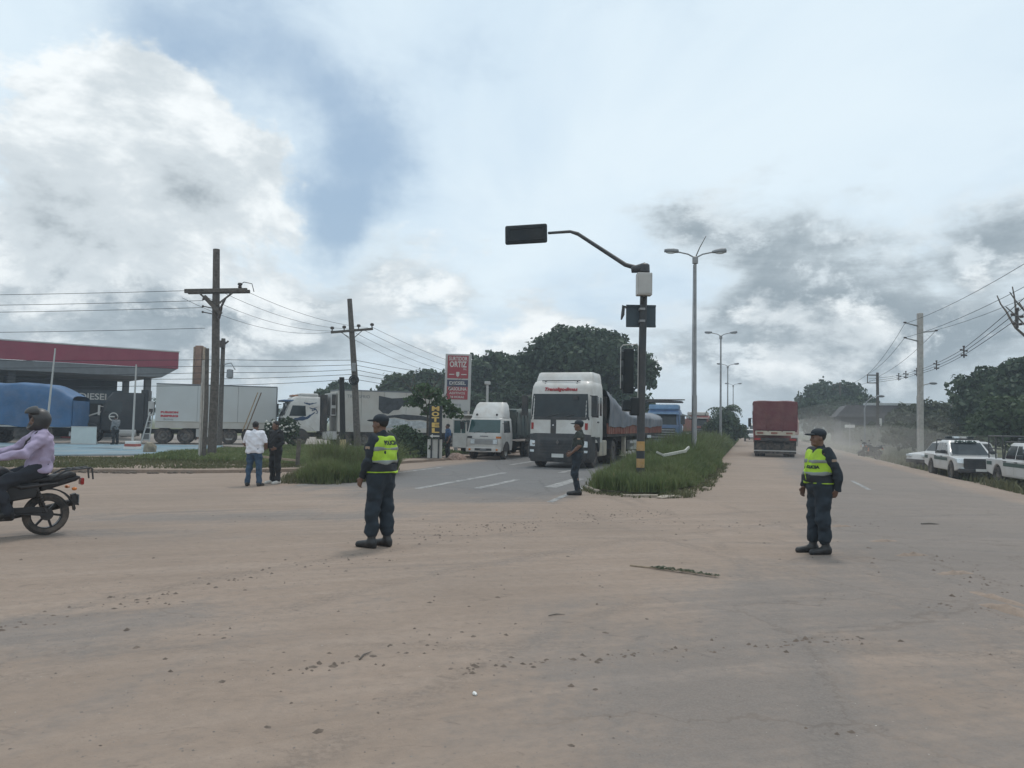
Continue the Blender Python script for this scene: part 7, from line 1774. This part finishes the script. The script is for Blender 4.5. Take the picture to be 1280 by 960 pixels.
    for s in dress.get('patch', ''):
        p = J['sh' + s] + (J['el' + s] - J['sh' + s]) * .38; o = vv(0, 1 if s == 'L' else -1, 0)
        q = MB(); q.M = Matrix.Translation(tuple(p + o * .073)); q.box(-.035, .035, -.008, .008, -.018, .018); q.build('shoulder_patch', M_patch, T, bevel=.006)
    return T
def vest(T, J, lo, hi, opt):
    def base(inf):
        V = Field(lo, hi, .0095); torso(V, J, inf); w = J['waist'][2]
        return V
    hem, top = J['waist'][2] - .10, J['neck'][2] - .03
    holes = Field(lo, hi, .0095)
    for s in 'LR':
        a = J['sh' + s]; o = vv(0, .03 if s == 'L' else -.03, 0); holes.cap(a + o, a + (J['el' + s] - a) * .5 + o, .082, .07, k=.01)
    for a in 'n': holes.cap(J['neck'] + vv(.05, 0, .04), J['neck'] + vv(.10, 0, -.06), .075, .03, k=.01); holes.cap(J['neck'], J['neck'] + vv(0, 0, .1), .085, k=.01)
    def piece(nm, m_, inf, z0, z1, extra=None):
        V = base(inf); X, Y, Z = V.XYZ(); V.clip(-holes.f)
        slope = .03 * np.sin(Y * 3)
        V.clip(np.maximum(z0 - Z, Z - z1) + 0 * X + 0 * Y)
        if extra is not None: V.clip(extra(X, Y, Z))
        V.ruffle(.009, 24, 5)
        return V, V.mesh(nm, m_, T)
    V0, vo = piece('vest', M_hiviz, .034, hem + .12, top)
    piece('vest_dark_panel', M_vestdark, .034, hem, hem + .118)
    piece('vest_hem', M_hiviz, .042, hem - .012, hem + .012)
    piece('reflective_band', M_refl, .040, hem + .115, hem + .16)
    piece('reflective_band', M_refl, .040, hem + .285, hem + .325)
    if opt == 'front':
        piece('zip_piping', M_hiviz, .043, hem, top, lambda X, Y, Z: np.maximum(np.abs(Y + .012) - .012, -X + .0) + 0 * Z)
    # printed word wrapped onto the cloth
    sgn = -1 if opt == 'back' else 1
    for word, z, w, yo in ((('POLICIA', hem + .385, .27, 0.),) if opt == 'back' else (('POLICIA', hem + .225, .20, .085),)):
        Vt, Ft = text_mesh(word, .075 if opt == 'back' else .055, depth=0, bold=.004); x0 = min(v[0] for v in Vt); x1 = max(v[0] for v in Vt); fx = w / (x1 - x0)
        P = []
        for x, y, _ in Vt:
            p = vv(sgn * .27, sgn * (x * fx) + yo, z + y)
            for _i in range(90):
                d = float(V0.sample(p[None])[0]) - .004
                if d < .0015: break
                p[0] -= sgn * min(d * .6, .012)
            P.append(tuple(p))
        q = mesh_obj('lettering', P, Ft, M_navy2, T)

uni = dict(trousers=M_navy2, shirt=M_navy, boots=True, bloused=True, leg_to=.68, cuff=.062, head='cap', patch='LR', trouser_inf=.026)
G2 = 'police officers standing in the junction'
PL1 = person('officer in yellow police vest turned away, word POLICIA on back', (-1.76, 10.5, .004), R(152),
    dict(fat=.018, elL=vv(.03, .25, 1.14), wrL=vv(.16, .20, .92), hdL=vv(.21, .19, .83), elR=vv(-.02, -.27, 1.15), wrR=vv(.08, -.26, .92), hdR=vv(.13, -.25, .83),
         knL=vv(.035, .11, .50), knR=vv(-.02, -.10, .50), anL=vv(.03, .13, .09), anR=vv(-.05, -.10, .09), toeL=vv(.25, .12, .03), toeR=vv(.16, -.13, .03), yawhead=.15, head=vv(.035, .0, 1.63)),
    dict(uni, vest='back'), 1.02, .008, G2)
PL2 = person('officer in yellow police vest facing left with vest front showing', (4.26, 10.62, .004), R(190),
    dict(fat=.02, elL=vv(-.10, .27, 1.15), wrL=vv(-.11, .24, .91), hdL=vv(-.10, .19, .82), elR=vv(.02, -.27, 1.16), wrR=vv(.10, -.25, .92), hdR=vv(.14, -.23, .83),
         knL=vv(.02, .10, .50), knR=vv(.03, -.10, .50), anL=vv(-.03, .10, .09), anR=vv(.05, -.10, .09), toeL=vv(.19, .11, .03), toeR=vv(.27, -.11, .03), yawhead=-.1),
    dict(uni, vest='front'), .965, .008, G2)
PL3 = person('officer in dark olive shirt standing before the white truck', (1.62, 18.75, .004), R(168),
    dict(chest=vv(-.03, 0, 1.33), neck=vv(-.05, 0, 1.50), head=vv(-.02, 0, 1.635), shL=vv(-.05, .17, 1.43), shR=vv(-.03, -.19, 1.43), elL=vv(-.08, .25, 1.16), wrL=vv(.12, .22, .98), hdL=vv(.2, .19, .93), elR=vv(.0, -.24, 1.16), wrR=vv(.16, -.2, 1.0), hdR=vv(.24, -.17, .96),
         hipL=vv(.0, .09, .93), hipR=vv(.0, -.09, .93), knL=vv(.05, .06, .50), knR=vv(.06, -.04, .5), anL=vv(-.04, .04, .09), anR=vv(-.01, -.04, .09), toeL=vv(.19, .05, .03), toeR=vv(.21, -.05, .03)),
    dict(uni, shirt=M_olive, short=True, trousers=M_navy2, bloused=False, leg_to=.8, vest=None, patch='L') if False else {k: v for k, v in dict(uni, shirt=M_olive, short=True, bloused=False, leg_to=.82, cuff=.05, trouser_inf=.014, patch='L').items()}, 1.03, .010, G2)
PW = person('man in a white shirt and blue jeans seen from behind', (-6.55, 19.7, .0), R(88),
    dict(fat=.02, elL=vv(.02, .30, 1.16), wrL=vv(.18, .24, 1.02), hdL=vv(.25, .18, 1.02), elR=vv(.02, -.30, 1.16), wrR=vv(.18, -.24, 1.02), hdR=vv(.25, -.18, 1.02),
         knL=vv(.02, .13, .5), knR=vv(.02, -.13, .5), anL=vv(-.02, .17, .09), anR=vv(-.02, -.16, .09), toeL=vv(.17, .2, .03), toeR=vv(.17, -.2, .03)),
    dict(trousers=M_jean, shirt=M_tee, short=True, tucked=False, shirt_inf=.034, belt=False, head='hair', leg_to=.96, trouser_inf=.012, shoes=M_boot), .94, .011)
PD = person('man in black clothes half hidden beside the white-shirted man', (-6.25, 20.5, .0), R(235),
    dict(elL=vv(.0, .27, 1.16), wrL=vv(.14, .2, 1.0), hdL=vv(.2, .15, .98), elR=vv(.0, -.27, 1.16), wrR=vv(.15, -.2, 1.02), hdR=vv(.2, -.15, 1.0)),
    dict(trousers=M_blackcl, shirt=M_blackcl, tucked=False, belt=False, head='hair', leg_to=.95, trouser_inf=.014, shoes=M_shoe), .95, .012)
PB = person('man in blue work shirt standing beside the small truck door', tuple(rd(33.2, -13.35, .02)), R(200),
    dict(), dict(trousers=M_blackcl, shirt=M_blue, short=True, tucked=False, belt=False, head='hair', leg_to=.95), .93, .015)
PG = person('worker in grey shirt standing before the black truck wheel', (-22.4, 43.6, .15), R(150),
    dict(elR=vv(.1, -.27, 1.2), wrR=vv(.3, -.3, 1.22), hdR=vv(.39, -.3, 1.24)), dict(trousers=M_blackcl, shirt=M_grey, tucked=False, belt=False, head='hair', leg_to=.95), .93, .016)
# the rider sits on the motorcycle: same frame as the machine, moved to the saddle
RJ = dict(pelvis=vv(.12, 0, .95), waist=vv(.10, 0, 1.09), chest=vv(.11, 0, 1.32), neck=vv(.12, 0, 1.49), head=vv(.15, 0, 1.62), shL=vv(.12, .19, 1.41), shR=vv(.12, -.19, 1.41),
          elL=vv(.36, .36, 1.17), elR=vv(.40, -.36, 1.20), wrL=vv(.78, .33, 1.10), wrR=vv(.78, -.33, 1.10), hdL=vv(.88, .33, 1.08), hdR=vv(.88, -.33, 1.08),
          hipL=vv(.17, .11, .91), hipR=vv(.17, -.11, .91), knL=vv(.62, .20, .77), knR=vv(.62, -.20, .77), anL=vv(.50, .20, .37), anR=vv(.50, -.20, .37), toeL=vv(.70, .21, .31), toeR=vv(.70, -.21, .31), curl=1.1, yawhead=.1)
RD = person('motorcyclist in lavender shirt and dark helmet riding in at left', tuple(MC.location), MC_YAW, RJ,
    dict(trousers=M_slacks, shirt=M_lav, tucked=False, belt=False, head='helmet', leg_to=.95, seated=True, shirt_inf=.034, trouser_inf=.010), 1.0, .009)
q = MB(); q.M = Matrix(); q.tube([(.18, .17, 1.47), (.30, .10, 1.34), (.315, .0, 1.22)], .014, 6); q.ball((.31, .0, 1.18), (.05, .11, .055), 10, 7)
bag = q.build('chest_bag', M_black, None, smooth=True); bag.parent = RD
# ================================================================ litter and small stones on the ground
def pebbles(name, n, zone, rmin, rmax, m_, label, seed, dense=None):
    r = np.random.default_rng(seed); x0, x1, y0, y1 = zone
    X = r.uniform(x0, x1, n * 4); Y = y0 + (y1 - y0) * r.uniform(0, 1, n * 4) ** 1.6
    k = (fnoise(X, Y, .9, seed) * .6 + fnoise(X, Y, 3.2, seed + 1) * .5 + .12 > r.uniform(-.1, .5, n * 4)); X, Y = X[k][:n], Y[k][:n]
    if dense is not None:
        for (a, b, w, m) in dense:
            u = r.uniform(0, 1, m); A, B = np.array(a), np.array(b); P = A + (B - A) * u[:, None] + r.normal(0, 1, (m, 2)) * w * (.4 + .6 * np.abs(np.sin(u * 9)))[:, None]
            X = np.r_[X, P[:, 0]]; Y = np.r_[Y, P[:, 1]]
    n = len(X); s = rmin + (rmax - rmin) * r.uniform(0, 1, n) ** 3.2
    base = np.array([(0, 0, 1), (1, 0, 0), (.3, .95, 0), (-.8, .6, 0), (-.8, -.6, 0), (.3, -.95, 0)], float)
    a = r.uniform(0, 6.28, n); ca, sa = np.cos(a), np.sin(a)
    sc = np.stack([s * r.uniform(.7, 1.5, n), s * r.uniform(.6, 1.1, n), s * r.uniform(.35, .8, n)], 1)
    P = base[None] * (1 + r.uniform(-.25, .25, (n, 6, 1))) * sc[:, None]
    V = np.stack([P[..., 0] * ca[:, None] - P[..., 1] * sa[:, None] + X[:, None], P[..., 0] * sa[:, None] + P[..., 1] * ca[:, None] + Y[:, None], P[..., 2] + .003], 2)
    b = np.arange(n)[:, None] * 6
    F = np.concatenate([b + np.array([0, i, i % 5 + 1]) for i in range(1, 6)])
    return tag(np_mesh(name, V.reshape(-1, 3), F, m_), label, 'pebbles', kind='stuff')
M_peb = mat('dusty_pebble', (.21, .175, .15), .95, var=.4, scale=20)
M_clod = mat('mud_crumb', (.125, .095, .075), .95, var=.35, scale=14)
M_palep = mat('pale_pebble', (.40, .37, .33), .9, var=.3, scale=20)
pebbles('pebbles', 12000, (-5, 6.5, 2.6, 11), .002, .012, M_peb, 'small stones scattered over the dusty foreground', 61)
pebbles('pebbles', 1300, (-4, 5, 2.6, 8), .0015, .006, M_palep, 'tiny pale grit scattered over the dusty foreground', 62)
TRK = [((-4.1, 6.0), (-3.3, 7.5), .12, 90), ((-3.3, 7.5), (-2.0, 9.6), .22, 60), ((-2.0, 9.6), (-.8, 12.0), .28, 60), ((-.8, 12.1), (1.2, 14.0), .30, 170), ((1.2, 14.0), (2.8, 15.6), .35, 150), ((-2.2, 11.2), (.6, 13.0), .3, 90),
       ((2.4, 13.4), (7.5, 14.2), .30, 120), ((-1.9, 5.0), (-.3, 6.1), .10, 60), ((-.4, 5.4), (1.6, 6.0), .06, 110), ((1.6, 6.0), (3.0, 6.3), .08, 60), ((4.2, 7.6), (5.2, 7.0), .12, 80), ((5.9, 10.5), (5.0, 8.0), .2, 90)]
TRK = [(p, q, w * 1.5, int(m * 1.4)) for p, q, w, m in TRK]
pebbles('clods', 500, (-7, 7, 4, 14), .004, .030, M_clod, 'crumbs of dark mud dropped along the turning tracks', 63, TRK)
# low windrow of sand pushed up along the edge of the right lane
def heap(x, y, L, w, h, ang, seed):
    mb = MB(); n, k = 14, 6; rr = random.Random(seed); ca, sa = math.cos(ang), math.sin(ang)
    vs = []; fs = []
    for i in range(n + 1):
        for j in range(k + 1):
            u = i / n * 2 - 1; v = j / k * 2 - 1
            e = max(0, 1 - u * u) * max(0, 1 - v * v); nn = mnoise.noise(Vector((u * 3 + seed, v * 1.5, seed)))
            z = h * e * (1 + .9 * nn) ; px = u * L / 2; py = v * w / 2 * (1 + .3 * nn)
            vs.append((x + px * ca - py * sa, y + px * sa + py * ca, z + .002))
    for i in range(n):
        for j in range(k): fs.append((i*(k+1)+j, (i+1)*(k+1)+j, (i+1)*(k+1)+j+1, i*(k+1)+j+1))
    return mb.add(vs, fs)
M_sandheap = ground_mat('loose_sand', 'sand')
for k, (x, y, L, w, h, lab) in enumerate(((4.78, 7.4, .62, .22, .05, 'biggest pale ridge of sand at the right edge'), (5.0, 7.95, .7, .14, .03, 'second pale ridge of sand along the right lane'), (5.35, 9.3, .5, .12, .035, 'third small sand ridge along the right lane'), (5.5, 10.6, .5, .14, .035, 'small sand ridge beyond the third ridge'), (5.75, 11.9, .5, .14, .03, 'farther small sand ridge beside the vested officer'), (5.8, 13.6, .5, .14, .03, 'farthest small sand ridge in line with the others'))):
    o = heap(x, y, L, w, h, R(100 if k < 2 else 15), 3 + k).build('sand_ridge', M_sandheap, None, smooth=True)
    tag(o, lab, 'sand', 'sand ridges along the right lane')
# palm frond lying on the road
FR = thing('fallen_branch', 'dry green palm frond lying on the dusty road', 'branch', (1.47, 9.42, .012), math.atan2(8.78 - 9.42, 2.36 - 1.47))
L_ = 1.08
q = MB(); q.tube([(0, 0, 0), (L_ * .5, .02, .015), (L_, -.01, .01)], [.012, .009, .004], 6); q.build('stem', M_woodpale, FR, smooth=True)
V = []; F = []; rr = random.Random(5)
for k in range(60):
    x = .25 + (L_ - .25) * k / 60; sg = 1 if k % 2 else -1; l = rr.uniform(.08, .16) * (1.1 - .5 * k / 60)
    a = rr.uniform(.35, .9); b = len(V); z = .012
    tx, ty = x + l * math.cos(a), sg * l * math.sin(a) * .8
    V += [(x, 0, z), (x + l * .45, sg * l * .35 + .012, z + rr.uniform(.005, .03)), (tx, ty, z + rr.uniform(-.006, .02)), (x + l * .5, sg * l * .25 - .012, z + rr.uniform(0, .02))]; F.append((b, b+1, b+2, b+3))
mesh_obj('leaflets', V, F, M_leafy, FR)['kind'] = 'stuff'
for x, y, a, L, lab in ((.36, 6.9, 20, .16, 'short dark twig lying in the middle foreground'), (-1.05, 5.55, 75, .2, 'thin bent twig left of the middle foreground'), (7.5, 14.1, 5, .35, 'dark strip of debris right of the vested officer')):
    q = MB(); q.tube([(0, 0, .008), (L * .5, L * .08, .012), (L, 0, .008)], [.004 + .01 * (L > .3), .006 + .012 * (L > .3), .002], 6)
    o = q.build('twig', M_wood, None); o.location = (x, y, .004); o.rotation_euler = (0, 0, R(a)); tag(o, lab, 'twig', 'bits of debris on the road')
o = rock('litter', 'scrap of white litter on the dusty foreground', 'litter', (-.2, 4.9, .012), .02, M_white, (1.3, .7, .5), 2)

# ================================================================ dust hanging over the right side of the avenue, and the thin haze
def dust_mat(name, dens, col):
    m = bpy.data.materials.new(name); m.use_nodes = True; nt = m.node_tree
    for q in list(nt.nodes): nt.nodes.remove(q)
    o = nt.nodes.new('ShaderNodeOutputMaterial'); v = nt.nodes.new('ShaderNodeVolumePrincipled')
    v.inputs['Color'].default_value = (*col, 1); v.inputs['Density'].default_value = dens; v.inputs['Anisotropy'].default_value = .2
    nt.links.new(v.outputs[0], o.inputs['Volume']); return m
for k, (s_, t_, z_, a, b, c, dn) in enumerate(((78, 5.5, .4, 30, 5, 2.4, .008), (62, 9.5, .1, 24, 5, 2.0, .010), (100, 8.5, .8, 46, 9, 4.0, .0035), (54, 5.0, -.1, 14, 4, 1.2, .012))):
    bm = bmesh.new(); bmesh.ops.create_icosphere(bm, subdivisions=4, radius=1)
    for v in bm.verts:
        d = 1 + .28 * mnoise.noise(v.co * 1.7 + Vector((k * 5.3, 0, 0))) + .12 * mnoise.noise(v.co * 4 + Vector((k, 3, 0)))
        v.co = Vector((v.co.x * a, v.co.y * b, v.co.z * c)) * d
    me = bpy.data.meshes.new('dust_cloud'); bm.to_mesh(me); bm.free(); me.materials.append(dust_mat('road_dust', dn, (.82, .78, .72)))
    o = link(bpy.data.objects.new('dust_cloud', me)); o.location = rd(s_, t_, z_); o.rotation_euler = (0, 0, math.pi / 2 - TH)
    tag(o, ('pale dust hanging over the road right of the maroon tipper', 'low dust drifting along the far right shoulder', 'thin high dust far down the avenue', 'ground dust rolling beside the tipper wheels')[k], 'dust', kind='stuff')
hz = MB(); hz.box(-1700, 1700, -1500, 3400, -1.6, 12.2)
tag(hz.build('haze', dust_mat('thin_haze', .0011, (.78, .89, 1.0))), 'thin bluish haze filling the air', 'haze', kind='stuff')
